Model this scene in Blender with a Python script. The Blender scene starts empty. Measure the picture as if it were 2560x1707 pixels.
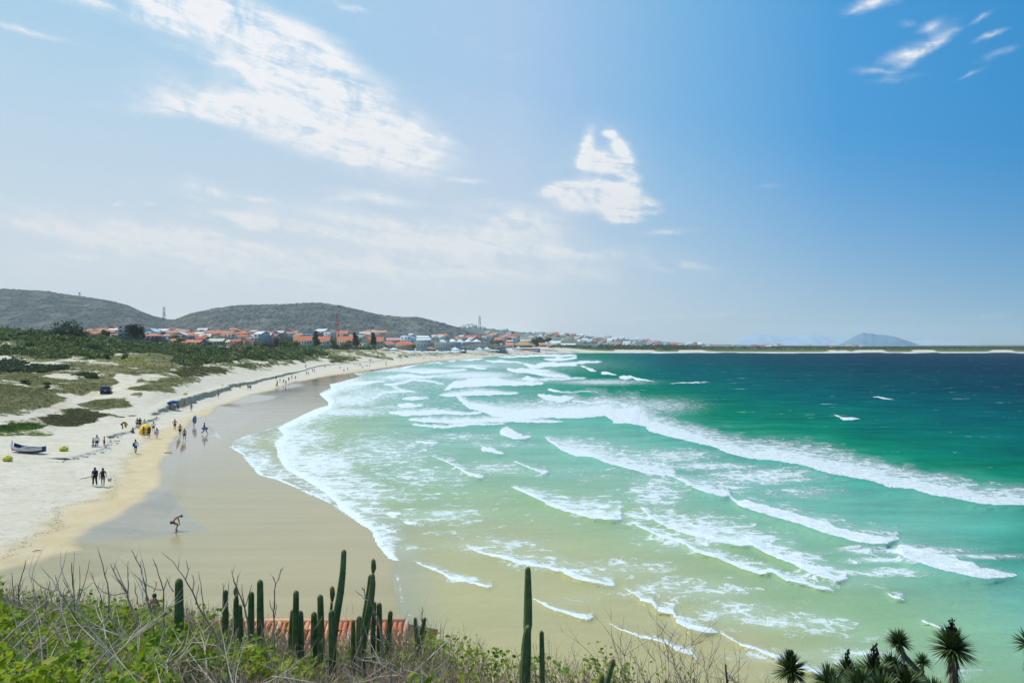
import bpy, bmesh, math, random
import numpy as np
from mathutils import Vector, Matrix, Euler

R = random.Random(7)
NR = np.random.RandomState(11)
rad = math.radians
scene = bpy.context.scene
C = scene.collection

# ------------------------------------------------------------------ camera
CAMZ = 14.0          # eye height above the sea
F = 1707.0           # focal length in photo pixels (24 mm on 36 mm, 2560 px wide)
HY, CX = 862.0, 1280.0
cam_d = bpy.data.cameras.new("camera"); cam = bpy.data.objects.new("camera", cam_d); C.objects.link(cam)
cam_d.lens = 24.0; cam_d.sensor_width = 36.0
cam.location = (0, 0, CAMZ); cam.rotation_euler = (rad(90), 0, 0)
cam_d.shift_y = (HY - 853.5) / 2560.0
cam_d.clip_start = 0.1; cam_d.clip_end = 90000
scene.camera = cam
scene.view_settings.view_transform = 'Standard'; scene.view_settings.look = 'None'
scene.view_settings.exposure = 0.0; scene.view_settings.gamma = 1.0
scene.view_settings.use_curve_mapping = False
scene.render.engine = 'CYCLES'
scene.cycles.use_denoising = True
scene.cycles.max_bounces = 6; scene.cycles.volume_bounces = 2
scene.cycles.transparent_max_bounces = 8
scene.cycles.sample_clamp_indirect = 4.0

# ------------------------------------------------------------------ sun
SUN_EL = rad(60); SUN_AZ = rad(-62)      # azimuth from +Y towards +X; the sun stands to the left and a little ahead
sv = Vector((math.sin(SUN_AZ)*math.cos(SUN_EL), math.cos(SUN_AZ)*math.cos(SUN_EL), math.sin(SUN_EL)))
sun_d = bpy.data.lights.new("sun", 'SUN'); sun = bpy.data.objects.new("sun", sun_d); C.objects.link(sun)
sun_d.energy = 3.3; sun_d.angle = rad(0.53); sun_d.color = (1.0, 0.96, 0.9)
sun.location = (0, 0, 60); sun.rotation_euler = (-sv).to_track_quat('-Z', 'Y').to_euler()

# ------------------------------------------------------------------ world
def lin(r, g=None, b=None, a=1.0):
    if g is None: r, g, b = r
    f = lambda c: (c/255/12.92) if c/255 <= 0.04045 else ((c/255+0.055)/1.055)**2.4
    return (f(r), f(g), f(b), a)

class NT:
    """small helper to write node trees"""
    def __init__(s, tree): s.t = tree; s.n = tree.nodes; s.l = tree.links
    def new(s, typ, **kw):
        n = s.n.new(typ)
        for k, v in kw.items(): setattr(n, k, v)
        return n
    def put(s, sock, v):
        if v is None: return
        if isinstance(v, bpy.types.NodeSocket): s.l.new(v, sock)
        else: sock.default_value = v
    def math(s, op, a, b=None, c=None, clamp=False):
        n = s.new('ShaderNodeMath', operation=op, use_clamp=clamp)
        s.put(n.inputs[0], a); s.put(n.inputs[1], b); s.put(n.inputs[2], c); return n.outputs[0]
    def vmath(s, op, a, b=None):
        n = s.new('ShaderNodeVectorMath', operation=op)
        s.put(n.inputs[0], a); s.put(n.inputs[1], b); return n.outputs[0]
    def scale(s, v, k): # vector scaled per axis
        return s.vmath('MULTIPLY', v, k)
    def rng(s, v, a, b, c=0.0, d=1.0, smooth=True):
        n = s.new('ShaderNodeMapRange', interpolation_type='SMOOTHSTEP' if smooth else 'LINEAR')
        for i, x in enumerate((v, a, b, c, d)): s.put(n.inputs[i], x)
        return n.outputs[0]
    def mix(s, f, a, b, typ='MIX'):
        n = s.new('ShaderNodeMix', data_type='RGBA', blend_type=typ, clamp_factor=True)
        s.put(n.inputs[0], f); s.put(n.inputs[6], a); s.put(n.inputs[7], b); return n.outputs[2]
    def noise(s, v, sc, det=4.0, rough=0.55, dist=0.0, col=False):
        n = s.new('ShaderNodeTexNoise'); s.put(n.inputs['Vector'], v)
        n.inputs['Scale'].default_value = sc; n.inputs['Detail'].default_value = det
        n.inputs['Roughness'].default_value = rough; n.inputs['Distortion'].default_value = dist
        return n.outputs[1 if col else 0]
    def vor(s, v, sc, feat='F1', rnd=1.0):
        n = s.new('ShaderNodeTexVoronoi', feature=feat); s.put(n.inputs['Vector'], v)
        n.inputs['Scale'].default_value = sc; n.inputs['Randomness'].default_value = rnd
        return n
    def ramp(s, f, stops):
        n = s.new('ShaderNodeValToRGB'); s.put(n.inputs[0], f); cr = n.color_ramp
        while len(cr.elements) < len(stops): cr.elements.new(0.5)
        for e, (p, c) in zip(cr.elements, stops):
            e.position = p; e.color = c if len(c) == 4 else (*c, 1)
        return n.outputs[0]
    def attr(s, name, out='Fac'):
        n = s.new('ShaderNodeAttribute'); n.attribute_name = name; return n.outputs[out]
    def geo(s): return s.new('ShaderNodeNewGeometry')
    def bump(s, h, strength=0.5, dist=0.1):
        n = s.new('ShaderNodeBump'); n.inputs['Strength'].default_value = strength
        n.inputs['Distance'].default_value = dist; s.put(n.inputs['Height'], h); return n.outputs[0]

w = bpy.data.worlds.new("World"); scene.world = w; w.use_nodes = True
t = NT(w.node_tree); t.n.clear()
tc = t.new('ShaderNodeTexCoord'); sep = t.new('ShaderNodeSeparateXYZ'); t.put(sep.inputs[0], t.vmath('NORMALIZE', tc.outputs['Generated']))
sx, sy, sz = sep.outputs
az = t.math('ARCTAN2', sx, sy); el = t.math('ARCSINE', sz)
sky = t.new('ShaderNodeTexSky'); sky.sky_type = 'NISHITA'; sky.sun_disc = False
sky.sun_elevation = SUN_EL; sky.sun_rotation = SUN_AZ; sky.altitude = 10; sky.air_density = 1.0; sky.dust_density = 1.5
skyc = t.scale(sky.outputs[0], (0.09, 0.09, 0.09))
azf = t.rng(az, rad(-40), rad(40), smooth=False)
top = t.ramp(azf, [(0.0, lin(154,206,238)), (0.25, lin(168,210,239)), (0.5, lin(172,204,237)), (0.66, lin(124,184,230)), (0.82, lin(66,156,220)), (1.0, lin(26,138,205))])
hor = t.ramp(azf, [(0.0, lin(220,226,231)), (0.5, lin(217,224,229)), (0.75, lin(182,206,220)), (1.0, lin(126,180,206))])
hz = t.math('POWER', t.math('SUBTRACT', 1.0, t.rng(el, 0.0, t.rng(azf, 0.0, 1.0, rad(27), rad(14), smooth=False), smooth=False)), t.rng(azf, 0.4, 1.0, 0.85, 1.7))
base = t.mix(hz, top, hor)
base = t.mix(0.08, base, skyc)
# clouds: soft strokes given by azimuth / elevation, broken up by streaky noise
def azel(px, py):
    x, y, z = (px-CX)/F, 1.0, (HY-py)/F
    return math.atan2(x, y), math.atan2(z, math.hypot(x, y))
strokes = [  # px, py, half length, half height, tilt (deg, + = falls to the right), weight
 (330,20,230,34,6,1.3),(560,75,270,36,12,1.0),(560,278,210,26,2,.9),(780,330,260,44,8,1.1),(760,150,280,60,24,.5),(1500,420,110,90,0,.28),(420,590,420,34,6,.6),(1000,560,420,26,5,.6),(700,700,700,40,2,.4),
 (520,40,300,55,9,1.3),(700,95,190,50,14,.95),(330,15,190,22,6,.8),
 (640,190,330,40,24,.38),(850,290,260,95,24,1.3),(700,270,300,40,3,.95),(980,370,160,42,4,1.1),
 (450,280,170,16,-2,.5),(1050,325,90,10,14,.7),(900,405,70,12,4,.6),(60,72,110,9,2,.6),
 (880,25,60,8,8,.5),(560,165,160,12,12,.5),
 (510,478,75,22,8,.85),(560,540,80,16,4,.8),(655,552,75,24,2,.85),(640,495,60,7,3,.5),
 (940,495,120,14,5,.6),(860,500,60,10,0,.45),(1160,450,50,7,0,.55),(290,510,14,5,0,.4),(375,510,22,6,3,.4),
 (130,575,170,18,7,.65),(380,625,320,30,7,.6),(560,600,180,22,5,.55),(900,590,380,20,5,.7),(1130,620,330,40,4,.6),
 (1290,550,150,42,6,.8),(800,650,500,38,3,.5),(1450,630,230,22,4,.5),(1250,680,420,28,1,.45),(160,640,130,9,3,.4),
 (1468,372,20,42,10,1.6),(1552,372,18,44,-32,1.5),(1505,408,50,24,14,1.6),(1522,334,14,8,0,1.3),(1555,432,24,20,40,1.6),(1575,455,26,20,40,1.5),
 (1440,488,78,30,4,1.7),(1520,490,80,34,8,1.8),(1545,530,46,22,10,1.5),(1600,522,44,18,-14,1.5),(1635,528,26,10,0,1.2),(1560,552,56,8,4,1.0),(1400,470,60,14,-10,.9),
 (1680,583,70,8,-4,.5),(1700,662,80,12,8,.5),(1690,668,60,9,0,.4),
 (2180,10,70,18,-4,.95),(2125,30,35,7,-15,.4),(2325,62,40,14,-15,.6),(2262,60,22,9,8,.4),(2300,122,90,16,-32,.75),(2262,130,60,16,-12,.8),(2350,95,50,13,-22,.65),
 (2190,178,55,10,12,.55),(2235,195,60,9,0,.55),(2490,133,44,9,-6,.5),(2455,42,30,6,-12,.4),(2475,82,45,7,-8,.5),(2430,180,30,6,-14,.4),(2390,68,22,6,-6,.4),
 (1925,468,34,5,-4,.3),(2180,790,240,7,0,.12),(2460,795,80,8,-3,.2),(1750,790,220,6,1,.15),
]
comb = t.new('ShaderNodeCombineXYZ'); t.put(comb.inputs[0], az); t.put(comb.inputs[1], el); P = comb.outputs[0]
wv = t.noise(P, 14.0, 4, .6, col=True)
Pw = t.vmath('ADD', P, t.scale(t.vmath('SUBTRACT', wv, (.5,.5,.5)), (0.032, 0.022, 0)))
acc = None
for (px, py, rx, ry, tilt, wt) in strokes:
    a, e = azel(px, py); a2, e2 = azel(px+10, py); k = (a2-a)/10; a3, e3 = azel(px, py+10); k2 = abs(e3-e)/10
    m = t.new('ShaderNodeMapping', vector_type='TEXTURE'); t.put(m.inputs['Vector'], Pw)
    m.inputs['Location'].default_value = (a, e, 0); m.inputs['Rotation'].default_value = (0, 0, -rad(tilt))
    m.inputs['Scale'].default_value = (rx*k*1.6, ry*k2*1.8, 1.0)
    # in this flat (azimuth, elevation) space z is 0, so the length is the 2-D radius
    g = t.new('ShaderNodeTexGradient', gradient_type='QUADRATIC_SPHERE'); t.put(g.inputs[0], m.outputs[0])
    v = t.math('MULTIPLY', g.outputs[1], wt*(1.15 if px > 2000 else 1.9))
    acc = v if acc is None else t.math('ADD', acc, v)
mp = t.new('ShaderNodeMapping', vector_type='TEXTURE'); t.put(mp.inputs['Vector'], P)
mp.inputs['Rotation'].default_value = (0, 0, -rad(11)); mp.inputs['Scale'].default_value = (1.0, 0.17, 1.0)
st = t.noise(mp.outputs[0], 8.0, 8, .66, 0.5); fine = t.noise(P, 24.0, 8, .66, 0.6)
nn = t.math('ADD', t.math('MULTIPLY', st, 0.55), t.math('MULTIPLY', fine, 0.45))
acc = t.math('MINIMUM', acc, 1.3)
gen = t.math('MULTIPLY', t.rng(nn, 0.5, 0.8), t.rng(azf, 0.95, 0.2, 0.0, 0.16))     # thin veil everywhere on the pale side
dens = t.math('MULTIPLY', acc, t.rng(nn, 0.33, 0.64, 0.0, 1.15))
dens = t.math('ADD', t.rng(dens, 0.0, 0.95, 0.0, 0.95, smooth=False), gen, clamp=True)
cloudc = t.mix(t.rng(el, rad(5), rad(22)), lin(226,231,234), lin(243,245,248))
fin = t.mix(dens, base, cloudc)
# below the horizon the dome carries the horizon colour
fin = t.mix(t.rng(el, rad(-1.0), rad(-6)), fin, lin(150,170,165))
bg = t.new('ShaderNodeBackground'); t.put(bg.inputs[0], fin); bg.inputs[1].default_value = 1.0
wo = t.new('ShaderNodeOutputWorld'); t.put(wo.inputs[0], bg.outputs[0])

# ------------------------------------------------------------------ placing
def P3(px, py, z):            # the point at height z that the photo shows at (px, py)
    D = (CAMZ-z)*F/(py-HY); return Vector(((px-CX)/F*D, D, z))
def PD(px, py, D):            # the point at distance D
    return Vector(((px-CX)/F*D, D, CAMZ-(py-HY)/F*D))

def tag(o, label=None, cat=None, group=None, kind=None):
    if label: o['label'] = label
    if cat: o['category'] = cat
    if group: o['group'] = group
    if kind: o['kind'] = kind
    return o
def link(name, me, parent=None, mat=None):
    o = bpy.data.objects.new(name, me); C.objects.link(o)
    if parent is not None: o.parent = parent
    if mat is not None:
        if len(me.materials) == 0: me.materials.append(mat)
        if me.materials[0] is not mat:
            o.material_slots[0].link = 'OBJECT'; o.material_slots[0].material = mat
    return o
def empty(name, loc, rz=0.0, s=1.0):
    o = bpy.data.objects.new(name, None); C.objects.link(o); o.location = loc; o.rotation_euler = (0, 0, rz); o.scale = (s, s, s)
    o.empty_display_size = 0.2
    return o
def mesh_np(name, v, quads=None, tris=None, smooth=False):
    me = bpy.data.meshes.new(name); v = np.asarray(v, dtype=np.float32).reshape(-1, 3)
    fl = []
    nq = 0 if quads is None else len(quads); nt = 0 if tris is None else len(tris)
    loops = np.concatenate([x for x in ((np.asarray(quads, dtype=np.int32).ravel() if nq else np.zeros(0, np.int32)), (np.asarray(tris, dtype=np.int32).ravel() if nt else np.zeros(0, np.int32)))])
    tot = np.concatenate([np.full(nq, 4, np.int32), np.full(nt, 3, np.int32)])
    start = np.concatenate([[0], np.cumsum(tot)[:-1]]).astype(np.int32)
    me.vertices.add(len(v)); me.vertices.foreach_set('co', v.ravel())
    me.loops.add(len(loops)); me.loops.foreach_set('vertex_index', loops)
    me.polygons.add(nq+nt); me.polygons.foreach_set('loop_start', start); me.polygons.foreach_set('loop_total', tot)
    if smooth: me.polygons.foreach_set('use_smooth', np.ones(nq+nt, dtype=bool))
    me.update(calc_edges=True); me.validate()
    return me
def set_attr(me, name, arr):
    a = me.attributes.new(name, 'FLOAT', 'POINT'); a.data.foreach_set('value', np.asarray(arr, dtype=np.float32).ravel())
def set_col(me, name, arr):
    a = me.attributes.new(name, 'FLOAT_COLOR', 'POINT'); arr = np.asarray(arr, dtype=np.float32).reshape(-1, 3)
    a.data.foreach_set('color', np.concatenate([arr, np.ones((len(arr), 1), np.float32)], 1).ravel())

# numpy value noise
_LAT = NR.rand(256, 256).astype(np.float32)
def vnoise(x, y, seed=0):
    x = np.asarray(x, float)+seed*17.31; y = np.asarray(y, float)+seed*9.77
    xi = np.floor(x).astype(int); yi = np.floor(y).astype(int); fx = x-xi; fy = y-yi
    fx = fx*fx*(3-2*fx); fy = fy*fy*(3-2*fy)
    g = lambda a, b: _LAT[a & 255, b & 255]
    return (g(xi, yi)*(1-fx)+g(xi+1, yi)*fx)*(1-fy)+(g(xi, yi+1)*(1-fx)+g(xi+1, yi+1)*fx)*fy
def fbm(x, y, o=4, seed=0):
    s = 0; a = 1; tt = 0
    for i in range(o):
        s = s+a*vnoise(x, y, seed+i*3); tt += a; a *= .5; x = x*2.03; y = y*2.03
    return s/tt
def sstep(a, b, x):
    q = np.clip((x-a)/(b-a), 0, 1); return q*q*(3-2*q)
def seg_dist(px, py, poly, closed=False):
    poly = np.asarray(poly, float); n = len(poly); best = np.full(px.shape, 1e18)
    for i in range(n if closed else n-1):
        a = poly[i]; b = poly[(i+1) % n]; d = b-a; L = d@d+1e-12
        k = np.clip(((px-a[0])*d[0]+(py-a[1])*d[1])/L, 0, 1)
        best = np.minimum(best, (px-a[0]-k*d[0])**2+(py-a[1]-k*d[1])**2)
    return np.sqrt(best)
def inside(px, py, poly):
    poly = np.asarray(poly, float); n = len(poly); c = np.zeros(px.shape, bool)
    for i in range(n):
        x1, y1 = poly[i]; x2, y2 = poly[(i+1) % n]
        if y1 == y2: continue
        m = ((y1 > py) != (y2 > py)) & (px < (x2-x1)*(py-y1)/(y2-y1)+x1); c ^= m
    return c
def sdist(px, py, poly):      # signed, + inside
    d = seg_dist(px, py, poly, True); return np.where(inside(px, py, poly), d, -d)
def princ(name, col=(.5,.5,.5), rough=.8, metal=0.0, spec=0.5):
    m = bpy.data.materials.new(name); m.use_nodes = True
    n = NT(m.node_tree); b = m.node_tree.nodes['Principled BSDF']
    b.inputs['Base Color'].default_value = (*col[:3], 1); b.inputs['Roughness'].default_value = rough
    b.inputs['Metallic'].default_value = metal; b.inputs['Specular IOR Level'].default_value = spec
    return m, n, b
def mat(name, col, rough=.8, metal=0.0, var=0.12, sc=3.0, spec=0.4):   # a plain surface with a little grain
    m, n, b = princ(name, col, rough, metal, spec)
    tcn = n.new('ShaderNodeTexCoord'); nz = n.noise(tcn.outputs['Object'], sc, 4, .6)
    f = n.rng(nz, .25, .75, 1-var, 1+var, smooth=False)
    n.put(b.inputs['Base Color'], n.mix(1.0, (*col[:3], 1), n.ramp(f, [(0, (0,0,0,1)), (1, (1,1,1,1))]) if False else f, 'MULTIPLY'))
    return m
# ================================================================== ground, sea, hills
def zc(ox, oy, k, pts): return [(ox+x/k, oy+y/k) for x, y in pts]      # notes taken on an enlarged crop -> photo pixels
def gp(pts, z=0.0):      # ground points -> world XY at height z
    return [tuple(P3(x, y, z)[:2]) for x, y in pts]

SCARP = [(60,1160),(110,1142),(143.5,1135.6),(191,1122),(229.5,1109),(268,1074),(306,1063),(344,1044),(382,1023),(416,1013),(450,1003),(484,992.5),(526,980.6),(577,963),(620,955),(670,944),(723,932),(766,921.5),(819,912),(883,906.6),(914,904.5),(960,901)]
TANL = [(-200,1440),(0,1380),(25,1369),(71,1339),(125,1313),(158,1265),(255,1237),(301,1188),(314,1150),(325,1130),(352,1110),(375,1086),(440,1047),(535,1009),(569,996),(625,982),(681,965),(734,950),(798,935),(893,921),(1000,907),(1100,897),(1250,888),(1440,881.5)]
WETL = [(-300,1540),(0,1436),(64,1410),(127,1392),(204,1374.5),(196,1349),(212,1329),(281,1295),(357,1252),(375,1232),(398,1216),(408,1175),(399,1149),(421,1130),(426,1106),(443,1086),(467,1060),(481,1045),(526,1031),(545,1013),(569,1004),(680,972),(740,952),(819,937),(893,928),(1000,911),(1075,902.5),(1150,897),(1243,889.5),(1337,885),(1440,882)]
EDGE = [(4000,881.2),(2560,881),(1900,881),(1597,881.3),(1440,883),(1337,886.5),(1243,891.5),(1150,899.5),(1080,906),(1020,915),(960,924),(883,933),(900,941),(851,954.5),(823,961),(827,969),(797,984),(819,1005),(819,1014),(793,1020),(751,1039),(700,1062),
 (660,1075),(617,1088),(580,1101),(552,1101),(531,1089),(520,1072),(525,1060),(535,1075),(560,1098),(575,1108),(574,1118),(600,1134),(647,1189),(685,1197.6),(783,1240),(838,1270),(897,1308),(927,1325),(940,1359),(970,1395),(989,1409),(978,1436),(987,1486),(991,1505),(1021,1559),(1080,1640),(1200,1760),(1500,2000)]
WATER = EDGE+[(2500,2700),(6000,3000),(6000,881.2)]

NU, = (760,)
upx = np.linspace(-700, 3300, NU); uu = (upx-CX)/F
pyr = np.concatenate([[862.4,862.7], np.arange(863, 900, 1.0), np.arange(900, 1150, 1.3), np.arange(1150, 1730, 2.4), np.arange(1735, 2400, 22)])
U, PY = np.meshgrid(uu, pyr); PX = U*F+CX; DD = CAMZ*F/(PY-HY); LV = np.log(DD)
XX, YY = U*DD, DD

# ---- land height: smooth surface through points read off the photo
ctl = []
def cz(px, py, z): p = P3(px, py, z); ctl.append((p.x/p.y, math.log(p.y), z))
def cd(px, py, D): p = PD(px, py, D); ctl.append((p.x/p.y, math.log(p.y), p.z))
for i, (x, y) in enumerate(WETL):
    if i % 2 == 0: cz(x, y, 0.45)
for i, (x, y) in enumerate(TANL):
    if i % 2 == 1: cz(x, y, 0.9)
for i, (x, y) in enumerate(SCARP):
    cz(x, y, 1.5)
for x, y, z in [(0,1150,1.7),(-200,1200,1.7),(0,1250,1.4),(-400,1350,1.3),(100,1200,1.4),(-500,1150,2.2)]: cz(x, y, z)
for x, y, D in [(263,985,150),(300,950,176),(345,940,190),(400,985,150),(350,1010,136),(200,1040,116),(100,1060,103),(0,1070,96),(450,960,178),(180,1010,128),(100,1030,112),
  (0,960,139),(80,1000,118),(150,975,150),(0,900,262),(150,905,235),(300,900,262),(450,905,255),(600,900,330),(700,887,430),(862,876,600),(550,930,240),(620,935,262),(700,915,352),(760,895,450),(500,905,300),(400,925,215),(-300,960,150),(-500,1050,110),(-600,900,260),
  (0,845,330),(150,850,330),(300,868,350),(450,878,370),(600,884,400),(450,862,520),(250,850,480),(600,866,560),(800,873,660),(900,874,680),(0,830,420),(-300,830,400),(-600,835,400),(930,874,670),
  (0,850,900),(300,850,750),(600,851,800),(900,856,850),(150,850,900),(-400,850,900),(1000,876,730),(1100,879.5,800),(1200,876.5,920),(1300,874,1060),(1400,870,1180),(1100,872,950),(1300,869,1250),(1010,889,620),(1080,888,705),(1150,885.5,770),(1200,883.5,850),(1280,880.5,970),(1340,879,1060)]: cd(x, y, D)
for x in (1600, 1800, 2000, 2300, 2600, 3000, 3300): cz(x, 877, 2.6); cd(x, 871, 1450); cd(x, 868, 2200)
for x in (-600, 0, 500, 1000): cd(x, 855, 2000); cd(x, 860.5, 6000)
for x in (1400, 2000, 2800): cd(x, 863.5, 6000)
ctl = np.array(ctl); cu, cv, czv = ctl[:,0]*2.2, ctl[:,1], ctl[:,2]
def tps(r2): return 0.5*r2*np.log(r2+1e-9)
n = len(ctl); A = np.zeros((n+3, n+3)); r2 = (cu[:,None]-cu)**2+(cv[:,None]-cv)**2
A[:n,:n] = tps(r2)+np.eye(n)*0.0006; A[:n,n] = 1; A[:n,n+1] = cu; A[:n,n+2] = cv; A[n:,:n] = A[:n,n:].T
W = np.linalg.solve(A, np.concatenate([czv, [0,0,0]]))
def rbf(u, v):
    u = np.asarray(u, float)*2.2; v = np.asarray(v, float); sh = u.shape; u = u.ravel(); v = v.ravel(); out = np.empty(u.size)
    for i in range(0, u.size, 20000):
        a, b = u[i:i+20000], v[i:i+20000]
        out[i:i+20000] = tps((a[:,None]-cu)**2+(b[:,None]-cv)**2)@W[:n]+W[n]+W[n+1]*a+W[n+2]*b
    return out.reshape(sh)
EDGEW = np.array(gp(EDGE)); WATERW = np.array(gp(WATER)); SCARPW = np.array(gp(SCARP, 1.5))
def scarp_h(y): return .95*sstep(520, 170, y)*(.25+.75*sstep(82,106,y))*sstep(70,80,y)
def scarp_side(x, y):
    """distance from the scarp line, + on the dune side"""
    d = seg_dist(x, y, SCARPW)
    poly = list(map(tuple, SCARPW))+[(300, 3000), (-3000, 3000), (-3000, 60), (SCARPW[0][0]-30, SCARPW[0][1]-5)]
    return np.where(inside(x, y, poly), d, -d)
def land_z(x, y, detail=True):
    x = np.asarray(x, float); y = np.asarray(y, float)
    z = rbf(x/y, np.log(y))
    s = sdist(x, y, WATERW)
    sc = scarp_side(x, y); h = scarp_h(y)
    wob = 0; tw_ = .9
    up = sstep(-tw_, tw_, sc+wob)
    z = z+h*(up-.62)*np.exp(-np.abs(sc)/14)
    inland = sstep(1, 25, sc)
    if detail:
        z = z+inland*((fbm(x*.06, y*.06, 4, 2)-.5)*4.2*sstep(70,300,y)+(fbm(x*.5, y*.5, 3, 8)-.5)*.35)*sstep(900,500,y)
        z = z+sstep(4,30,-s)*(fbm(x*1.3, y*1.3, 3, 4)-.5)*.10*sstep(200,60,y)
    z = np.clip(z, 0.02, 40)
    shore = np.minimum(z, 0.01+np.abs(s)*0.03)
    z = np.where(s < 0, shore+(z-shore)*sstep(0, 45, -s), -np.minimum(0.012*np.abs(s)+.004, 3))
    return z, s, sc
_RAY = 20*1.012**np.arange(0, 600)
_LC = {}
def land_at(px, py):         # the ground point seen at photo pixel (px, py)
    u = (px-CX)/F; key = round(px, 1)
    if key not in _LC: _LC[key] = land_z(u*_RAY, _RAY)[0]
    zz = _LC[key]; g = CAMZ-(py-HY)/F*_RAY-zz; k = np.nonzero(g <= 0)[0]
    k = int(k[0]) if len(k) else len(g)-1
    if k == 0: D = _RAY[0]
    else: f = g[k-1]/(g[k-1]-g[k]); D = _RAY[k-1]+(_RAY[k]-_RAY[k-1])*f
    return Vector((u*D, D, float(np.interp(D, _RAY, zz))))

GZ, GS, GSC = land_z(XX, YY)
# where each ground vertex shows in the photo, to read its cover off the traced outlines
GPY = HY+(CAMZ-GZ)*F/DD
jx = (fbm(XX*.25, YY*.25, 4, 21)-.5); jy = (fbm(XX*.25, YY*.25, 4, 23)-.5)

def zG(p): return zc(0, 820, 5.88, p)
def z5(p): return zc(0, 950, 5.2275, p)
def z7(p): return zc(500, 880, 4.704, p)
def z1(p): return zc(0, 700, 3.675, p)
VEG = [  # outline, cover (0..1), kind 0 dry grass, 1 dark shrub, 2 bright creeper, 3 mid green scrub
 (zG([(-1500,790),(0,790),(250,830),(450,880),(600,900),(740,950),(850,1010),(980,1050),(830,1110),(760,1150),(600,1180),(350,1200),(150,1270),(-1500,1290)]), .97, 0),
 (zG([(-1500,690),(0,690),(400,680),(700,740),(950,780),(1200,760),(1450,780),(1560,740),(1750,720),(1790,790),(1700,870),(1500,920),(1300,980),(1180,1000),(1050,960),(900,900),(740,860),(560,860),(300,760),(-1500,760)]), .93, 0),
 (zG([(-1500,440),(0,460),(150,480),(290,520),(450,540),(700,570),(850,580),(1000,570),(1090,610),(1000,640),(800,640),(600,650),(350,660),(100,670),(-1500,690)]), 1.0, 1),
 (zG([(990,690),(1200,680),(1330,690),(1480,740),(1500,770),(1350,760),(1200,730)]), 1.0, 1),
 (zG([(-1500,290),(0,300),(300,300),(600,310),(1000,310),(1200,280),(1300,340),(1500,330),(1780,330),(2352,350),(2352,400),(2000,370),(1700,380),(1500,430),(1300,440),(1000,430),(870,460),(600,440),(300,410),(-1500,390)]), 1.0, 3),
 (zG([(-1500,0),(0,30),(180,55),(250,110),(400,160),(470,150),(700,80),(1250,250),(1100,270),(700,300),(350,270),(330,215),(150,200),(0,205),(-1500,220)]), .88, 3),
 (zG([(250,50),(500,40),(1300,60),(1750,200),(2400,240),(3300,330),(3300,400),(2352,380),(1300,340),(1200,240),(700,130),(470,150)]), 1.0, 3),
 (zG([(800,520),(1100,500),(1700,530),(2200,640),(2100,700),(1800,690),(1500,650),(1200,640),(900,560)]), .48, 0),
 (zG([(1650,480),(2150,500),(2600,500),(2700,560),(2352,620),(2200,620),(1950,570),(1700,530)]), .97, 0),
 (zG([(1300,430),(2300,380),(2700,420),(2900,480),(2400,500),(1700,470)]), .85, 0),
 (zG([(1120,1110),(1250,1050),(1500,1035),(1800,1030),(1950,1080),(2000,1130),(1850,1160),(1600,1160),(1450,1210),(1280,1190),(1200,1140)]), .95, 0),
 (zG([(1800,880),(2050,860),(2200,790),(2500,810),(2352,900),(2200,930),(1990,900)]), .9, 0),
 (zG([(1800,1000),(1900,940),(2050,950),(2000,1010),(1850,1000)]), .85, 0),
 (z5([(560,520),(700,455),(900,400),(1150,395),(1300,440),(1400,470),(1300,510),(1200,560),(1050,600),(900,630),(700,610),(590,590)]), .97, 4),
 (z5([(1300,430),(1500,485),(1520,505),(1280,470),(1100,410),(900,400),(700,440),(400,540),(300,570),(500,500),(850,395),(1150,385)]), .95, 2),
 (z5([(-1200,590),(0,580),(150,565),(500,590),(560,640),(350,640),(120,680),(0,690),(-1200,760)]), .9, 2),
 (z5([(-1200,660),(0,640),(500,640),(760,680),(700,740),(350,740),(0,760),(-1200,800)]), .42, 2),
 (z1([(1450,910),(1600,880),(1800,900),(1850,930),(1700,950),(1500,925)]), .95, 0),
 (z1([(1280,940),(1450,930),(1650,950),(1760,975),(1640,985),(1480,965)]), .9, 0),
 (z1([(1580,835),(1740,830),(1900,870),(1800,890),(1650,880)]), .95, 4),
 (z1([(1380,985),(1500,960),(1600,1000),(1660,1020),(1560,1030),(1420,1010)]), .75, 0),
 (z7([(0,150),(180,170),(350,230),(250,262),(50,262),(0,290),(-200,260),(-200,150)]), .8, 4),
 (z7([(380,140),(560,130),(700,170),(760,215),(600,200),(450,180)]), .8, 4),
 (z7([(650,130),(880,160),(860,178),(700,165)]), .95, 4),
 (z7([(740,200),(790,205),(760,222)]), .8, 2),
 (z7([(780,105),(900,95),(1080,105),(1150,140),(1000,135),(850,130)]), .85, 0),
 (z7([(1150,75),(1250,65),(1330,90),(1250,105),(1160,100)]), .95, 4),
 (z7([(1450,82),(1550,40),(1700,60),(1850,97),(1700,112),(1500,112)]), .97, 4),
 (z7([(-300,-20),(1400,-25),(1480,20),(1420,48),(1250,42),(1100,98),(900,85),(700,98),(480,78),(250,125),(0,142),(-300,180)]), 1.0, 3),
 (z7([(1420,10),(1600,-5),(1900,0),(2100,30),(2000,35),(1800,10)]), .7, 3),
]
def cover(px, py, jxx, jyy):
    """vegetation cover and kind at photo positions"""
    c = np.zeros(px.shape); k = np.zeros(px.shape)
    wpx = px+jxx*60; wpy = py+jyy*20
    for poly, cc, kk in VEG:
        p = np.array(poly, float); p2 = p*[1, 2.2]
        s = sdist(wpx, wpy*2.2, p2); m = sstep(-10, 15, s)*cc*.95
        k = np.where(m > c, kk, k); c = np.maximum(c, m)
    return c, k
zone = (GSC > -3) & (DD < 1200) & (DD > 60)
COV = np.zeros(PX.shape); KIND = np.zeros(PX.shape)
COV[zone], KIND[zone] = cover(PX[zone], GPY[zone], jx[zone], jy[zone])
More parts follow.
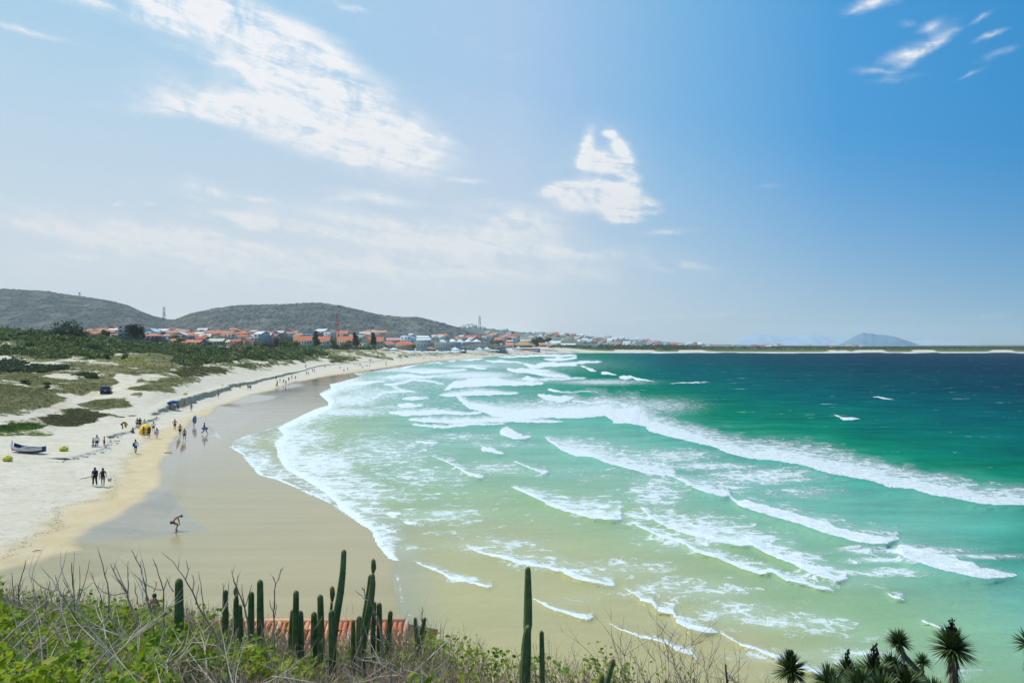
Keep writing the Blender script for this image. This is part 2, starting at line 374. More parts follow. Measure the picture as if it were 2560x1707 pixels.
# thin scattered growth on the open dune, none on the beach
thin = (.10+sstep(.40, .62, fbm(XX*.16, YY*.16, 4, 31))*.55)*sstep(7, 24, GSC+(fbm(XX*.1, YY*.1, 3, 33)-.5)*12)*sstep(70,120,DD)
KIND = np.where(thin > COV, 0, KIND); COV = np.maximum(COV, thin)
farland = sstep(1270, 1330, DD)*(GS < 0)*(PX > 1350)
COV = np.maximum(COV, np.where(GS < 0, farland*sstep(3.0, 3.6, GZ+(fbm(XX*.02, YY*.02, 3, 3)-.5)*3), 0)); KIND = np.where(farland > 0, 3, KIND)
town = (DD > np.interp(PX, [700,733,960,1034,1151,1200,1300,1400], [560,640,690,742,825,915,1055,1175])) & (PX < 940) & (GSC > 20); COV = np.where(town, np.maximum(COV, .55), COV); KIND = np.where(town, 3, KIND)
COV = np.where((PX > 940) & (PX < 1440) & (DD > 620) & (GS < 0) & (DD < 1300), np.minimum(COV, .3), COV)
# the sand track through the dunes
ROAD = [(-260,1052),(-60,1050),(0,1047),(60,1043),(110,1030),(150,1014),(190,1003),(240,990),(268,984),(300,968),(318,958),(326,948),(322,944),(300,943),(300,941)]
ROAD = [(x, y) for x, y in ROAD]
rw = 7+np.clip(PX, 0, 200)*0.045; rd = seg_dist(PX, GPY*1.9, [(x, y*1.9) for x, y in ROAD])
ROADM = sstep(rw+5, rw-3, rd+jx*10)*(DD > 80)*(DD < 260)*(GSC > 2)
COV = COV*(1-ROADM)
WSAND = sdist(XX, YY, np.array(gp(WETL, .45)+[(3000,1200),(3000,-50),(-400,-50)]))
WETM = sstep(-.7, .5, WSAND+(fbm(XX*.35, YY*.35, 3, 9)-.5)*.9)
TSAND = sdist(XX, YY, np.array(gp(TANL, .9)+[(3000,1200),(3000,-50),(-400,-50)]))
TANM = sstep(-1.6, 1.0, TSAND+(fbm(XX*.5, YY*.5, 3, 12)-.5)*2.0)
DEB = np.exp(-((TSAND+(fbm(XX*.4,YY*.4,3,14)-.5)*3)/.45)**2)*sstep(150,60,DD)
film = sstep(-1.5, 1.5, sdist(PX+jx*25, PY+jy*10, [(204,1374),(300,1352),(420,1338),(520,1326),(470,1290),(420,1230),(440,1170),(560,1100),(700,1000),(900,925),(2600,1300),(2600,1800),(-400,1800),(-400,1500),(0,1436),(127,1392)])/6)*(.3+.7*sstep(1060, 1280, PY+jx*60))

keep = GS < 30
def grid_faces(mask):
    r, c = mask.shape; m = mask[:-1,:-1] | mask[1:,:-1] | mask[:-1,1:] | mask[1:,1:]
    i, j = np.nonzero(m); a = i*c+j
    q = np.stack([a, a+c, a+c+1, a+1], 1); used = np.unique(q); rem = np.full(r*c, -1); rem[used] = np.arange(len(used))
    return rem[q], used
q, used = grid_faces(keep)
V = np.stack([XX, YY, GZ], -1).reshape(-1, 3)[used]
gme = mesh_np('ground', V, quads=q, smooth=True)
for nme, arr in (('cover', COV), ('kind', KIND), ('road', ROADM), ('wet', WETM), ('tan', TANM), ('debris', DEB), ('film', film), ('scarp', GSC)): set_attr(gme, nme, arr.ravel()[used])

gm, t, b = princ('sand_and_dune_cover', rough=.95, spec=.2)
g = t.geo(); Pn = g.outputs['Position']; flat = t.scale(Pn, (1, 1, .3))
n1 = t.noise(flat, 1.6, 6, .65); n2 = t.noise(flat, .35, 4, .55); n3 = t.noise(flat, 7.0, 5, .7); n4 = t.noise(flat, .08, 3, .5)
dry = t.mix(t.rng(n2, .3, .7), lin(206,192,168), lin(217,206,186)); dry = t.mix(t.rng(n1, .48, .75), dry, lin(186,178,160)); dry = t.mix(t.rng(n3, .6, .78), dry, lin(160,152,134))
tan = t.mix(t.rng(n2, .3, .7), lin(204,182,142), lin(212,192,154)); tan = t.mix(t.rng(n3, .66, .8), tan, lin(170,155,124))
streak = t.noise(t.scale(Pn, (.05, .5, 0)), 1.0, 5, .6)
wet = t.mix(t.rng(streak, .3, .7), lin(146,134,108), lin(158,146,120))
dm = t.vor(flat, 1.5); dry = t.mix(t.math('MULTIPLY', t.rng(dm.outputs['Distance'], .34, .12), t.rng(n1, .42, .6, 0, .5)), dry, lin(150,142,128)); col = t.mix(t.attr('tan'), dry, tan)  # footprint dimples: their shade is painted into the dry sand colour
col = t.mix(t.math('MULTIPLY', t.attr('debris'), t.rng(n3, .5, .6)), col, lin(120,104,62))
col = t.mix(t.attr('wet'), col, wet)
col = t.mix(t.math('MULTIPLY', t.attr('film'), t.attr('wet')), col, t.mix(t.rng(streak, .3, .7), lin(158,143,98), lin(170,154,110)))
roadc = t.mix(t.rng(n2, .4, .65), lin(212,203,186), lin(205,182,150))
col = t.mix(t.attr('road'), col, roadc)
# plants
cv_ = t.attr('cover'); kd = t.attr('kind')
grass = t.mix(t.rng(n1, .35, .65), lin(128,122,78), lin(156,148,102)); grass = t.mix(t.rng(n4, .4, .65), grass, t.mix(t.rng(n3,.4,.6), lin(106,108,60), lin(126,128,78)))
dark = t.mix(t.rng(n1, .35, .65), lin(44,56,34), lin(70,80,44))
vine = t.mix(t.rng(n1, .35, .65), lin(74,96,30), lin(110,130,52))
scrub = t.mix(t.rng(n2, .35, .65), lin(66,82,46), lin(100,112,62))
brown = t.mix(t.rng(n1, .35, .65), lin(108,98,66), lin(124,122,80))
col = t.mix(t.rng(cv_, .0, .55, 0, .75), col, t.mix(t.rng(n2, .3, .7), lin(192,182,146), lin(176,172,128)))
vc = t.mix(t.rng(kd, .5, .51), grass, dark); vc = t.mix(t.rng(kd, 1.5, 1.51), vc, vine); vc = t.mix(t.rng(kd, 2.5, 2.51), vc, scrub); vc = t.mix(t.rng(kd, 3.5, 3.51), vc, brown)
brk = t.math('ADD', t.math('MULTIPLY', n1, .55), t.math('MULTIPLY', t.noise(flat, .7, 5, .65), .45))
cm = t.rng(t.math('ADD', cv_, t.math('SUBTRACT', t.math('MULTIPLY', brk, 1.8), 1.17)), -.02, .10)
cm = t.math('MULTIPLY', cm, t.rng(cv_, .02, .12))
col = t.mix(cm, col, vc)
# steep faces of the little sand cliff take a greyer sand colour
sc_ = t.attr('scarp'); cliff = t.rng(t.math('ABSOLUTE', t.math('ADD', sc_, .2)), 1.6, .6)
sepn = t.new('ShaderNodeSeparateXYZ'); t.put(sepn.inputs[0], g.outputs['True Normal'])
col = t.mix(t.rng(sepn.outputs[2], .90, .78), col, t.mix(t.rng(n3, .4, .6), lin(146,138,118), lin(172,162,140)))
t.put(b.inputs['Base Color'], col)
wr = t.math('MULTIPLY', t.attr('wet'), t.rng(cv_, .1, 0))
t.put(b.inputs['Roughness'], t.rng(wr, 0, 1, .95, t.mix(t.attr('film'), t.rng(streak, .35, .65, .06, .14), t.rng(streak, .35, .65, .16, .28)), smooth=False))
t.put(b.inputs['Specular IOR Level'], t.rng(wr, 0, 1, .1, t.rng(t.attr('film'), 0, 1, .85, .5), smooth=False))
hh = t.math('ADD', t.math('MULTIPLY', n1, .10), t.math('ADD', t.math('MULTIPLY', n3, .05), t.math('MULTIPLY', t.math('MULTIPLY', cm, n3), .5)))
bn = t.new('ShaderNodeBump'); bn.inputs['Distance'].default_value = 1.0; t.put(bn.inputs['Height'], hh); t.put(bn.inputs['Strength'], t.rng(wr, 0, 1, .9, .015, smooth=False))
t.put(b.inputs['Normal'], bn.outputs[0])
ground = link('ground', gme, mat=gm); tag(ground, kind='structure')

# the low cliff the waves have cut into the dry sand
cx_, cy_ = [], []
for (ax, ay), (bx, by) in zip(SCARPW[2:-1], SCARPW[3:]):
    L_ = math.hypot(bx-ax, by-ay); k_ = max(2, int(L_/max(.22, ay*.0016))); f_ = np.arange(k_)/k_; cx_ += list(ax+(bx-ax)*f_); cy_ += list(ay+(by-ay)*f_)
cx_, cy_ = np.array(cx_), np.array(cy_)
for _ in range(6): cx_[1:-1] = (cx_[:-2]+cx_[1:-1]*2+cx_[2:])/4; cy_[1:-1] = (cy_[:-2]+cy_[1:-1]*2+cy_[2:])/4
tx, ty = np.gradient(cx_), np.gradient(cy_); tl = np.hypot(tx, ty); nx_, ny_ = -ty/tl, tx/tl
sgn_ = np.sign(scarp_side(cx_+nx_*3, cy_+ny_*3)); nx_, ny_ = nx_*sgn_, ny_*sgn_
al = np.concatenate([[0], np.cumsum(np.hypot(np.diff(cx_), np.diff(cy_)))])
jag = (fbm(al*.28, al*0, 2, 91)-.5)*2.2+(vnoise(al*1.1, al*0, 93)-.5)*.9
topj = (vnoise(al*.8, al*0, 95)-.5)*.22; hh2 = scarp_h(cy_)
rows = []
zb_ = land_z(cx_-nx_*1.6, cy_-ny_*1.6)[0]; zt_ = land_z(cx_+nx_*1.9, cy_+ny_*1.9)[0]; zt_ = np.maximum(zt_, zb_+.02)
for off, fz, jj in ((-2.1,-.16,.8),(-1.55,.05,1.0),(-1.25,.30,1.1),(-1.15,.62,.9),(-1.0,.93,1.0),(-.8,1.04,1.0),(.4,1.05,.5),(2.2,.96,0)):
    r_j = (vnoise(al*2.3+off*7, al*0+off, 97)-.5)*.28*(0 if off > 0 else 1); o_ = off+jag*jj*np.clip(hh2,0,1)+r_j
    rows.append(np.stack([cx_+nx_*o_, cy_+ny_*o_, zb_+(zt_-zb_)*fz+(topj*np.clip(hh2,0,1) if .5 < fz < 1.05 and off < 0 else 0)], 1))
CV = np.stack(rows, 0); rr, cc_ = CV.shape[:2]; q, used = grid_faces(np.ones((rr, cc_), bool))
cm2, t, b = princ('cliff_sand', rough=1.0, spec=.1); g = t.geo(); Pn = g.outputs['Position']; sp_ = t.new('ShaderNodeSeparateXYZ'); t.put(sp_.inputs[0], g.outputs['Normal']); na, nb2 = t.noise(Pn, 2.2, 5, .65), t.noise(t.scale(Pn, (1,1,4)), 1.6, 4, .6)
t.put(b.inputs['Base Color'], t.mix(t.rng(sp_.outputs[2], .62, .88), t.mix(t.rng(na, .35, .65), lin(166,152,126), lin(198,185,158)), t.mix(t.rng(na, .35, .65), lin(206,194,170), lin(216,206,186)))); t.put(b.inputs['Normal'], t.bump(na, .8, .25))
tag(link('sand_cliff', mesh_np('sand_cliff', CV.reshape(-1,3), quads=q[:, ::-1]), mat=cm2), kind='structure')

# ------------------------------------------------------------------ sea
def A_(p): return zc(600, 900, 2.352, p)
def B_(p): return zc(1560, 900, 2.352, p)
def R4(p): return zc(1100, 1380, 4.704, p)
def R5(p): return zc(1550, 1450, 4.704, p)
def R6(p): return zc(1900, 1450, 3.564, p)
def R3(p): return zc(1000, 780, 5.345, p)
# breakers: shoreward edge, thickness of the white roller along it (photo px), trail of broken foam behind (px), its density, crest height (m)
W_ = [
 (B_([(-60,372),(0,370),(120,385),(150,420),(270,450),(400,480),(530,510),(620,550),(760,580),(900,590),(1060,620),(1200,660),(1400,700),(1470,710),(1560,745),(1700,755),(1800,790),(2000,820),(2100,845),(2200,850),(2400,852),(2700,850)]),
    [(0,36),(.2,17),(.35,26),(.7,27),(.85,17),(1,16)], [(0,50),(.06,52),(.14,26),(.3,40),(.5,46),(.7,38),(1,30)], .93, .6),
 (A_([(1280,228),(1350,284),(1440,310),(1500,332),(1620,347),(1800,340),(2000,338),(2150,330),(2220,370),(2352,375)]), [(0,8),(.2,24),(.5,26),(.8,26),(1,45)], [(0,10),(.3,30),(1,46)], .95, .8),
 (A_([(1800,465),(1900,535),(1980,565),(2070,565),(2150,600),(2250,630),(2352,655)])+B_([(120,665),(210,675),(300,688)]), [(0,5),(.2,15),(.5,8),(1,3)], [(0,8),(.2,40),(.6,58),(1,52)], .84, .5),
 (B_([(300,692),(380,730),(430,760),(560,795),(622,800)]), [(0,3),(.4,12),(1,13)], [(0,6),(.5,40),(1,50)], .76, .5),
 (B_([(622,805),(670,850),(850,910),(1000,950),(1200,1020),(1330,1055),(1450,1078),(1540,1078),(1615,1055)]), [(0,6),(.12,20),(.5,26),(.85,25),(1,6)], [(0,6),(.4,30),(1,34)], .62, .6),
 (B_([(1612,1132),(1680,1170),(1800,1210),(1950,1250),(2100,1281),(2200,1280),(2310,1268)]), [(0,22),(.1,32),(.5,38),(.8,24),(1,3)], [(0,26),(1,6)], .6, .5),
 (B_([(100,872),(180,940),(260,985),(400,1030),(560,1070),(680,1090),(750,1083),(830,1130),(1000,1200),(1100,1250),(1250,1295),(1315,1283)]), [(0,4),(.3,12),(.6,8),(.85,20),(1,5)], [(0,10),(.3,62),(.5,50),(.75,46),(1,30)], .84, .45),
 (B_([(45,955),(150,1010),(260,1050),(340,1070),(430,1130),(550,1160),(680,1220),(800,1255),(870,1245),(950,1290),(1080,1315),(1225,1357)]), [(0,3),(.4,9),(.7,10),(1,2)], [(0,10),(.5,30),(1,12)], .66, .35),
 (A_([(1600,750),(1690,785),(1760,820),(1830,860),(1960,900),(2080,930),(2170,937),(2245,935)]), [(0,3),(.3,8),(.8,11),(1,4)], [(0,5),(.4,44),(1,60)], .7, .4),
 (A_([(1325,1085),(1400,1130),(1520,1160),(1660,1200),(1760,1215),(1875,1240)])+R4([(1410,218),(1500,272),(1600,310),(1830,360),(2055,402)]), [(0,3),(.3,9),(.64,7),(.67,14),(1,4)], [(0,8),(.4,38),(1,46)], .58, .35),
 (R4([(2160,430),(2352,540)])+R5([(60,100),(240,240),(370,272),(450,360),(640,400),(660,490),(800,565),(1000,610),(1145,615)]), [(0,2),(.3,11),(.5,9),(.7,17),(1,4)], [(0,10),(.6,34),(1,10)], .58, .35),
 (R5([(1180,612),(1260,665),(1420,765),(1600,815),(1860,925),(2040,1000)])+R6([(500,830),(800,900),(1200,980)]), [(0,2),(.3,9),(.7,11),(1,10)], [(0,6),(.5,14),(1,50)], .55, .3),
 (R3([(0,0)])[:0]+zc(750,1350,4.3925,[(1250,230),(1350,285),(1480,330),(1620,400),(1757,447)])+R4([(110,312),(300,350),(560,418),(612,400)]), [(0,2),(.3,6),(.6,8),(1,4)], [(0,6),(.5,20),(1,16)], .5, .25),
 (R4([(1095,548),(1260,640),(1450,712),(1640,772),(1750,792),(1802,760)]), [(0,2),(.5,7),(1,5)], [(0,3),(.5,14),(1,14)], .45, .22),
 (R4([(2000,845),(2150,920),(2352,998)])+R5([(200,648),(430,707),(560,752),(680,832),(860,882),(900,950)]), [(0,2),(.5,5),(.9,9),(1,8)], [(0,2),(.6,8),(1,20)], .5, .22),
 (A_([(1120,560),(1255,620),(1350,680),(1400,692),(1432,688)]), [(0,1),(.5,5),(.9,9),(1,3)], [(0,10),(.5,16),(1,20)], .6, .4),
 (A_([(1615,600),(1720,640),(1780,665),(1818,658)]), [(0,3),(.5,4),(.9,7),(1,2)], [(0,3),(.5,10),(1,14)], .55, .4),
 (A_([(1532,438),(1600,460),(1670,466),(1712,450)]), [(0,10),(.2,26),(.6,14),(1,2)], [(0,10),(1,12)], .5, .6),
 (A_([(1545,405),(1560,410),(1582,402)]), [(0,2),(.5,8),(1,3)], [(0,2),(1,3)], .5, .3),
 (A_([(1422,532),(1480,540),(1500,548),(1553,553)]), [(0,9),(.4,11),(1,4)], [(0,2),(1,8)], .5, .4),
 (A_([(1035,482),(1100,493),(1160,490)]), [(0,4),(.4,5),(1,2)], [(0,8),(1,12)], .7, .3),
 (A_([(1082,535),(1092,538),(1102,533)]), [(0,4),(.4,8),(1,2)], [(0,2),(1,2)], .5, .2),
 (A_([(860,905),(900,925),(945,905)]), [(0,4),(.4,14),(1,3)], [(0,4),(1,8)], .6, .2),
 (A_([(960,955),(990,965),(1025,960)]), [(0,3),(.4,9),(1,2)], [(0,3),(1,8)], .6, .2),
 (A_([(995,352),(1060,364),(1100,366),(1250,372),(1400,366),(1600,362),(1800,368),(1900,366)]), [(0,4),(.1,9),(.6,9),(1,2)], [(0,4),(.3,14),(.8,10),(1,3)], .95, .5),
 (A_([(1018,382),(1120,395),(1220,398),(1290,388),(1400,384),(1560,378)]), [(0,3),(.3,6),(1,2)], [(0,3),(.5,8),(1,3)], .9, .5),
 (A_([(875,312),(950,325),(1050,327),(1150,317),(1300,323),(1420,318)]), [(0,3),(.2,12),(.6,12),(1,3)], [(0,4),(.3,14),(1,5)], .9, .5),
 (A_([(928,268),(960,282),(1010,281),(1075,268)]), [(0,3),(.4,13),(1,3)], [(0,3),(1,6)], .8, .4),
 (A_([(958,232),(1010,236),(1110,226)]), [(0,6),(.3,10),(1,2)], [(0,3),(1,8)], .8, .4),
 (A_([(775,222),(790,230),(850,196),(900,192),(1025,190)]), [(0,4),(.3,5),(1,3)], [(0,8),(.5,10),(1,4)], .8, .3),
 (A_([(1175,211),(1250,214),(1400,206),(1640,199)]), [(0,4),(.3,12),(.7,8),(1,2)], [(0,4),(.3,14),(1,4)], .95, .6),
 (A_([(1208,182),(1250,164),(1350,158),(1500,150),(1660,150),(1780,143)]), [(0,6),(.12,20),(.5,20),(1,5)], [(0,4),(.3,10),(1,4)], .95, .6),
 (A_([(600,152),(700,146),(800,132),(850,128)]), [(0,3),(.4,8),(1,3)], [(0,4),(.5,8),(1,4)], .75, .2),
 (A_([(848,147),(900,153),(950,140),(1020,122),(1120,130),(1200,146)]), [(0,4),(.3,7),(.8,5),(1,2)], [(0,4),(.5,10),(1,3)], .8, .4),
 (A_([(895,160),(960,188),(1028,186)]), [(0,3),(.5,7),(1,2)], [(0,8),(1,6)], .8, .3),
 (A_([(860,110),(960,98),(1080,108),(1200,94)]), [(0,4),(.4,8),(1,3)], [(0,6),(1,6)], .85, .3),
 (A_([(1000,72),(1080,80),(1200,72),(1330,62)]), [(0,4),(.4,8),(1,3)], [(0,6),(1,6)], .85, .3),
 (A_([(1575,60),(1620,72),(1700,76),(1800,98),(1940,104)]), [(0,8),(.4,9),(.7,9),(1,2)], [(0,3),(.5,12),(1,6)], .9, .6),
 (A_([(1668,28),(1720,50),(1800,38),(1900,36),(2030,16),(2120,14)]), [(0,4),(.25,12),(.6,6),(1,3)], [(0,2),(.5,6),(1,3)], .9, .6),
 (A_([(1660,112),(1710,126),(1752,118)]), [(0,4),(.4,12),(1,3)], [(0,3),(1,5)], .8, .5),
 (A_([(1760,118),(1900,118),(2030,108)]), [(0,3),(.4,5),(1,2)], [(0,6),(1,3)], .8, .3),
 (A_([(2005,38),(2030,42),(2062,66),(2092,64)]), [(0,3),(.3,3),(.7,9),(1,2)], [(0,1),(1,1)], .5, .6),
 (A_([(2128,82),(2165,84),(2212,93)]), [(0,5),(.4,6),(1,2)], [(0,2),(1,2)], .5, .5),
 (A_([(2234,108),(2270,112),(2302,106)]), [(0,6),(.4,9),(1,2)], [(0,2),(1,2)], .5, .5),
 (A_([(2328,114),(2352,118),(2400,122),(2440,130)]), [(0,3),(.4,4),(1,1)], [(0,1),(1,1)], .5, .4),
 (A_([(1755,212),(1800,236),(1890,249),(1965,226)]), [(0,8),(.3,18),(.7,16),(1,3)], [(0,2),(1,6)], .6, .8),
 (A_([(1815,180),(1860,186),(1950,192),(2040,184),(2110,192)]), [(0,5),(.3,2.5),(.7,2),(1,1)], [(0,2),(1,2)], .5, .5),
 (A_([(1955,243),(2060,256),(2160,246),(2252,256)]), [(0,4),(.5,3),(1,3)], [(0,3),(1,4)], .6, .5),
 (A_([(2238,270),(2262,276),(2280,262)]), [(0,4),(.5,8),(1,2)], [(0,2),(1,2)], .5, .5),
 (B_([(1242,325),(1290,350),(1340,348),(1388,346)]), [(0,2),(.4,6),(1,1)], [(0,2),(1,2)], .5, .5),
 (B_([(1465,218),(1500,222),(1560,232),(1595,236)]), [(0,1.5),(.5,3),(1,1)], [(0,1),(1,1)], .5, .3),
 (B_([(-10,106),(40,100),(80,118),(160,122)]), [(0,2),(.3,5),(.6,5),(1,1)], [(0,1),(1,1)], .5, .3),
 (B_([(270,139),(380,134),(500,133)]), [(0,1),(.5,2),(1,1)], [(0,2),(1,2)], .5, .3),
 (R6([(1110,105),(1200,160),(1285,178)]), [(0,2),(.6,7),(1,3)], [(0,2),(1,22)], .5, .3),
 (R6([(1440,360),(1540,405),(1640,436),(1680,428)]), [(0,2),(.4,6),(1,3)], [(0,2),(1,3)], .5, .3),
 (R6([(230,2),(400,30),(500,70),(650,94)]), [(0,2),(.4,5),(1,2)], [(0,10),(1,14)], .4, .3),
 (R3([(20,765),(130,735),(300,690),(450,680),(560,700)]), [(0,4),(.4,9),(1,2)], [(0,4),(1,5)], .85, .2),
 (R3([(660,665),(760,640),(960,650),(1100,628)]), [(0,3),(.3,7),(1,3)], [(0,3),(1,4)], .9, .2),
 (R3([(1145,655),(1250,680),(1400,670),(1680,684)]), [(0,3),(.3,6),(1,1)], [(0,4),(.5,4),(1,2)], .9, .4),
 (R3([(1660,690),(1760,720),(1800,745),(1850,725),(2000,722),(2352,720)]), [(0,4),(.3,9),(.5,6),(1,5)], [(0,2),(1,4)], .9, .5),
 (R3([(1930,640),(2060,655),(2200,650),(2352,622)]), [(0,3),(.4,8),(1,5)], [(0,2),(1,4)], .9, .5),
 (R3([(1440,770),(1500,800),(1700,790),(1990,800)]), [(0,5),(.3,9),(1,4)], [(0,2),(1,4)], .9, .5),
 (R3([(870,745),(960,735),(1010,758),(1150,760)]), [(0,3),(.4,7),(1,2)], [(0,2),(1,4)], .9, .3),
 (R3([(1300,600),(1500,612),(1800,590),(2100,600),(2352,588)]), [(0,3),(.5,5),(1,4)], [(0,2),(1,3)], .9, .3),
]
BL = [ # lace patches: px, py, rx, ry, density
 (760,1095,90,32,.62),(800,1160,110,42,.72),(730,1130,30,34,.85),(860,1210,120,34,.60),(905,1270,80,30,.50),(960,1340,60,40,.42),(1010,1375,50,26,.34),
 (960,1130,180,60,.46),(1050,1190,160,40,.42),(900,1235,170,26,.55),(1080,1290,170,26,.42),(1130,1280,90,12,.5),
 (870,1030,130,14,.62),(980,1018,90,8,.5),(850,960,90,26,.72),(880,1000,80,20,.7),(930,985,110,26,.55),(1000,980,120,20,.4),
 (1000,945,110,12,.6),(1040,925,140,8,.7),(1180,938,130,12,.8),(1300,950,150,10,.55),(1100,965,90,10,.4),(1150,1092,120,14,.45),(1250,1110,130,14,.36),
 (1180,915,90,6,.7),(1500,955,130,8,.6),(1640,1015,120,24,.5),(1680,1140,130,22,.6),(1780,1165,110,10,.72),(1900,1190,170,24,.66),(2010,1230,120,20,.42),(1830,1215,100,30,.45),
 (1050,955,300,45,.36),(1250,912,300,22,.42),(1100,1010,260,40,.30),(1300,1000,160,26,.28),(1240,1170,110,20,.45),(1350,1180,150,18,.30),(1620,1290,120,30,.42),(1500,1260,120,40,.36),(1640,1230,90,50,.55),(1780,1310,120,30,.36),(1740,1350,170,36,.44),(1900,1340,120,30,.32),(1250,1360,170,30,.36),(1160,1330,150,26,.26),
 (1360,1410,110,20,.40),(1560,1420,150,26,.38),(1700,1470,170,40,.40),(1790,1480,120,26,.42),(1850,1530,150,40,.42),(1980,1550,160,34,.42),(2050,1560,120,30,.40),(2080,1450,160,30,.34),(2200,1430,150,14,.5),(2260,1375,200,12,.62),(2420,1390,200,8,.62),(2200,1400,120,10,.52),
 (2150,1590,110,26,.30),(2120,1640,160,30,.42),(1950,1640,140,20,.45),(2350,1640,90,26,.34),(2400,1680,90,20,.28),(2240,1610,80,12,.3),(1900,1690,120,14,.2),
 (560,1090,60,16,.40),(620,1100,40,20,.45),(640,1160,60,40,.55),(700,1185,60,20,.5),(600,1125,40,20,.5),
 (1140,1445,50,16,.3),(1450,1500,90,20,.25),(1400,1300,300,40,.14),(1100,1240,260,60,.22),(1500,1190,200,30,.25),(1900,1440,300,60,.14),(1700,1560,200,60,.12),
]
def prof(tab, s):
    a = np.array(tab, float); return np.interp(s, a[:,0], a[:,1])
SPX, SPY = PX.ravel(), PY.ravel()
foam = np.zeros(SPX.size); lace = np.zeros(SPX.size); hgt = np.zeros(SPX.size); crest = np.zeros(SPX.size)
wgl = (fbm(SPX*.022, SPY*.06, 3, 41)-.5); wg2 = (fbm(SPX*.09, SPY*.2, 3, 43)-.5)
for pts, rt, tt, dn, hh_ in W_:
    p = np.array(pts, float); p = p[np.argsort(p[:,0])]; x0, x1 = p[0,0], p[-1,0]; L = x1-x0
    idx = np.nonzero((SPX > x0-60) & (SPX < x1+60) & (SPY > p[:,1].min()-150) & (SPY < p[:,1].max()+60))[0]
    if not len(idx): continue
    x, y = SPX[idx], SPY[idx]; s = (x-x0)/L; yf = np.interp(x, p[:,0], p[:,1])+wg2[idx]*5
    slope = np.gradient(p[:,1], p[:,0]); yf = yf+np.where(s < 0, s*L*np.clip(slope[0], -.3, .5), 0)+np.where(s > 1, (s-1)*L*np.clip(slope[-1], -.2, .5), 0)
    tt_ = yf-y; sc_ = np.clip(s, 0, 1); Rk = prof(rt, sc_)*(1+wgl[idx]*.5); Tk = prof(tt, sc_)*(1+wgl[idx]*.6); ends = sstep(-9/L, 6/L, s)*sstep(1+9/L, 1-6/L, s)
    band = np.clip((tt_+1.0)/1.6, 0, 1)*np.clip((Rk-tt_)/(Rk*.3+1.5)+.5, 0, 1)*ends
    foam[idx] = np.maximum(foam[idx], band)
    u_ = np.clip(tt_/(Rk+Tk+1e-6), 0, 1); lc = np.where(tt_ > 0, dn*(1-u_)**.55, 0)*ends
    lace[idx] = np.maximum(lace[idx], lc)
    e2 = sstep(-16/L, 14/L, s)*sstep(1+16/L, 1-14/L, s)
    pr = np.where(tt_ < 0, np.exp(-(tt_/(.5*Rk+5))**2), np.exp(-(tt_/(1.0*Rk+8))**2))*hh_*e2*np.clip(Rk/(max(r[1] for r in rt)*.6), .15, 1)
    hgt[idx] = np.maximum(hgt[idx], pr*.5)
for px, py, rx, ry, dn in BL:
    d2 = ((SPX-px)/rx)**2+((SPY-py)/ry)**2; lace = np.maximum(lace, dn*np.exp(-d2*.9)*1.08)
# wash running up the sand: bright lip along the water's edge
EDs = GS.ravel()
wash = np.exp(-np.clip(EDs-.15, 0, None)/(1.3+EDs*0))
near = (SPX < 1100) & (SPY < 1450)
strong = sstep(1395, 1150, SPY)*(sstep(500, 760, SPX)*.55+.45)
# outer thin swash between x 480..900 keeps a thin lip, the main front behind it is a roller of its own
lip = np.exp(-((EDs-.35)/.30)**2)*(1-.75*np.exp(-((SPX-548)/40)**2-((SPY-1085)/26)**2))*np.where(SPY > 1400, .55*(SPX < 1100), 1.0)*(SPX < 1350)*sstep(1640,1560,SPY)
foam = np.maximum(foam, lip*(.62+.6*wgl)*(SPX < 1300))
MAIN = A_([(690,40),(560,130),(530,150),(545,175),(465,200),(520,245),(515,268),(450,290),(360,330),(225,400),(262,440),(212,480),(222,560),(270,640),(400,712),(520,790),(590,862),(700,960),(770,1000),(800,1080),(870,1165)])
md = seg_dist(SPX, SPY*1.3, [(x, y*1.3) for x, y in MAIN]); mw = np.interp(SPY, [900,960,1050,1150,1240,1330,1400], [3,9,15,24,15,15,6])
side = inside(SPX, SPY, [tuple(p) for p in MAIN]+[(3000,1400),(3000,880),(900,880)])
mm = np.where(side, np.clip((mw*(1+wgl*1.2)-md)/(mw*.5)+.3, 0, 1), np.clip(1-md/1.6, 0, 1))*(SPX < 1000)*(SPY < 1405)*(SPY > 905)
foam = np.maximum(foam, mm); lace = np.maximum(lace, np.where(side & (SPY < 1405), .9*np.exp(-md/(mw*2.6+8)), 0))
# far shore break
fb = np.exp(-((SPY-881.9-.5*np.sin(SPX*.02))/.8)**2)*sstep(1300, 1500, SPX)*(.9+wgl*1.4)
foam = np.maximum(foam, fb*(.5+.5*sstep(.45,.6,fbm(SPX*.01, SPY*0, 3, 77)+.05)))
# swell: long low ridges on the open water
swl = (fbm(XX.ravel()*.012+YY.ravel()*.03, YY.ravel()*.02-XX.ravel()*.004, 3, 51)-.5)*1.0*sstep(20, 120, EDs)
ez = sstep(0.3, 9, EDs)
SH = (hgt+swl*.35)*ez
SZ = 0.012*np.clip(EDs, 0, 1)+SH
SD = (CAMZ-SZ)*F/(SPY-HY)
SD = np.where(SPY < 884, DD.ravel(), SD); SZ = np.where(SPY < 884, 0.02*(EDs>0), SZ)
SX = (SPX-CX)/F*SD
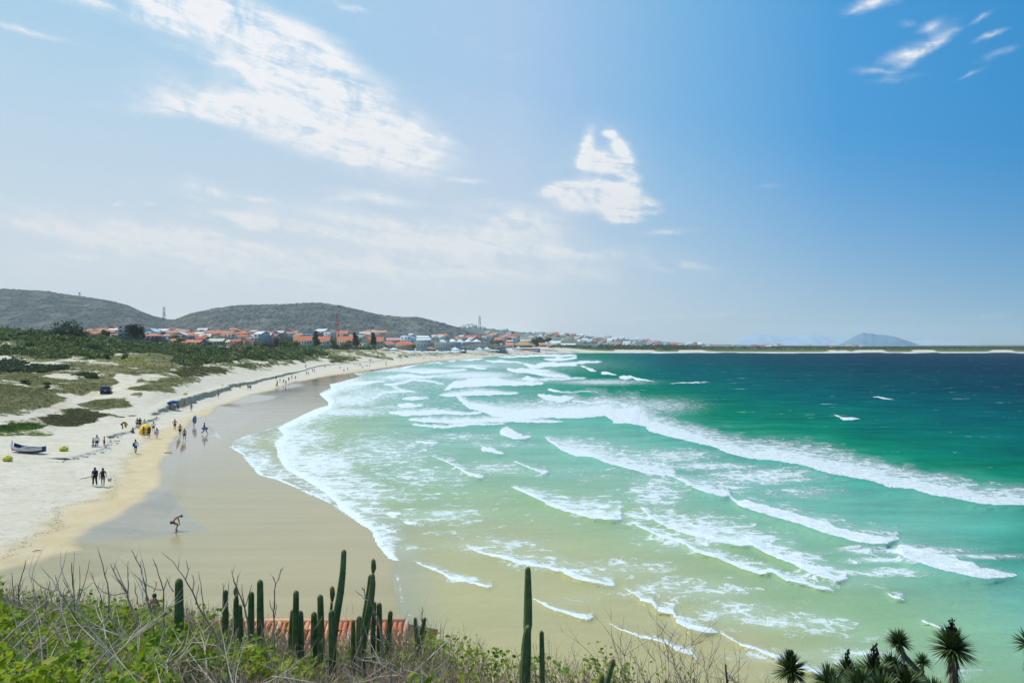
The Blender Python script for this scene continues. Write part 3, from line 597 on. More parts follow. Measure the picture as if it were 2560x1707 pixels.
# water tint, read off the photo: 0 sandy olive, .35 pale green, .6 turquoise, .8 green teal, 1 deep blue teal
TI = np.array([(620,1080,.14),(700,1300,.02),(900,1420,.02),(640,1010,.16),(860,940,.3),(820,1120,.26),(950,1180,.34),(1050,1050,.5),(1200,1000,.62),(1000,960,.55),(1250,930,.66),(1400,915,.72),(1300,1080,.52),(1150,1150,.42),(1000,1270,.26),(1200,1250,.27),(1050,1380,.10),(1150,1480,.05),(1100,1560,.02),
 (1400,1180,.44),(1600,1120,.52),(1500,1300,.26),(1700,1300,.34),(1400,1420,.12),(1350,1560,.04),(1600,1480,.12),(1500,1620,.0),(1700,1640,-.03),(1820,1640,-.03),(1800,1420,.24),(1800,1560,.14),(1950,1480,.26),(2000,1620,.16),(2150,1560,.28),(2300,1640,.33),(2300,1530,.36),(2450,1450,.46),(2500,1580,.42),
 (1750,1200,.52),(1950,1250,.50),(2100,1330,.44),(2200,1280,.55),(2400,1330,.56),(2500,1400,.62),(2300,1230,.58),(2450,1250,.62),(2000,1160,.62),(1800,1100,.68),(2100,1120,.72),(2300,1150,.76),(2500,1180,.76),
 (1600,990,.74),(1800,1030,.78),(2000,1050,.80),(2200,1080,.82),(2400,1100,.83),(2540,1100,.85),(1650,930,.86),(1850,930,.90),(2100,930,.95),(2300,950,.95),(2500,960,.97),(2000,980,.88),(2200,1010,.88),(2450,1020,.90),(1500,890,.80),(1700,895,.93),(1900,895,.97),(2200,893,1.0),(2540,893,1.02),(1400,900,.74),(1500,910,.80)])
tu, tv = TI[:,0]/500, TI[:,1]/220; TA = np.zeros((len(TI)+1,)*2); r_ = np.sqrt((tu[:,None]-tu)**2+(tv[:,None]-tv)**2)
TA[:-1,:-1] = r_+np.eye(len(TI))*.03; TA[:-1,-1] = 1; TA[-1,:-1] = 1; TW = np.linalg.solve(TA, np.concatenate([TI[:,2], [0]]))
tint = np.empty(SPX.size); a_, b_ = SPX/500, SPY/220
for i in range(0, SPX.size, 20000):
    tint[i:i+20000] = np.sqrt((a_[i:i+20000,None]-tu)**2+(b_[i:i+20000,None]-tv)**2)@TW[:-1]+TW[-1]
tint = np.clip(tint+swl*.05-hgt*.0, -.05, 1.03)
thinw = sstep(5.5, 0.2, EDs)*sstep(1160, 1000, SPX)                      # film of water at the edge
q, used = grid_faces((GS > -2.5))
sme = mesh_np('sea', np.stack([SX, SD, SZ], 1)[used], quads=q, smooth=True)
front = sstep(.12, .5, hgt)
for nme, arr in (('foam', foam), ('lace', lace), ('tint', tint), ('thin', thinw), ('ridge', front)): set_attr(sme, nme, arr[used])
sm, t, b = princ('sea_water', rough=.2)
g = t.geo(); Pn = g.outputs['Position']; P2 = t.scale(Pn, (1, 1, 0))
warp = t.vmath('ADD', P2, t.scale(t.vmath('SUBTRACT', t.noise(P2, .7, 3, .6, col=True), (.5,.5,.5)), (1.7, 1.7, 0)))
nf = t.noise(warp, 1.3, 8, .68); nb = t.noise(P2, .11, 4, .6)
stk = t.noise(t.scale(warp, (.6, 1.0, 0)), .8, 7, .70)
ce = t.vor(warp, .62, 'DISTANCE_TO_EDGE').outputs['Distance']; ce2 = t.vor(warp, 1.9, 'DISTANCE_TO_EDGE').outputs['Distance']
fo, la, ti = t.attr('foam'), t.attr('lace'), t.attr('tint')
tid = t.math('ADD', ti, t.math('MULTIPLY', t.math('SUBTRACT', nb, .5), .16))
wc = t.ramp(tid, [(0.0, lin(178,166,118)), (.12, lin(170,166,118)), (.30, lin(140,168,122)), (.48, lin(116,172,148)), (.62, lin(84,162,142)), (.76, lin(16,120,94)), (.88, lin(8,90,94)), (1.0, lin(10,54,74))])
wc = t.mix(t.math('MULTIPLY', t.attr('thin'), .75), wc, lin(150,150,130))
sw = t.noise(t.scale(P2, (.22, .75, 0)), .22, 8, .72); wc = t.mix(1.0, wc, t.rng(sw, .30, .70, t.rng(ti, .1, .8, .90, .62), t.rng(ti, .1, .8, 1.06, 1.25), smooth=False), 'MULTIPLY')  # streaks in the water colour stand in for light and shade on the chop
wc = t.mix(t.math('MULTIPLY', t.rng(la, .05, .8), .42), wc, lin(196,216,204))
# white water
solid = t.rng(t.math('ADD', fo, t.math('MULTIPLY', t.math('SUBTRACT', nf, .5), .9)), .36, .58)
net = t.math('MINIMUM', t.math('MULTIPLY', ce, 1.5), t.math('MULTIPLY', ce2, 2.6))
lv = t.math('SUBTRACT', t.math('MULTIPLY', la, 1.0), t.math('MULTIPLY', net, 1.05))
lv = t.math('ADD', lv, t.math('MULTIPLY', t.math('SUBTRACT', stk, .5), 2.1))
lm = t.math('MULTIPLY', t.rng(lv, .16, .52), t.rng(la, .02, .22))
caps = t.math('MULTIPLY', t.rng(t.noise(t.scale(P2, (.30, 1.0, 0)), .30, 5, .72), .645, .68), t.rng(tid, .55, .8, 0, .9))
fm = t.math('MAXIMUM', t.math('MAXIMUM', solid, t.math('MULTIPLY', lm, .93)), caps)
col = t.mix(fm, wc, t.mix(t.rng(nf, .3, .7), lin(206,214,214), lin(234,238,236)))
t.put(b.inputs['Base Color'], col)
t.put(b.inputs['Roughness'], t.rng(fm, 0, 1, .22, .9, smooth=False))
t.put(b.inputs['Specular IOR Level'], t.rng(fm, 0, 1, t.rng(ti, .1, .68, .20, 0.0), .02, smooth=False)); b.inputs['IOR'].default_value = 1.33
chop = t.math('ADD', t.math('MULTIPLY', t.noise(t.scale(warp, (.5, 1, 0)), .7, 6, .62), .35), t.math('MULTIPLY', fm, t.math('MULTIPLY', nf, .8)))
bn = t.new('ShaderNodeBump'); bn.inputs['Distance'].default_value = 1.0; t.put(bn.inputs['Height'], chop); t.put(bn.inputs['Strength'], t.rng(t.attr('thin'), 0, 1, t.rng(ti, .1, .8, .30, .75), .05, smooth=False))
t.put(b.inputs['Normal'], bn.outputs[0])
sea = link('sea', sme, mat=sm); tag(sea, kind='structure')

# ------------------------------------------------------------------ hills
def hillmat(name, c1, c2, c3, s):
    m, t, b = princ(name, rough=1.0, spec=.05)
    P = t.geo().outputs['Position']; v = t.vor(P, s); n1 = t.noise(P, s*.18, 4, .6); n2 = t.noise(P, s*1.4, 4, .7)
    c = t.mix(t.rng(v.outputs['Distance'], .1, .75), c1, c2); c = t.mix(t.rng(n1, .45, .68), c, c3); c = t.mix(t.math('MULTIPLY', t.rng(n2, .4, .7), .5), c, c2)
    t.put(b.inputs['Base Color'], c); t.put(b.inputs['Normal'], t.bump(t.math('SUBTRACT', 1.0, v.outputs['Distance']), .9, 3.0)); return m
def hill(name, ridge, D0, DR, DB, zb, mt, nu=260, nd=120, amp=3.0, fs=.16, gully=8.0):
    rp = np.array(ridge, float); ux = np.linspace(rp[0,0], rp[-1,0], nu); dd = np.concatenate([np.linspace(D0, DR, int(nd*.75)), np.linspace(DR, DB, int(nd*.25)+1)[1:]])
    Ux, Dd = np.meshgrid(ux, dd); ry = np.interp(Ux, rp[:,0], rp[:,1]); X = (Ux-CX)/F*Dd
    zr = CAMZ-(ry-HY)/F*DR
    k = np.where(Dd <= DR, np.sin(np.clip((Dd-D0)/(DR-D0), 0, 1)*np.pi/2)**1.15, np.cos((Dd-DR)/(DB-DR)*np.pi/2))
    e = np.minimum(sstep(ux[0], ux[0]+.05*(ux[-1]-ux[0]), Ux), sstep(ux[-1], ux[-1]-.05*(ux[-1]-ux[0]), Ux)) if False else 1
    z = zb+(zr-zb)*k+(fbm(X*.012, Dd*.006, 3, 61)-.5)*gully*np.sin(np.clip(k,0,1)*np.pi)
    if amp: z = z+((vnoise(X*fs, Dd*fs, 3)*.6+vnoise(X*fs*2.3, Dd*fs*2.3, 5)*.4)-.55)*amp*2*sstep(0,.12,k)
    z = np.where(k < .003, zb-6, z)
    r, c = X.shape; q, used = grid_faces(np.ones(X.shape, bool))
    o = link(name, mesh_np(name, np.stack([X, Dd, z], -1).reshape(-1, 3), quads=q, smooth=True), mat=mt); tag(o, kind='structure'); return o
hm1 = hillmat('hill_forest', lin(114,119,114), lin(80,89,86), lin(130,128,118), .16)  # forest colours greyed and lightened to carry part of the haze
hill('hill', [(-900,752),(-600,742),(-300,722),(0,727),(60,729),(120,733),(200,745),(270,754),(320,767),(360,785),(400,797),(440,804),(520,838),(560,868)], 900, 1500, 1900, 12, hm1)
hill('hill', [(250,874),(300,855),(400,808),(440,799),(480,785),(540,772),(600,765),(700,763),(760,760),(800,759),(850,766),(900,777),(950,789),(1000,794),(1050,795),(1100,807),(1150,822),(1200,840),(1262,866)], 920, 1300, 1650, 12, hm1, nu=330)
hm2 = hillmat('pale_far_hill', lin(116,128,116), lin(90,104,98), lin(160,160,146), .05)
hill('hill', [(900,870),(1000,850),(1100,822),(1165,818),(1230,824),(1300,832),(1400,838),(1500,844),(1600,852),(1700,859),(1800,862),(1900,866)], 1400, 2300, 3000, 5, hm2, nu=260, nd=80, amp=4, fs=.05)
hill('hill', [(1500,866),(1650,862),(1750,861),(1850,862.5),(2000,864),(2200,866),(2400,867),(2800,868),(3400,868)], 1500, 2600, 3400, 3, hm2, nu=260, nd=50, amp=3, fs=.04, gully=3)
mm_, t_, b_2 = princ('hazed_rock', lin(104,138,158)[:3], 1.0, spec=.0)  # rock colour blued and lightened, haze painted in
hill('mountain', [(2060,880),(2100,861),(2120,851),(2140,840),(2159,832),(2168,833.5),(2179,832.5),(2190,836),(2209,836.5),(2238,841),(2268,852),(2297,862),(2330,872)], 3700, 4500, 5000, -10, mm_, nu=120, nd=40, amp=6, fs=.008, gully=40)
mm2, t_, b_2 = princ('faint_hazed_rock', lin(150,176,196)[:3], 1.0, spec=.0)  # paler still: more of the distance haze is put into this colour
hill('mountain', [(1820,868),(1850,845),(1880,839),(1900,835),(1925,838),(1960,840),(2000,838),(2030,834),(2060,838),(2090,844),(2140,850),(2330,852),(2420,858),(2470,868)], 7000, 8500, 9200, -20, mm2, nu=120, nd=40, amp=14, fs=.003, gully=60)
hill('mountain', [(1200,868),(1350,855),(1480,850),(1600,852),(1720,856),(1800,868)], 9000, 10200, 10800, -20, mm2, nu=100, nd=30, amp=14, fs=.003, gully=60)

# ------------------------------------------------------------------ air
hz_ = bpy.data.materials.new('haze'); hz_.use_nodes = True; hz_.node_tree.nodes.clear(); t = NT(hz_.node_tree)
pv = t.new('ShaderNodeVolumePrincipled'); pv.inputs['Color'].default_value = (.93, .97, 1.0, 1); pv.inputs['Density'].default_value = 0.00008
pv.inputs['Anisotropy'].default_value = 0.0
ov = t.new('ShaderNodeOutputMaterial'); t.put(ov.inputs['Volume'], pv.outputs[0])
bx0, bx1, by0, by1, bz0, bz1 = -14000, 14000, -1500, 11300, -60, 260
vv = [(x, y, z) for z in (bz0, bz1) for y in (by0, by1) for x in (bx0, bx1)]
hme = mesh_np('haze', vv, quads=[(0,2,3,1),(4,5,7,6),(0,1,5,4),(2,6,7,3),(0,4,6,2),(1,3,7,5)]); haze = link('haze', hme, mat=hz_); tag(haze, kind='stuff')
# ================================================================== builders
class MB:
    """collects boxes, tubes, spheres ... into one mesh"""
    def __init__(s): s.v = []; s.q = []; s.t = []
    def box(s, c, d, rot=None, taper=1.0):
        o = len(s.v); hx, hy, hz = d[0]/2, d[1]/2, d[2]/2
        for z in (-1, 1):
            k = taper if z > 0 else 1.0
            for x, y in ((-1,-1),(1,-1),(1,1),(-1,1)):
                p = Vector((x*hx*k, y*hy*k, z*hz))
                if rot is not None: p = rot @ p
                s.v.append(tuple(p+Vector(c)))
        s.q += [tuple(o+i for i in f) for f in ((3,2,1,0),(4,5,6,7),(0,1,5,4),(1,2,6,5),(2,3,7,6),(3,0,4,7))]; return s
    def tube(s, pts, rads, n=6, cap=True, flat=1.0):
        pts = [Vector(p) for p in pts]; o = len(s.v); up = Vector((0,0,1)); prev = None
        for i, p in enumerate(pts):
            d = (pts[min(i+1, len(pts)-1)]-pts[max(i-1, 0)]).normalized()
            if prev is None: a = d.cross(Vector((0,1,0)) if abs(d.y) < .9 else Vector((1,0,0))).normalized()
            else: a = (prev-d*prev.dot(d)).normalized()
            prev = a; b = d.cross(a); r = rads[i] if hasattr(rads, '__len__') else rads
            for k in range(n):
                w = 2*math.pi*k/n; s.v.append(tuple(p+(a*math.cos(w)+b*math.sin(w)*flat)*r))
        for i in range(len(pts)-1):
            for k in range(n):
                s.q.append((o+i*n+k, o+i*n+(k+1) % n, o+(i+1)*n+(k+1) % n, o+(i+1)*n+k))
        if cap:
            for i in (0, len(pts)-1):
                c = len(s.v); s.v.append(tuple(pts[i]))
                for k in range(n):
                    a_, b_ = o+i*n+k, o+i*n+(k+1) % n; s.t.append((c, b_, a_) if i == 0 else (c, a_, b_))
        return s
    def ball(s, c, r, n=8, m=5, sq=(1,1,1)):
        o = len(s.v)
        for i in range(m+1):
            th = math.pi*i/m
            for k in range(n):
                w = 2*math.pi*k/n; s.v.append((c[0]+r*sq[0]*math.sin(th)*math.cos(w), c[1]+r*sq[1]*math.sin(th)*math.sin(w), c[2]+r*sq[2]*math.cos(th)))
        for i in range(m):
            for k in range(n): s.q.append((o+i*n+k, o+(i+1)*n+k, o+(i+1)*n+(k+1) % n, o+i*n+(k+1) % n))
        return s
    def quad(s, a, b, c, d):
        o = len(s.v); s.v += [tuple(a), tuple(b), tuple(c), tuple(d)]; s.q.append((o,o+1,o+2,o+3)); return s
    def tri(s, a, b, c):
        o = len(s.v); s.v += [tuple(a), tuple(b), tuple(c)]; s.t.append((o,o+1,o+2)); return s
    def mesh(s, name, smooth=False): return mesh_np(name, s.v, quads=s.q or None, tris=s.t or None, smooth=smooth)
    def build(s, name, m, parent=None, smooth=False): return link(name, s.mesh(name, smooth), parent, m)

M = {}
def mm(name, rgb, rough=.8, **k):
    if name not in M: M[name] = mat(name, lin(*rgb), rough, **k)
    return M[name]
GROUND_CACHE = {}
def stand(px, py):           # where something standing on the ground at that photo pixel is
    return land_at(px, py)

# ---- people -------------------------------------------------------
def skinned(name, verts, edges, rads, sub=1):
    me = bpy.data.meshes.new('tmp'); me.from_pydata(verts, edges, [])
    o = bpy.data.objects.new('tmp', me); C.objects.link(o)
    md = o.modifiers.new('s', 'SKIN'); md.use_smooth_shade = True
    sd = o.modifiers.new('u', 'SUBSURF'); sd.levels = sub; sd.render_levels = sub
    lay = me.skin_vertices[0] if len(me.skin_vertices) else None
    for i, r in enumerate(rads):
        lay.data[i].radius = r if isinstance(r, tuple) else (r, r)
    lay.data[0].use_root = True
    dg = bpy.context.evaluated_depsgraph_get(); dg.update()
    res = bpy.data.meshes.new_from_object(o.evaluated_get(dg)); res.name = name
    bpy.data.objects.remove(o); bpy.data.meshes.remove(me)
    return res
def joints(pose):
    """joint positions of a 1.72 m figure facing +Y"""
    J = dict(pel=(0,0,.96), sp=(0,0,1.14), ch=(0,.0,1.34), nk=(0,0,1.47), hb=(0,.01,1.56), ht=(0,.015,1.66))
    def legs(lk, la, rk, ra, hz=.93, hy=0.0):
        for s, kn, an in (('l', lk, la), ('r', rk, ra)):
            sx = -1 if s == 'l' else 1
            J[s+'h'] = (sx*.09, hy, hz-.03); J[s+'k'] = (sx*.105, kn[0], kn[1]); J[s+'a'] = (sx*.11, an[0], an[1]); J[s+'t'] = (sx*.125, an[0]+.15, max(.03, an[1]-.05))
    def arms(le, lw, re_, rw):
        for s, e, w_ in (('l', le, lw), ('r', re_, rw)):
            sx = -1 if s == 'l' else 1
            J[s+'s'] = (sx*.17, J['ch'][1], J['ch'][2]+.06); J[s+'e'] = (sx*e[0], e[1], e[2]); J[s+'w'] = (sx*w_[0], w_[1], w_[2])
            d = (Vector(J[s+'w'])-Vector(J[s+'e'])).normalized(); J[s+'f'] = tuple(Vector(J[s+'w'])+d*.13)
    if pose == 'stand': legs((.01,.5),(-.01,.09),(.03,.5),(.0,.09)); arms((.25,-.02,1.12),(.26,.06,.88),(.25,-.02,1.12),(.26,.07,.88))
    elif pose == 'walk': legs((.17,.53),(.27,.10),(-.02,.5),(-.30,.16)); arms((.25,-.12,1.13),(.26,-.14,.90),(.25,.08,1.13),(.25,.24,.93))
    elif pose == 'stride': legs((.24,.55),(.40,.11),(-.06,.52),(-.42,.2)); arms((.24,-.14,1.13),(.25,-.16,.90),(.24,.08,1.13),(.25,.26,.95))
    elif pose == 'hips': legs((.01,.5),(-.02,.09),(.04,.5),(.02,.09)); arms((.34,-.04,1.16),(.20,.04,1.0),(.34,-.04,1.16),(.20,.04,1.0))
    elif pose == 'phone': legs((.01,.5),(-.02,.09),(.04,.5),(.02,.09)); arms((.24,.06,1.14),(.10,.26,1.26),(.25,-.02,1.12),(.26,.07,.88))
    elif pose == 'crouch':      # bending forward with hands on the knees
        J.update(pel=(0,-.22,.74), sp=(0,-.10,.90), ch=(0,.10,1.03), nk=(0,.22,1.10), hb=(0,.31,1.12), ht=(0,.41,1.10))
        legs((.17,.48),(.02,.09),(.15,.46),(-.03,.09), .72, -.22); arms((.23,.20,.86),(.14,.25,.62),(.23,.20,.86),(.14,.23,.60))
    elif pose == 'bend':
        J.update(pel=(0,-.12,.92), sp=(0,.0,1.05), ch=(0,.20,1.14), nk=(0,.33,1.16), hb=(0,.42,1.15), ht=(0,.51,1.11))
        legs((.06,.5),(.02,.09),(.0,.5),(-.06,.09), .9, -.12); arms((.2,.30,.93),(.12,.42,.74),(.2,.30,.93),(.14,.44,.72))
    elif pose == 'sit':
        J.update(pel=(0,0,.14), sp=(0,.02,.33), ch=(0,.06,.52), nk=(0,.08,.65), hb=(0,.10,.73), ht=(0,.115,.83))
        legs((.38,.46),(.58,.09),(.34,.40),(.56,.08), .15, .03); arms((.25,.14,.34),(.14,.34,.40),(.25,.14,.34),(.14,.34,.38))
    return J
PAL = {}
PROTO = {}
def proto(pose, part, fingers=False):
    key = (pose, part, fingers)
    if key in PROTO: return PROTO[key]
    J = joints(pose); names = []; ed = []; V_ = []; Rr = []
    def add(n, r, frm=None, pos=None):
        names.append(n); V_.append(J[n] if pos is None else pos); Rr.append(r)
        if frm is not None: ed.append((names.index(frm), len(names)-1))
    if part == 'body':
        add('pel', (.135,.10)); add('sp', (.12,.085), 'pel'); add('ch', (.155,.10), 'sp'); add('nk', .055, 'ch'); add('hb', (.082,.09), 'nk'); add('ht', (.078,.09), 'hb')
        # chin, nose
        hb = Vector(J['hb']); up = (Vector(J['ht'])-hb).normalized(); fw = Vector((0,1,0)) if abs(up.y) < .6 else Vector((0,.2,-1)).normalized()
        add('nose', .018, 'hb', tuple(hb+up*.03+fw*.105))
        for s in 'lr':
            add(s+'s', .062, 'ch'); add(s+'e', .043, s+'s'); add(s+'w', .03, s+'e'); add(s+'f', (.036,.02), s+'w')
            if fingers:
                w_ = Vector(J[s+'f']); d = (w_-Vector(J[s+'w'])).normalized(); sx = -1 if s == 'l' else 1
                for i, (dx, L) in enumerate(((-.030,.055),(-.010,.07),(.010,.066),(.030,.05))):
                    add(s+'f%d' % i, .010, s+'f', tuple(w_+d*L+Vector((0,dx,0))))
                add(s+'th', .012, s+'w', tuple(Vector(J[s+'w'])+d*.07+Vector((-sx*.02,.055,0))))
            add(s+'h', .095, 'pel'); add(s+'k', .06, s+'h'); add(s+'a', .04, s+'k'); add(s+'t', (.045,.03), s+'a')
    elif part == 'shirt':
        add('sp', (.15,.115)); add('pel', (.152,.118), 'sp'); add('ch', (.175,.125), 'sp')
        nk = tuple(Vector(J['ch']).lerp(Vector(J['nk']), .55)); add('n2', .085, 'ch', nk)
        for s in 'lr':
            add(s+'s', .085, 'ch'); add(s+'m', .066, s+'s', tuple(Vector(J[s+'s']).lerp(Vector(J[s+'e']), .62)))
    elif part == 'vest':
        add('sp', (.15,.115)); add('pel', (.150,.115), 'sp'); add('ch', (.165,.12), 'sp')
    elif part in ('shorts', 'trousers', 'briefs'):
        add('pel', (.155,.125), None, tuple(Vector(J['pel'])+Vector((0,0,.03))))
        for s in 'lr':
            add(s+'h', .118 if part != 'briefs' else .108, 'pel')
            if part == 'shorts': add(s+'m', .098, s+'h', tuple(Vector(J[s+'h']).lerp(Vector(J[s+'k']), .72)))
            elif part == 'briefs': add(s+'m', .095, s+'h', tuple(Vector(J[s+'h']).lerp(Vector(J[s+'k']), .12)))
            else:
                add(s+'k', .082, s+'h'); add(s+'m', .070, s+'k', tuple(Vector(J[s+'k']).lerp(Vector(J[s+'a']), .93)))
    elif part == 'skirt':
        add('pel', (.15,.12)); k = (Vector(J['lk'])+Vector(J['rk']))/2; add('m', (.2,.16), 'pel', tuple(Vector(J['pel']).lerp(k, .5))); add('m2', (.23,.2), 'm', tuple(Vector(J['pel']).lerp(k, .9)))
    me = skinned(part, V_, ed, Rr, 1) if part not in ('hair', 'hat', 'long_hair') else None
    if me is None:
        hb, ht = Vector(J['hb']), Vector(J['ht']); up = (ht-hb).normalized(); b = MB(); c = hb.lerp(ht, .62)
        if part == 'hat':
            b.ball(c+up*.035, .108, 10, 6, (1,1.08,.75)); b.tube([c+up*.035, c+up*.05], [.16,.15], 12)
        else:
            b.ball(c-Vector((0,.022,0)), .104, 10, 6, (.98,1.0,1.12))
            if part == 'long_hair': b.tube([c-Vector((0,.03,0)), c-Vector((0,.10,0))-up*.14, c-Vector((0,.12,0))-up*.34], [.09,.08,.03], 8)
        me = b.mesh(part, True)
    PROTO[key] = me; return me
SKIN = dict(tan=(184,132,98), brown=(148,102,74), dark=(108,74,58), fair=(190,140,112))
n_people = [0]
def person(px, py, pose, label, skin='brown', top=None, bottom='shorts', topc=(230,230,230), botc=(40,42,48), hair='hair', hairc=(30,24,22), face=180, h=1.72, group=None, pos=None, fingers=False):
    loc = pos if pos is not None else stand(px, py); face += math.degrees(math.atan2(-loc.x, loc.y))
    s = h/1.72; t_ = empty('person', loc, rad(face), s); tag(t_, label, 'person', group)
    link('body', proto(pose, 'body', fingers), t_, mm('skin_'+skin, SKIN[skin], .6))
    if top: link('shirt' if top != 'bikini' else 'top', proto(pose, 'vest' if top == 'vest' else 'shirt'), t_, mm('cloth_%d_%d_%d' % topc, topc, .9))
    if bottom: link({'briefs':'swim_briefs'}.get(bottom, bottom), proto(pose, bottom), t_, mm('cloth_%d_%d_%d' % botc, botc, .9))
    link('hair' if hair != 'hat' else 'hat', proto(pose, hair), t_, mm('hair_%d_%d_%d' % hairc, hairc, .8))
    n_people[0] += 1
    return t_

# ---- beach umbrella ------------------------------------------------
def canopy_mesh(r, drop, n=8, gaps=None, valance=.12):
    b = MB(); top = (0,0,0); th = .02
    for k in range(n):
        a0, a1 = 2*math.pi*k/n, 2*math.pi*(k+1)/n
        rings = [(.5, -drop*.36), (1.0, -drop)]
        P_ = lambda a, f, z: (r*f*math.cos(a), r*f*math.sin(a), z)
        b.tri(top, P_(a0,.5,rings[0][1]), P_(a1,.5,rings[0][1])); b.quad(P_(a0,.5,rings[0][1]), P_(a0,1,-drop), P_(a1,1,-drop), P_(a1,.5,rings[0][1]))
        b.quad(P_(a0,1,-drop), P_(a0,1.0,-drop-valance), P_(a1,1.0,-drop-valance), P_(a1,1,-drop))
        b.tri((0,0,-th), P_(a1,.5,rings[0][1]-th), P_(a0,.5,rings[0][1]-th)); b.quad(P_(a0,.5,rings[0][1]-th), P_(a1,.5,rings[0][1]-th), P_(a1,.98,-drop-th), P_(a0,.98,-drop-th))
    return b.mesh('canopy')
CAN = canopy_mesh(1.1, .42); POLE = MB().tube([(0,0,-.3),(0,0,2.1)], .025, 6).mesh('pole')
def umbrella(px, py, colr, label, group=None, tilt=0.0, h=1.0, name='beach_umbrella'):
    p = stand(px, py); t_ = empty(name, p, R.uniform(0, 6), h); tag(t_, label, 'umbrella', group)
    c = link('canopy', CAN, t_, mm('canvas_%d_%d_%d' % colr, colr, .8)); c.location = (0,0,2.12)
    link('pole', POLE, t_, mm('pole_grey', (150,150,150), .5))
    if tilt: t_.rotation_euler = (rad(tilt), rad(tilt*.4), R.uniform(0,1))
    return t_

# ---- foliage -------------------------------------------------------
def cards(points, sizes, rnd, bend=.35):
    """one small folded leaf clump per point (two triangles each)"""
    n = len(points); p = np.asarray(points); s = np.asarray(sizes)[:,None]
    a = rnd.normal(size=(n,3)); a /= np.linalg.norm(a,axis=1)[:,None]; b = rnd.normal(size=(n,3)); b -= a*(a*b).sum(1)[:,None]; b /= np.linalg.norm(b,axis=1)[:,None]
    c = np.cross(a, b)
    v = np.stack([p+a*s, p+b*s*.7+c*s*bend, p-a*s, p-b*s*.7+c*s*bend], 1).reshape(-1,3); i = np.arange(n)*4
    return v, np.stack([i, i+1, i+2, i+3], 1)
def leafmat(name, c1, c2, c3=None, sc=.35, trans=.25):
    m, t, b = princ(name, rough=.65, spec=.3); P = t.geo().outputs['Position']
    rn = t.new('ShaderNodeNewGeometry').outputs['Random Per Island']
    n1 = t.noise(P, sc, 3, .6); c = t.mix(t.rng(n1, .35, .65), lin(*c1), lin(*c2)); c = t.mix(t.rng(rn, .0, 1.0, 0, .6), c, lin(*(c3 or c2)))
    t.put(b.inputs['Base Color'], c)
    if trans:
        tr = t.new('ShaderNodeBsdfTranslucent'); t.put(tr.inputs[0], c); mx = t.new('ShaderNodeMixShader'); mx.inputs[0].default_value = trans
        t.l.new(b.outputs[0], mx.inputs[1]); t.l.new(tr.outputs[0], mx.inputs[2]); t.l.new(mx.outputs[0], t.n['Material Output'].inputs[0])
    return m
LM = dict(dark=leafmat('leaf_dark', (72,90,58), (94,110,70), (58,74,48)), mid=leafmat('leaf_mid', (114,126,66), (142,148,86), (88,104,56)),
          yel=leafmat('leaf_yellow_green', (92,114,40), (124,136,54), (70,92,38)), grass=leafmat('dune_grass', (128,124,78), (156,148,102), (112,114,64)),
          vine=leafmat('creeper', (70,100,32), (112,140,50), (60,84,30)), brown=leafmat('dry_bush', (118,110,70), (134,130,84), (98,104,58)), cas=leafmat('needle_foliage', (54,68,50), (72,84,60), (44,54,42)))
bark = mm('bark', (96,84,70), .9, sc=8)
def tree(px, pyb, pyt, wpx, D, kind, label, lobes=6, lean=0.0, group=None, name='tree', n=700, trunk_f=.35, cone=False):
    base = PD(px, pyb, D); H = (pyb-pyt)/F*D; Wd = wpx/F*D/2; rnd = np.random.RandomState(int(px*7+pyt) % 9999)
    o = empty(name, base); tag(o, label, 'tree' if name.endswith('tree') else 'bush', group)
    tb = MB(); top = Vector((lean*H, 0, H*.8)); k = max(.08, H*.022)
    mid = Vector((lean*H*.35, 0, H*.42)); tb.tube([(0,0,-2.0),(0,0,0),tuple(mid),tuple(top)], [k*1.3,k,k*.7,k*.25], 6)
    pts = []; sz = []
    for i in range(lobes):
        f = (i+.5)/lobes
        if cone: c = Vector((lean*H*(.25+f*.75)+rnd.uniform(-.2,.2)*Wd, rnd.uniform(-.3,.3)*Wd, H*(.22+.76*f))); r = np.array([Wd*(1.05-f*.75), Wd*(1.0-f*.7), H*.62/lobes*1.25])
        else:
            a = rnd.uniform(0, 6.28); rr = Wd*rnd.uniform(.15,.68); zz = H*rnd.uniform(trunk_f+.12, .82) if i else H*.75
            c = Vector((math.cos(a)*rr*(1.2-zz/H*.5)+lean*H*(zz/H), math.sin(a)*rr*.8, zz)); r = np.array([Wd*.5, Wd*.5, H*.2])*rnd.uniform(.75,1.25)
            tb.tube([tuple(mid.lerp(Vector((0,0,0)), .3)), tuple(Vector(mid).lerp(c, .6)), tuple(c)], [k*.55,k*.3,k*.1], 5)
        m = int(n/lobes); d = rnd.normal(size=(m,3)); d /= np.linalg.norm(d,axis=1)[:,None]; q_ = d*(rnd.uniform(.25,1,(m,1))**.45)
        q_ = q_*(1+.22*np.sin(d[:,:1]*7+i)*np.cos(d[:,1:2]*6)); pts.append(np.array(c)+q_*r); sz.append(rnd.uniform(.6,1.25,m))
    pts = np.concatenate(pts); sz = np.concatenate(sz)*max(.10, D*.0011, Wd*.055)
    if cone: pts[:,0] -= np.clip(pts[:,2]/H-.2, 0, 1)*0.0
    v, q = cards(pts, sz, rnd)
    tb.build('trunk', bark, o); link('crown', mesh_np('crown', v, quads=q), o, LM[kind]); return o

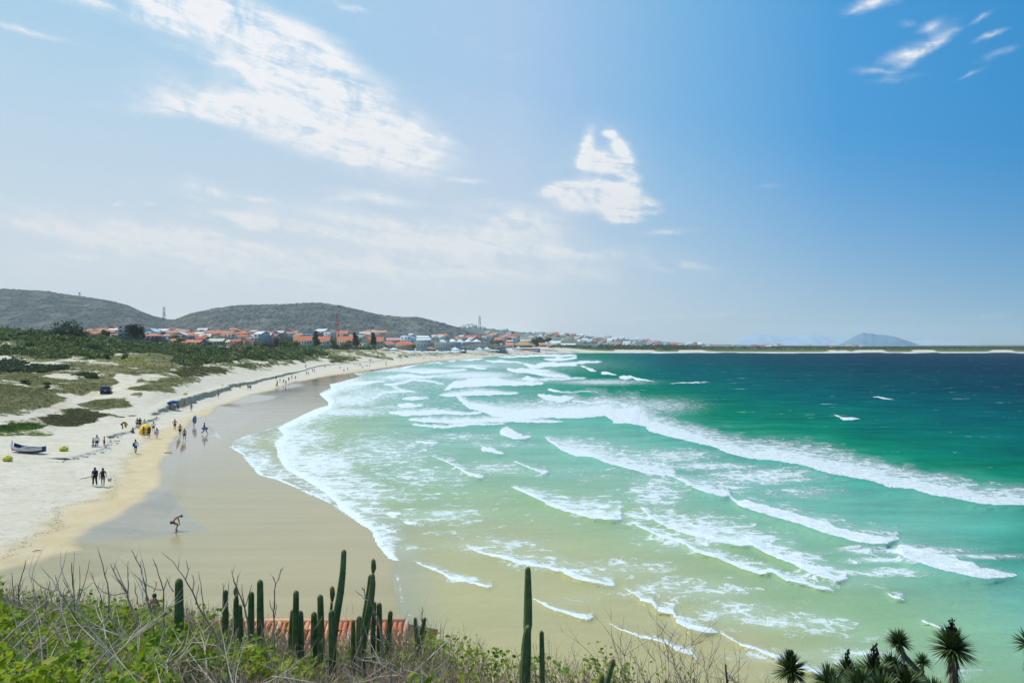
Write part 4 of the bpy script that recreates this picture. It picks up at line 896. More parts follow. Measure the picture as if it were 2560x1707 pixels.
# ---- houses ---------------------------------------------------------
glass = mm('dark_window', (52,60,66), .25, spec=.6)
rooft = {}
def tilemat(name, rgb):
    if name in M: return M[name]
    m, t, b = princ(name, rough=.85); tcn = t.new('ShaderNodeTexCoord'); P = tcn.outputs['Object']
    wv = t.new('ShaderNodeTexWave', bands_direction='X'); t.put(wv.inputs[0], P); wv.inputs['Scale'].default_value = 1.2; wv.inputs['Distortion'].default_value = .4
    n1 = t.noise(P, 1.2, 4, .6); c = lin(*rgb); d = tuple(x*.68 for x in c[:3])+(1,)
    t.put(b.inputs['Base Color'], t.mix(t.rng(n1, .35, .65), t.mix(t.rng(wv.outputs[1], .2, .8), d, c), tuple(min(1,x*1.15) for x in c[:3])+(1,)))
    M[name] = m; return m
def house(px0, px1, yb, yw, yr, D, depth, wallc, roofc, label, roof='gable', cat='house', group=None, name='house', nwin=3, rows=1, rz=0.0, win=None, extra=5.0, ridge='x'):
    """walls from photo row yb up to yw, roof up to yr, front face at distance D"""
    D = DT((px0+px1)/2, D); c = PD((px0+px1)/2, yb, D); depth = depth*max(1, D/600); Wd = (px1-px0)/F*D; H = (yb-yw)/F*D; RH = max(.0, (yw-yr)/F*D); o = empty(name, c, rz); tag(o, label, cat, group)
    wm = mm('wall_%d_%d_%d' % wallc, wallc, .9, sc=1.2); rm = tilemat('roof_%d_%d_%d' % roofc, roofc); extra = min(extra, 3.0)
    b = MB(); b.box((0, depth/2, (H-extra)/2), (Wd, depth, H+extra))
    e = .35*min(1, Wd/8)
    if roof == 'gable':
        if ridge == 'x':      # ridge runs left-right, slope faces the viewer
            for sx in (-1, 1): b.tri((sx*Wd/2, .02, H), (sx*Wd/2, depth-.02, H), (sx*Wd/2, depth/2, H+RH))
        else:
            for yy in (0.0, depth): b.tri((-Wd/2+.02, yy, H), (Wd/2-.02, yy, H), (0, yy, H+RH))
    b.build('wall', wm, o)
    r = MB(); t_ = .18
    if roof == 'gable' and ridge == 'x':
        for a, bb in ((-e, depth/2), (depth+e, depth/2)):
            k = RH/(depth/2); za = H-e*k
            r.quad((-Wd/2-e, a, za+t_), (Wd/2+e, a, za+t_), (Wd/2+e, bb, H+RH+t_), (-Wd/2-e, bb, H+RH+t_)); r.quad((-Wd/2-e, a, za), (Wd/2+e, a, za), (Wd/2+e, a, za+t_), (-Wd/2-e, a, za+t_))
            r.quad((-Wd/2-e, a, za+.01), (-Wd/2-e, bb, H+RH+.01), (Wd/2+e, bb, H+RH+.01), (Wd/2+e, a, za+.01))
    elif roof == 'gable':
        k = RH/(Wd/2)
        for sx in (-1, 1):
            r.quad((sx*(Wd/2+e), -e, H-e*k+t_), (0, -e, H+RH+t_), (0, depth+e, H+RH+t_), (sx*(Wd/2+e), depth+e, H-e*k+t_)); r.quad((sx*(Wd/2+e), -e, H-e*k), (0, -e, H+RH), (0, -e, H+RH+t_), (sx*(Wd/2+e), -e, H-e*k+t_))
            r.quad((sx*(Wd/2+e), -e, H-e*k+.01), (0, -e, H+RH+.01), (0, depth+e, H+RH+.01), (sx*(Wd/2+e), depth+e, H-e*k+.01))
    elif roof == 'hip':
        kx = min(Wd/2*.9, depth/2); A = [(-Wd/2-e,-e,H), (Wd/2+e,-e,H), (Wd/2+e,depth+e,H), (-Wd/2-e,depth+e,H)]; r1, r2 = (-Wd/2+kx, depth/2, H+RH), (Wd/2-kx, depth/2, H+RH)
        r.quad(A[0],A[1],r2,r1); r.quad(A[2],A[3],r1,r2); r.tri(A[1],A[2],r2); r.tri(A[3],A[0],r1); r.box((0,depth/2,H-.06),(Wd+2*e,depth+2*e,.12))
    elif roof == 'shed': r.quad((-Wd/2-e,-e,H), (Wd/2+e,-e,H), (Wd/2+e,depth+e,H+RH), (-Wd/2-e,depth+e,H+RH)); r.quad((-Wd/2-e,-e,H-.2), (Wd/2+e,-e,H-.2), (Wd/2+e,-e,H), (-Wd/2-e,-e,H))
    else: r.box((0,depth/2,H+.12),(Wd+.3,depth+.3,.24)); 
    if roof == 'flat' and RH > .3: r.box((0,depth/2,H+RH/2),(Wd*.96,.3,RH))
    r.build('roof', rm, o)
    if nwin:
        fh = H/rows; ww = win or min(1.6, Wd/nwin*.5); wh = min(1.5, fh*.5); wmsh = MB().box((0,0,0),(ww,.14,wh)).mesh('window'); frm = None
        for j in range(rows):
            for i in range(nwin):
                w_ = link('window', wmsh, o, glass); w_.location = (-Wd/2+Wd*(i+.5)/nwin, -.02, fh*(j+.52))
    return o
# ================================================================== town, trees, masts
OR, RD, CRM, GRY, WHT, TEA = (206,124,88), (184,98,78), (205,198,172), (120,124,126), (226,228,226), (150,168,160)
def DT(px, D):          # the town stands behind the shore, which recedes to the right
    if px < 700: return D
    return D-430+float(np.interp(px, [700,733,960,1034,1151,1200,1300,1400], [600,665,700,745,830,920,1060,1180])) if D < 900 else D
# ---- front rows, left to right, as the photo shows them
house(294,322,851,813,812,470,8,(118,124,128),(92,96,98),'unfinished tall grey concrete block standing behind a dark tree', 'flat','building',name='concrete_tower',nwin=2,rows=4,win=1.6)
house(322.5,354,851,843,842.5,472,9,(140,142,142),(110,114,116),'low grey concrete wing attached to the tall unfinished block','flat','building',nwin=7,win=.8)
house(357,396,851,839.5,832.5,480,10,(128,112,104),OR,'two storey house with orange hip roof beside the concrete block','hip',nwin=4,rows=2)
house(396,408,852,843,838,500,8,(200,205,210),WHT,'small white house right of the orange hip roofed house','gable',nwin=2)
house(364,386,839,829,821,640,10,(196,206,214),(214,224,232),'pale blue gabled house high behind the orange hip roof','gable',nwin=2,ridge='y')
house(268,293,829,825,821.5,650,9,(214,214,200),(228,228,214),'cream roofed house left of the concrete tower top','gable',nwin=3)
house(401,420,858,853,848.5,500,9,(96,104,106),(88,94,98),'small dark grey gabled house just above the green scrub','gable',nwin=1,ridge='y')
house(420,441,859,853.5,847,505,9,(186,150,120),OR,'low orange roofed house right of the dark gable','gable',nwin=2)
house(455,478,860,855.5,849,505,9,(190,156,130),OR,'orange roofed house half hidden by round bushes','gable',nwin=2)
house(478,500,860,856,850,503,9,(180,150,120),OR,'bright orange roofed house left of the dark grey gable front','gable',nwin=2)
house(487,512,861,847,841,530,9,(104,104,104),(176,92,70),'grey walled house with dull red roof behind the dark gable','gable',nwin=2)
house(501,522,862,855,849.5,500,12,(84,90,96),(120,118,112),'dark slate gable front at the edge of the scrub','gable',nwin=1,ridge='y')
house(518,556,862,853,846.5,505,9,(150,152,132),CRM,'long cream roofed bungalow with dark doorways','gable',nwin=5)
house(557,575,862,854.5,848,507,9,(196,190,150),CRM,'short cream roofed bungalow next to the red roofed house','hip',nwin=3)
house(575,600,862,853.5,848,500,9,(168,128,96),RD,'red roofed house with two storeys and red ground awning','gable',nwin=3,rows=2)
house(598,620,862,853,845,503,11,(190,166,128),RD,'tan gable fronted house at right end of the red roofs','gable',nwin=2,rows=2,ridge='y')
house(524,538,842,834.5,830,640,8,(150,150,130),OR,'tall narrow house with orange cap roof in the middle of town','hip',nwin=2,rows=2)
house(536,552,843,838,833.5,640,8,(150,146,130),CRM,'cream flat topped house beside the tall narrow house','shed',nwin=2,rows=1)
house(552,571,845,835.5,830.5,630,8,(190,204,216),OR,'pale blue box house with small orange cap roof','hip',nwin=2)
house(457,470,838,830,825,680,8,(176,120,100),RD,'salmon house with red roof at the foot of the hill','hip',nwin=2)
house(706,738,849,840,836.5,700,14,(62,92,152),WHT,'royal blue shed with white roof behind the resort','gable',nwin=4,cat='shed',name='shed')
house(733,779,872,851,840,420,11,(176,180,160),(204,112,76),'first long resort block with pale walls and terracotta roof','gable','hotel',nwin=7,rows=2,name='hotel_block',group='resort blocks')
house(791,822,872,852,841,428,11,(178,180,162),(206,114,78),'second resort block between two bent trees','gable','hotel',nwin=6,rows=2,name='hotel_block',group='resort blocks')
house(842,880,872,852,841,436,11,(178,178,160),(208,116,80),'third resort block behind a round green tree','gable','hotel',nwin=6,rows=2,name='hotel_block',group='resort blocks')
house(897,926,873,858,842,430,9,(186,184,162),(196,104,70),'pale timber framed gable front of the resort','gable','hotel',nwin=3,rows=2,ridge='y',name='hotel_block',group='resort blocks')
house(915,957,872,853,842.5,438,11,(170,168,150),(206,116,80),'fourth resort block with terracotta roof right of the gable','gable','hotel',nwin=6,rows=2,name='hotel_block',group='resort blocks')
house(941,986,873,860,853,445,9,(190,186,170),OR,'low orange roofed annex at the right end of the resort','hip','hotel',nwin=8,rows=1,name='hotel_block')
house(986,1033,874,860,853,450,9,(172,150,128),(222,108,62),'restaurant with bright orange roof and dark verandah','hip','restaurant',nwin=7,rows=1,name='restaurant',win=1.1)
house(962,1002,855,850,844.5,600,10,(190,150,150),(208,150,152),'long building with dusty pink roof behind the orange roofs','gable','building',nwin=5,name='building')
house(1001,1026,858,841,838.5,560,10,(216,222,222),(228,232,232),'tall white block with parapet behind the restaurant','flat','building',nwin=3,rows=2,name='building')
house(1024,1037,858,844,841.5,562,10,(205,216,214),(222,228,228),'narrow white wing beside the tall white block','flat','building',nwin=1,rows=2,name='building')
house(1035,1076,857,849.5,846,575,10,(176,196,188),(224,220,212),'pale green house with turquoise windows and white roof','gable','building',nwin=5,name='building')
house(1034,1082,879,857,855.5,520,12,(126,142,146),(136,148,150),'left half of the long grey beach hotel, with turquoise terrace','flat','hotel',nwin=6,rows=2,name='beach_hotel')
house(1082,1151,879,857,855,524,12,(142,150,152),(150,158,158),'right half of the long grey beach hotel with dark openings','flat','hotel',nwin=11,rows=2,name='beach_hotel',win=1.3)
house(1151,1206,877,855,854,540,14,(134,152,148),(190,200,196),'grey green hall below a row of white pointed roofs','flat','hotel',nwin=8,rows=2,name='beach_hotel')
for i, x in enumerate((1124,1142,1161,1183)):
    p = PD(x+9, 854.6, 838); o = empty('pointed_roof', p); tag(o, ['leftmost white pointed membrane roof on the hotel','second white pointed membrane roof from the left','third white pointed membrane roof from the left','rightmost and widest white pointed membrane roof'][i], 'roof', 'white pointed roofs on the beach hotel')
    b = MB(); w_ = 4.9 if i < 3 else 5.9
    for a in range(8):
        A0, A1 = a*math.pi/4, (a+1)*math.pi/4; f = lambda A, r, z: (math.cos(A)*w_*r, math.sin(A)*w_*r, z)
        b.tri((0,0,3.4), f(A0,.45,2.1), f(A1,.45,2.1)); b.quad(f(A0,.45,2.1), f(A0,1,.3), f(A1,1,.3), f(A1,.45,2.1)); b.quad(f(A0,1,.3), f(A0,1,-.1), f(A1,1,-.1), f(A1,1,.3))
    b.build('membrane', mm('membrane', (232,234,236), .7), o); MB().tube([(0,0,-1.2),(0,0,3.5)], .08, 6).build('mast', mm('pole_grey',(150,150,150)), o)
house(1208,1226,868,860,852.5,600,9,(176,132,116),(196,110,86),'small red roofed house behind the sloping white roof','gable',nwin=2)
house(1226,1254,872,862,853.5,560,12,(150,158,164),(216,222,228),'house with a steep white lean-to roof facing the beach','shed','building',nwin=3,name='building')
house(1256,1282,873,863,856,570,9,(150,160,152),(204,140,110),'grey green house with salmon roof near the beach bars','gable','building',nwin=3,name='building')
house(1266,1282,860,853,850,620,9,(120,74,60),(212,190,160),'brown upper storey with pale sloped roof','shed','building',nwin=2,name='building')
house(1284,1331,873,862.5,854,575,10,(112,88,66),(184,150,104),'long brown lodge with thatch coloured roof','hip','building',nwin=7,name='lodge')
house(1300,1329,854,852,849.5,640,9,(190,180,150),(214,200,168),'pale roof rising behind the brown lodge','gable','building',nwin=3,name='building')
house(1267,1279,851,846.5,844,660,8,(120,66,52),(150,88,66),'small brick red roof turret above the lodge','flat','building',nwin=1,name='building')
house(1331,1366,871,862,856.5,590,10,(140,126,112),(218,126,84),'orange hip roofed bar at the end of the beach bars','hip','building',nwin=4,name='beach_bar')
house(1367,1382,869,864,861,610,8,(170,160,150),(206,130,100),'small salmon roofed hut right of the orange roofed bar','gable','hut',nwin=1,name='hut')
house(1379,1402,868,857,852.5,650,10,(208,216,214),(224,226,224),'white open sided hall with white roof at end of town','gable','building',nwin=3,name='building')
house(1403,1440,866,862,858.5,760,12,(206,206,196),(222,220,208),'long low cream shed at the edge of the woods','gable','shed',nwin=4,name='shed')
# the rest of the town: houses packed between the scrub and the hill
wallcs = [((206,204,196),'white'),((186,170,150),'beige'),((176,140,124),'pinkish'),((150,156,156),'grey'),((196,190,160),'cream'),((164,182,196),'pale blue')]
roofcs = [((200,122,90),'orange'),((180,104,84),'red'),((192,140,118),'faded salmon'),((214,206,190),'cream'),((212,216,220),'white'),((150,100,80),'brown')]
areas = [(200,300,826,852,560,760,22,'left of the concrete tower'),(395,470,826,853,560,780,20,'around the foot of the white and red mast'),(470,700,833,853,560,820,66,'packed in the middle of town'),(700,960,838,850,520,760,24,'behind the resort blocks'),(1040,1300,846,858,560,760,16,'behind the beach hotel')]
for x0, x1, y0, y1, d0, d1, nh, where in areas:
    for i in range(nh):
        f = R.random(); D = d0+(d1-d0)*f; yb = y1-(y1-y0)*f*.8+R.uniform(-1,1); x = x0+(x1-x0)*((i+.5+R.uniform(-.4,.4))/nh)
        w_ = R.uniform(7,13)*F/D; hh_ = R.uniform(2.8,6)*F/D; rh = R.uniform(1.4,2.4)*F/D
        (wc_, wn), (rc_, rn_) = R.choice(wallcs), R.choice(roofcs if y1 > 851 or True else roofcs[:3])
        if R.random() < .45: rc_, rn_ = roofcs[R.randrange(0,3)]
        house(x-w_/2, x+w_/2, yb, yb-hh_, yb-hh_-rh, D, R.uniform(7,11), wc_, rc_, f'{wn} house with {rn_} roof {where}', R.choice(['gable','gable','hip','shed']), group=f'{wn} houses with {rn_} roofs {where}', nwin=R.choice([2,2,3]), rows=2 if hh_ > 4.4*F/D else 1, rz=R.uniform(-.5,.5), ridge=R.choice('xxy'))
# far hillside town on the right: tiny houses, one mesh each
hb = MB(); hb.box((0,0,-1),(8,7,8)); hb.quad((-4.4,-3.9,2.9),(4.4,-3.9,2.9),(4.4,0,5.2),(-4.4,0,5.2)); hb.quad((4.4,3.9,2.9),(-4.4,3.9,2.9),(-4.4,0,5.2),(4.4,0,5.2)); 
hb.tri((-4,-3.5,3),(-4,3.5,3),(-4,0,5.1)); hb.tri((4,-3.5,3),(4,3.5,3),(4,0,5.1)); tiny = hb.mesh('house')
def far_hill_z(o_name, x, y): return None
deps = bpy.context.evaluated_depsgraph_get(); deps.update()
hills = [o for o in C.objects if o.name.startswith('hill')]
def drop(x, y):
    best = -99
    for h in hills:
        ok, loc, nrm, idx = h.ray_cast(Vector((x, y, 900)), Vector((0,0,-1)))
        if ok: best = max(best, loc.z)
    return best
cols = [((214,216,214),'white'),((196,176,158),'beige'),((190,128,104),'salmon'),((170,176,180),'grey')]
for i in range(118):
    px = R.uniform(1150,1700) if i < 96 else R.uniform(1650,2180); D = R.uniform(1500,2250); x = (px-CX)/F*D; z = drop(x, D)
    if z < 6: z = 6
    cc, cn = R.choice(cols); o = link('house', tiny, None, mm('far_%s' % cn, cc, .9)); o.location = (x, D, z+1); o.rotation_euler = (0,0,R.uniform(-.6,.6)); k = R.uniform(.8,1.7); o.scale = (k*R.uniform(1,1.5), k, k)
    w_ = 'on the far hillside' if px < 1480 else ('on the low rise behind the bay' if px < 1700 else 'in the woods across the bay')
    tag(o, f'tiny {cn} house {w_}, hazy with distance', 'house', f'tiny {cn} houses {w_}')
# a few pale specks of houses on the near hill's foot
for i in range(14):
    px = R.uniform(1000,1190); D = R.uniform(930,1010); x = (px-CX)/F*D; z = drop(x, D); cc, cn = cols[0]
    o = link('house', tiny, None, mm('far_white', cc)); o.location = (x, D, z+1); o.scale = (.8,.8,.8); tag(o, 'small white house at the foot of the wooded hill, above the hotel', 'house', 'small white houses at the foot of the hill')

# ---- trees
tree(165,858,797,84,340,'dark','big dark rounded tree crowning the left dune ridge',lobes=12,n=3000,trunk_f=.0)
tree(205,862,838,60,350,'dark','dark shrubby tree beside the big tree on the ridge',lobes=8,n=1200,trunk_f=-.1,name='bush')
tree(100,858,843,70,345,'dark','low dark bush left of the big ridge tree',lobes=7,n=900,trunk_f=-.1,name='bush')
tree(30,838,820,60,420,'dark','dark tree clump on the skyline at the left edge',lobes=6,n=700,trunk_f=0)
tree(232,883,858,56,300,'dark','dark green bush below the right side of the ridge',lobes=8,n=1300,trunk_f=-.2,name='bush')
tree(328,882,859,54,330,'dark','wide dark bush in the green band below the concrete tower',lobes=8,n=1300,trunk_f=-.2,name='bush')
tree(265,898,884,26,255,'dark','small dark bush on the open dune left of the yellow flowers',lobes=5,n=400,trunk_f=-.2,name='bush')
tree(313,897,882,20,258,'mid','small green bush on the dune, right of the dark one',lobes=5,n=400,trunk_f=-.2,name='bush')
tree(65,961,949,28,150,'dark','dark rounded bush on the grassy dune, left one of two',lobes=5,n=500,trunk_f=-.2,name='bush')
tree(116,968,956,24,146,'dark','dark spiky bush on the grassy dune, right one of two',lobes=5,n=500,trunk_f=-.2,name='bush')
tree(375,938,930,12,205,'mid','lone round shrub on the sand beside the walker',lobes=3,n=200,trunk_f=-.2,name='bush')
tree(266,846,822,24,480,'brown','brownish tree in front of the town left of the tower',lobes=6,n=600,trunk_f=.2)
tree(338,852,806,46,440,'cas','tall feathery dark tree covering the concrete tower',lobes=12,n=2200,trunk_f=.1)
tree(452,856,846,30,480,'mid','round green tree between orange roofs',lobes=5,n=500,trunk_f=0)
tree(436,846,838,22,520,'mid','small green tree below the white and red mast',lobes=4,n=350,trunk_f=0)
for x, yb, yt, w_, k, l in [(625,878,852,36,'mid','round green tree at the right end of the red roofs'),(650,878,858,30,'mid','green tree beside the round one, slightly lower'),(605,880,866,34,'dark','low dark green tree in the scrub below the red roofs'),
    (715,876,850,34,'yel','light green tree left of the resort'),(742,878,852,30,'yel','bright yellow green tree before the first resort block'),(690,874,846,14,'dark','narrow dark conifer left of the resort'),(760,880,862,30,'mid','low green tree at the foot of the first resort block'),
    (836,874,847,32,'dark','round dark green tree before the second resort block'),(865,874,849,34,'brown','olive brown tree before the third resort block'),(850,880,866,40,'mid','low green bush under the two round trees'),(700,884,868,60,'mid','wide green bush below the yellow green trees'),
    (1035,872,860,14,'mid','small green tree beside the orange roofed restaurant'),(1157,874,860,9,'dark','small dark palm like tree beside the grey hotel'),(1184,876,862,10,'dark','small dark tree under the white pointed roofs'),
    (1244,860,850,44,'brown','olive tree mass behind the sloping white roof'),(1395,872,862,50,'mid','green bush mass at the end of the beach bars'),(1340,866,848,14,'dark','small dark tree left of the spreading tree')]:
    tree(x, yb, yt, w_, 560 if x < 700 else 630 if x < 900 else 730 if x < 1150 else 1000, k, l, lobes=6, n=520, trunk_f=.0)
tree(796,870,829,20,625,'cas','wind bent casuarina between first and second resort blocks',lobes=8,n=900,lean=-.22,cone=True,name='casuarina_tree')
tree(893,870,832,20,625,'cas','wind bent casuarina right of the third resort block',lobes=8,n=900,lean=-.18,cone=True,name='casuarina_tree')
tree(938,870,832,20,625,'cas','wind bent casuarina before the fourth resort block',lobes=8,n=900,lean=-.20,cone=True,name='casuarina_tree')
tree(1346,858,841,34,1120,'dark','spreading dark tree above the end of town',lobes=9,n=1100,trunk_f=.1)
tree(1370,860,844,20,1130,'dark','smaller dark tree right of the spreading tree',lobes=6,n=600,trunk_f=.1)
tree(1283,852,829,14,1500,'dark','lone dark tree on the far hill skyline',lobes=5,n=300,trunk_f=.1)

# ---- lattice masts
def mast(px, yb, yt, D, w0, w1, cols_, label, dishes=()):
    p = PD(px, yb, D); H = (yb-yt)/F*D; o = empty('radio_mast', p); tag(o, label, 'mast'); nseg = 12
    for si, (rgb, f0, f1) in enumerate(cols_):
        b = MB(); n_ = max(2, int(nseg*(f1-f0)))
        for k in range(n_):
            a0, a1 = f0+(f1-f0)*k/n_, f0+(f1-f0)*(k+1)/n_; r0, r1 = w0+(w1-w0)*a0, w0+(w1-w0)*a1; z0, z1 = a0*H, a1*H
            cs = [(-1,-1),(1,-1),(1,1),(-1,1)]
            for i in range(4):
                c0, c1 = cs[i], cs[(i+1) % 4]
                b.tube([(c0[0]*r0,c0[1]*r0,z0),(c0[0]*r1,c0[1]*r1,z1)], .13, 4, cap=False); b.tube([(c0[0]*r0,c0[1]*r0,z0),(c1[0]*r1,c1[1]*r1,z1)], .07, 3, cap=False); b.tube([(c0[0]*r1,c0[1]*r1,z1),(c1[0]*r1,c1[1]*r1,z1)], .07, 3, cap=False)
        b.build('lattice_section', mm('paint_%d_%d_%d' % rgb, rgb, .6), o)
    for f, s, dx in dishes:
        d = MB().ball((dx, -w1-.3, f*H), s, 8, 5, (1,.5,1.2)).build('dish_antenna', mm('antenna_grey', (170,172,176), .6), o)
    MB().tube([(0,0,H*.98),(0,0,H*1.08)], .06, 4).build('lightning_rod', mm('pole_grey',(150,150,150)), o)
    return o
mast(410,828,768,760,1.9,.7,[((196,90,62),0,.28),((214,216,218),.28,.45),((110,112,112),.45,.55),((206,208,210),.55,.72),((120,120,118),.72,1.0)],'tall white and red lattice mast between the two hills',[(.42,1.0,-.6),(.46,.9,.8),(.55,.9,-.4),(.66,.9,.6),(.74,.8,.9),(.9,.5,.5),(.97,.4,-.5)])
mast(842.7,843,782,640,1.5,.6,[((176,72,64),0,.25),((196,150,146),.25,.45),((180,70,62),.45,1.0)],'slender red mast with a wide head behind the resort',[(.95,.7,-1.3),(.95,.7,1.3),(1.0,.7,0),(1.0,.6,-1.0),(1.0,.6,1.0),(.9,.5,0)])
mast(1199,852,791,700,1.4,.6,[((140,92,86),0,.3),((190,186,186),.3,.5),((122,110,108),.5,1.0)],'thin grey red mast rising above the white pointed roofs',[(.72,.6,.9),(.78,.5,.9),(.86,.6,-.4),(.92,.5,1.0),(.98,.5,-.4)])
mast(199,741,731,1480,1.4,1.0,[((190,194,198),0,1.0)],'tiny antenna on the crest of the left hill',[(.9,1.2,-1.0),(.7,1.2,1.0)])
for x, yt, yb, l in [(971.5,833,866,'tall twin headed lamp post left of the white block'),(1006.3,834,870,'tall twin headed lamp post before the white block'),(1366,869,884,'dark slim post standing on the far beach')]:
    p = PD(x, yb, 690 if x < 1100 else 900); H = (yb-yt)/F*p.y; o = empty('lamp_post', p); tag(o, l, 'lamp post'); MB().tube([(0,0,-3),(0,0,H)], [.14,.07], 6).build('pole', mm('pole_dark',(92,98,100)), o)
    if x < 1100:
        for s in (-1,1):
            MB().tube([(0,0,H),(s*.9,0,H+.15)], .05, 5).build('arm', mm('pole_dark',(92,98,100)), o); MB().box((s*1.1,0,H+.18),(.7,.5,.2)).build('lamp_head', mm('lamp_white',(226,228,230)), o)

# ---- scrub on the dunes: leaf clumps, nobody could count them
cover_n = []
rnd = np.random.RandomState(5)
Cc = COV*(GS < 0)*(PX > -250)*(PX < 2650)*(DD < 1250); flatc = Cc.ravel(); ids = np.nonzero(flatc > .42)[0]
def scatter(kind_ids, nmax, size_f, smin, hmul, nm, lm, perc=10, wts=None):
    sel = ids[np.isin(KIND.ravel()[ids].round().astype(int), kind_ids)]
    if wts is not None: sel = sel[wts(sel)]
    if not len(sel): return
    pick = sel[rnd.randint(0, len(sel), nmax)]; pick = pick[rnd.rand(nmax) < flatc[pick]**1.5]
    x = XX.ravel()[pick]; y = YY.ravel()[pick]; x = x+rnd.uniform(-.5,.5,len(x))*y*5/F; y = y*(1+rnd.uniform(-.5,.5,len(y))*.006); z = GZ.ravel()[pick]
    s = np.maximum(smin, y*size_f)*rnd.uniform(.6,1.5,len(x)); n_ = len(x)
    d = rnd.normal(size=(n_, perc, 3)); d /= np.linalg.norm(d, axis=2)[:,:,None]; d[:,:,2] = np.abs(d[:,:,2])
    pts = np.stack([x,y,z],1)[:,None,:]+d*rnd.uniform(.45,1,(n_,perc,1))*np.stack([s,s,s*hmul],1)[:,None,:]
    sz = np.repeat(s*.27, perc)*rnd.uniform(.6,1.3,n_*perc)
    v, q = cards(pts.reshape(-1,3), sz, rnd); o = link(nm, mesh_np(nm, v, quads=q), mat=LM[lm]); tag(o, kind='stuff')
scatter([3], 11000, .0058, .5, .75, 'coastal_scrub', 'mid', 20, lambda s: DD.ravel()[s] < 900)
scatter([3], 2600, .0062, .5, .9, 'coastal_scrub', 'dark', 18, lambda s: DD.ravel()[s] < 900)
scatter([3], 5200, .0055, .5, .8, 'coastal_scrub', 'yel', 18, lambda s: DD.ravel()[s] < 900)
scatter([1], 3500, .0058, .3, .7, 'dark_scrub', 'dark', 12)
scatter([1], 1200, .0050, .3, .7, 'dark_scrub', 'vine', 10)
scatter([2], 2600, .0030, .12, .35, 'green_creeper', 'vine', 8)
scatter([0], 9000, .0024, .12, .5, 'dune_grass', 'grass', 7)
scatter([4], 3500, .0030, .15, .5, 'dry_scrub', 'brown', 8)
scatter([4,0], 900, .0026, .15, .5, 'dune_creeper', 'vine', 7)
# woods across the bay
n_ = 5200; px = rnd.uniform(1395, 2900, n_); D = rnd.uniform(1345, 1750, n_); x = (px-CX)/F*D
z = rbf(px*0+(px-CX)/F, np.log(D)); z = np.clip(z, 1.5, 9); s = rnd.uniform(1.6,3.4,n_)*np.where((px > 1500) & (px < 1720), 1.35, 1.0)*np.where(px > 1750, .62, 1)
d = rnd.normal(size=(n_,9,3)); d /= np.linalg.norm(d,axis=2)[:,:,None]; d[:,:,2] = np.abs(d[:,:,2]); pts = np.stack([x,D,z],1)[:,None,:]+d*np.stack([s*1.3,s,s*1.5],1)[:,None,:]
v, q = cards(pts.reshape(-1,3), np.repeat(s*.5, 9), rnd); tag(link('coastal_wood', mesh_np('coastal_wood', v, quads=q), mat=LM['dark']), kind='stuff')
# yellow flowers on the dark grass dune
fl = [(294+R.uniform(0,70), 900+R.uniform(0,13)+0) for _ in range(60)]; b = MB()
for x_, y_ in fl:
    p = land_at(x_, y_+(x_-294)*.05); b.ball((p.x,p.y,p.z+.5), R.uniform(.12,.3), 5, 3)
tag(b.build('yellow_flowers', mm('petal_yellow',(214,190,52))), kind='stuff')
# ================================================================== people and things on the beach
W1 = (226,228,232)
bp = (24,26,32)
o = person(237,1215,'walk','man in blue t-shirt and dark trousers walking away with a backpack and pole','brown','shirt','trousers',(66,96,168),(44,44,56),face=8,h=1.78,fingers=True)
def backpack(par, c, s=(.32,.18,.46), rgb=(26,30,38)):
    b = MB().box(c, s, taper=.82); b.box((c[0], c[1]-.1, c[2]-.08), (s[0]*.7, .08, s[2]*.45)); k = empty('backpack', par.matrix_world.translation if False else (0,0,0)); return k, b
def carried(name, holder, mbs, label, cat, group=None):
    """something a person carries: stays a thing of its own, placed in the holder's frame"""
    e = empty(name, holder.location, holder.rotation_euler.z, holder.scale[0]); tag(e, label, cat, group)
    for nm, b, m_ in mbs: b.build(nm, m_, e, True if nm in ('bag_body',) else False)
    return e
BL_ = mm('black_fabric', (30,32,38), .8); WD = mm('driftwood', (104,84,62), .9, sc=9)
carried('backpack', o, [('bag_body', MB().box((0,-.17,1.2),(.33,.17,.46),taper=.8), BL_), ('pocket', MB().box((0,-.27,1.12),(.24,.06,.2)), BL_)], 'black backpack on the man in the blue t-shirt', 'backpack')
carried('pole', o, [('shaft', MB().tube([(-.2,.15,.9),(-.75,-.1,.86),(-1.15,-.2,.85)], [.03,.03,.025], 6), WD)], 'short dark pole held by the man in the blue t-shirt', 'pole')
o = person(257,1216,'walk','young man in dark sleeveless top and grey shorts carrying a bucket','brown','vest','shorts',(44,46,56),(120,128,124),face=-6,h=1.76,fingers=True)
carried('backpack', o, [('bag_body', MB().box((0,-.17,1.2),(.32,.17,.48),taper=.8), BL_), ('pocket', MB().box((0,-.27,1.12),(.22,.06,.2)), BL_)], 'black backpack on the man in the sleeveless top', 'backpack')
carried('bucket', o, [('pail', MB().tube([(.52,.25,.38),(.52,.25,.68)], [.13,.17], 10), mm('bucket_white',(196,190,190),.5)), ('handle', MB().tube([(.36,.25,.68),(.42,.25,.84),(.55,.25,.88),(.68,.25,.68)], .012, 4), BL_)], 'white and brown bucket hanging from the young man\'s hand', 'bucket')
o = person(338.6,1133.6,'walk','man in white t-shirt and blue shorts with a black shoulder bag','brown','shirt','shorts',W1,(54,92,160),face=-14,h=1.78)
carried('shoulder_bag', o, [('bag_body', MB().box((-.16,-.16,1.12),(.18,.14,.34)), BL_), ('strap', MB().tube([(.12,-.1,1.42),(-.1,-.2,1.2)], .02, 4), BL_)], 'black shoulder bag on the man in blue shorts', 'bag')
person(242,1121,'stand','man in white t-shirt and black shorts standing below the sand cliff','brown','shirt','shorts',W1,(30,32,38),face=10,h=1.76)
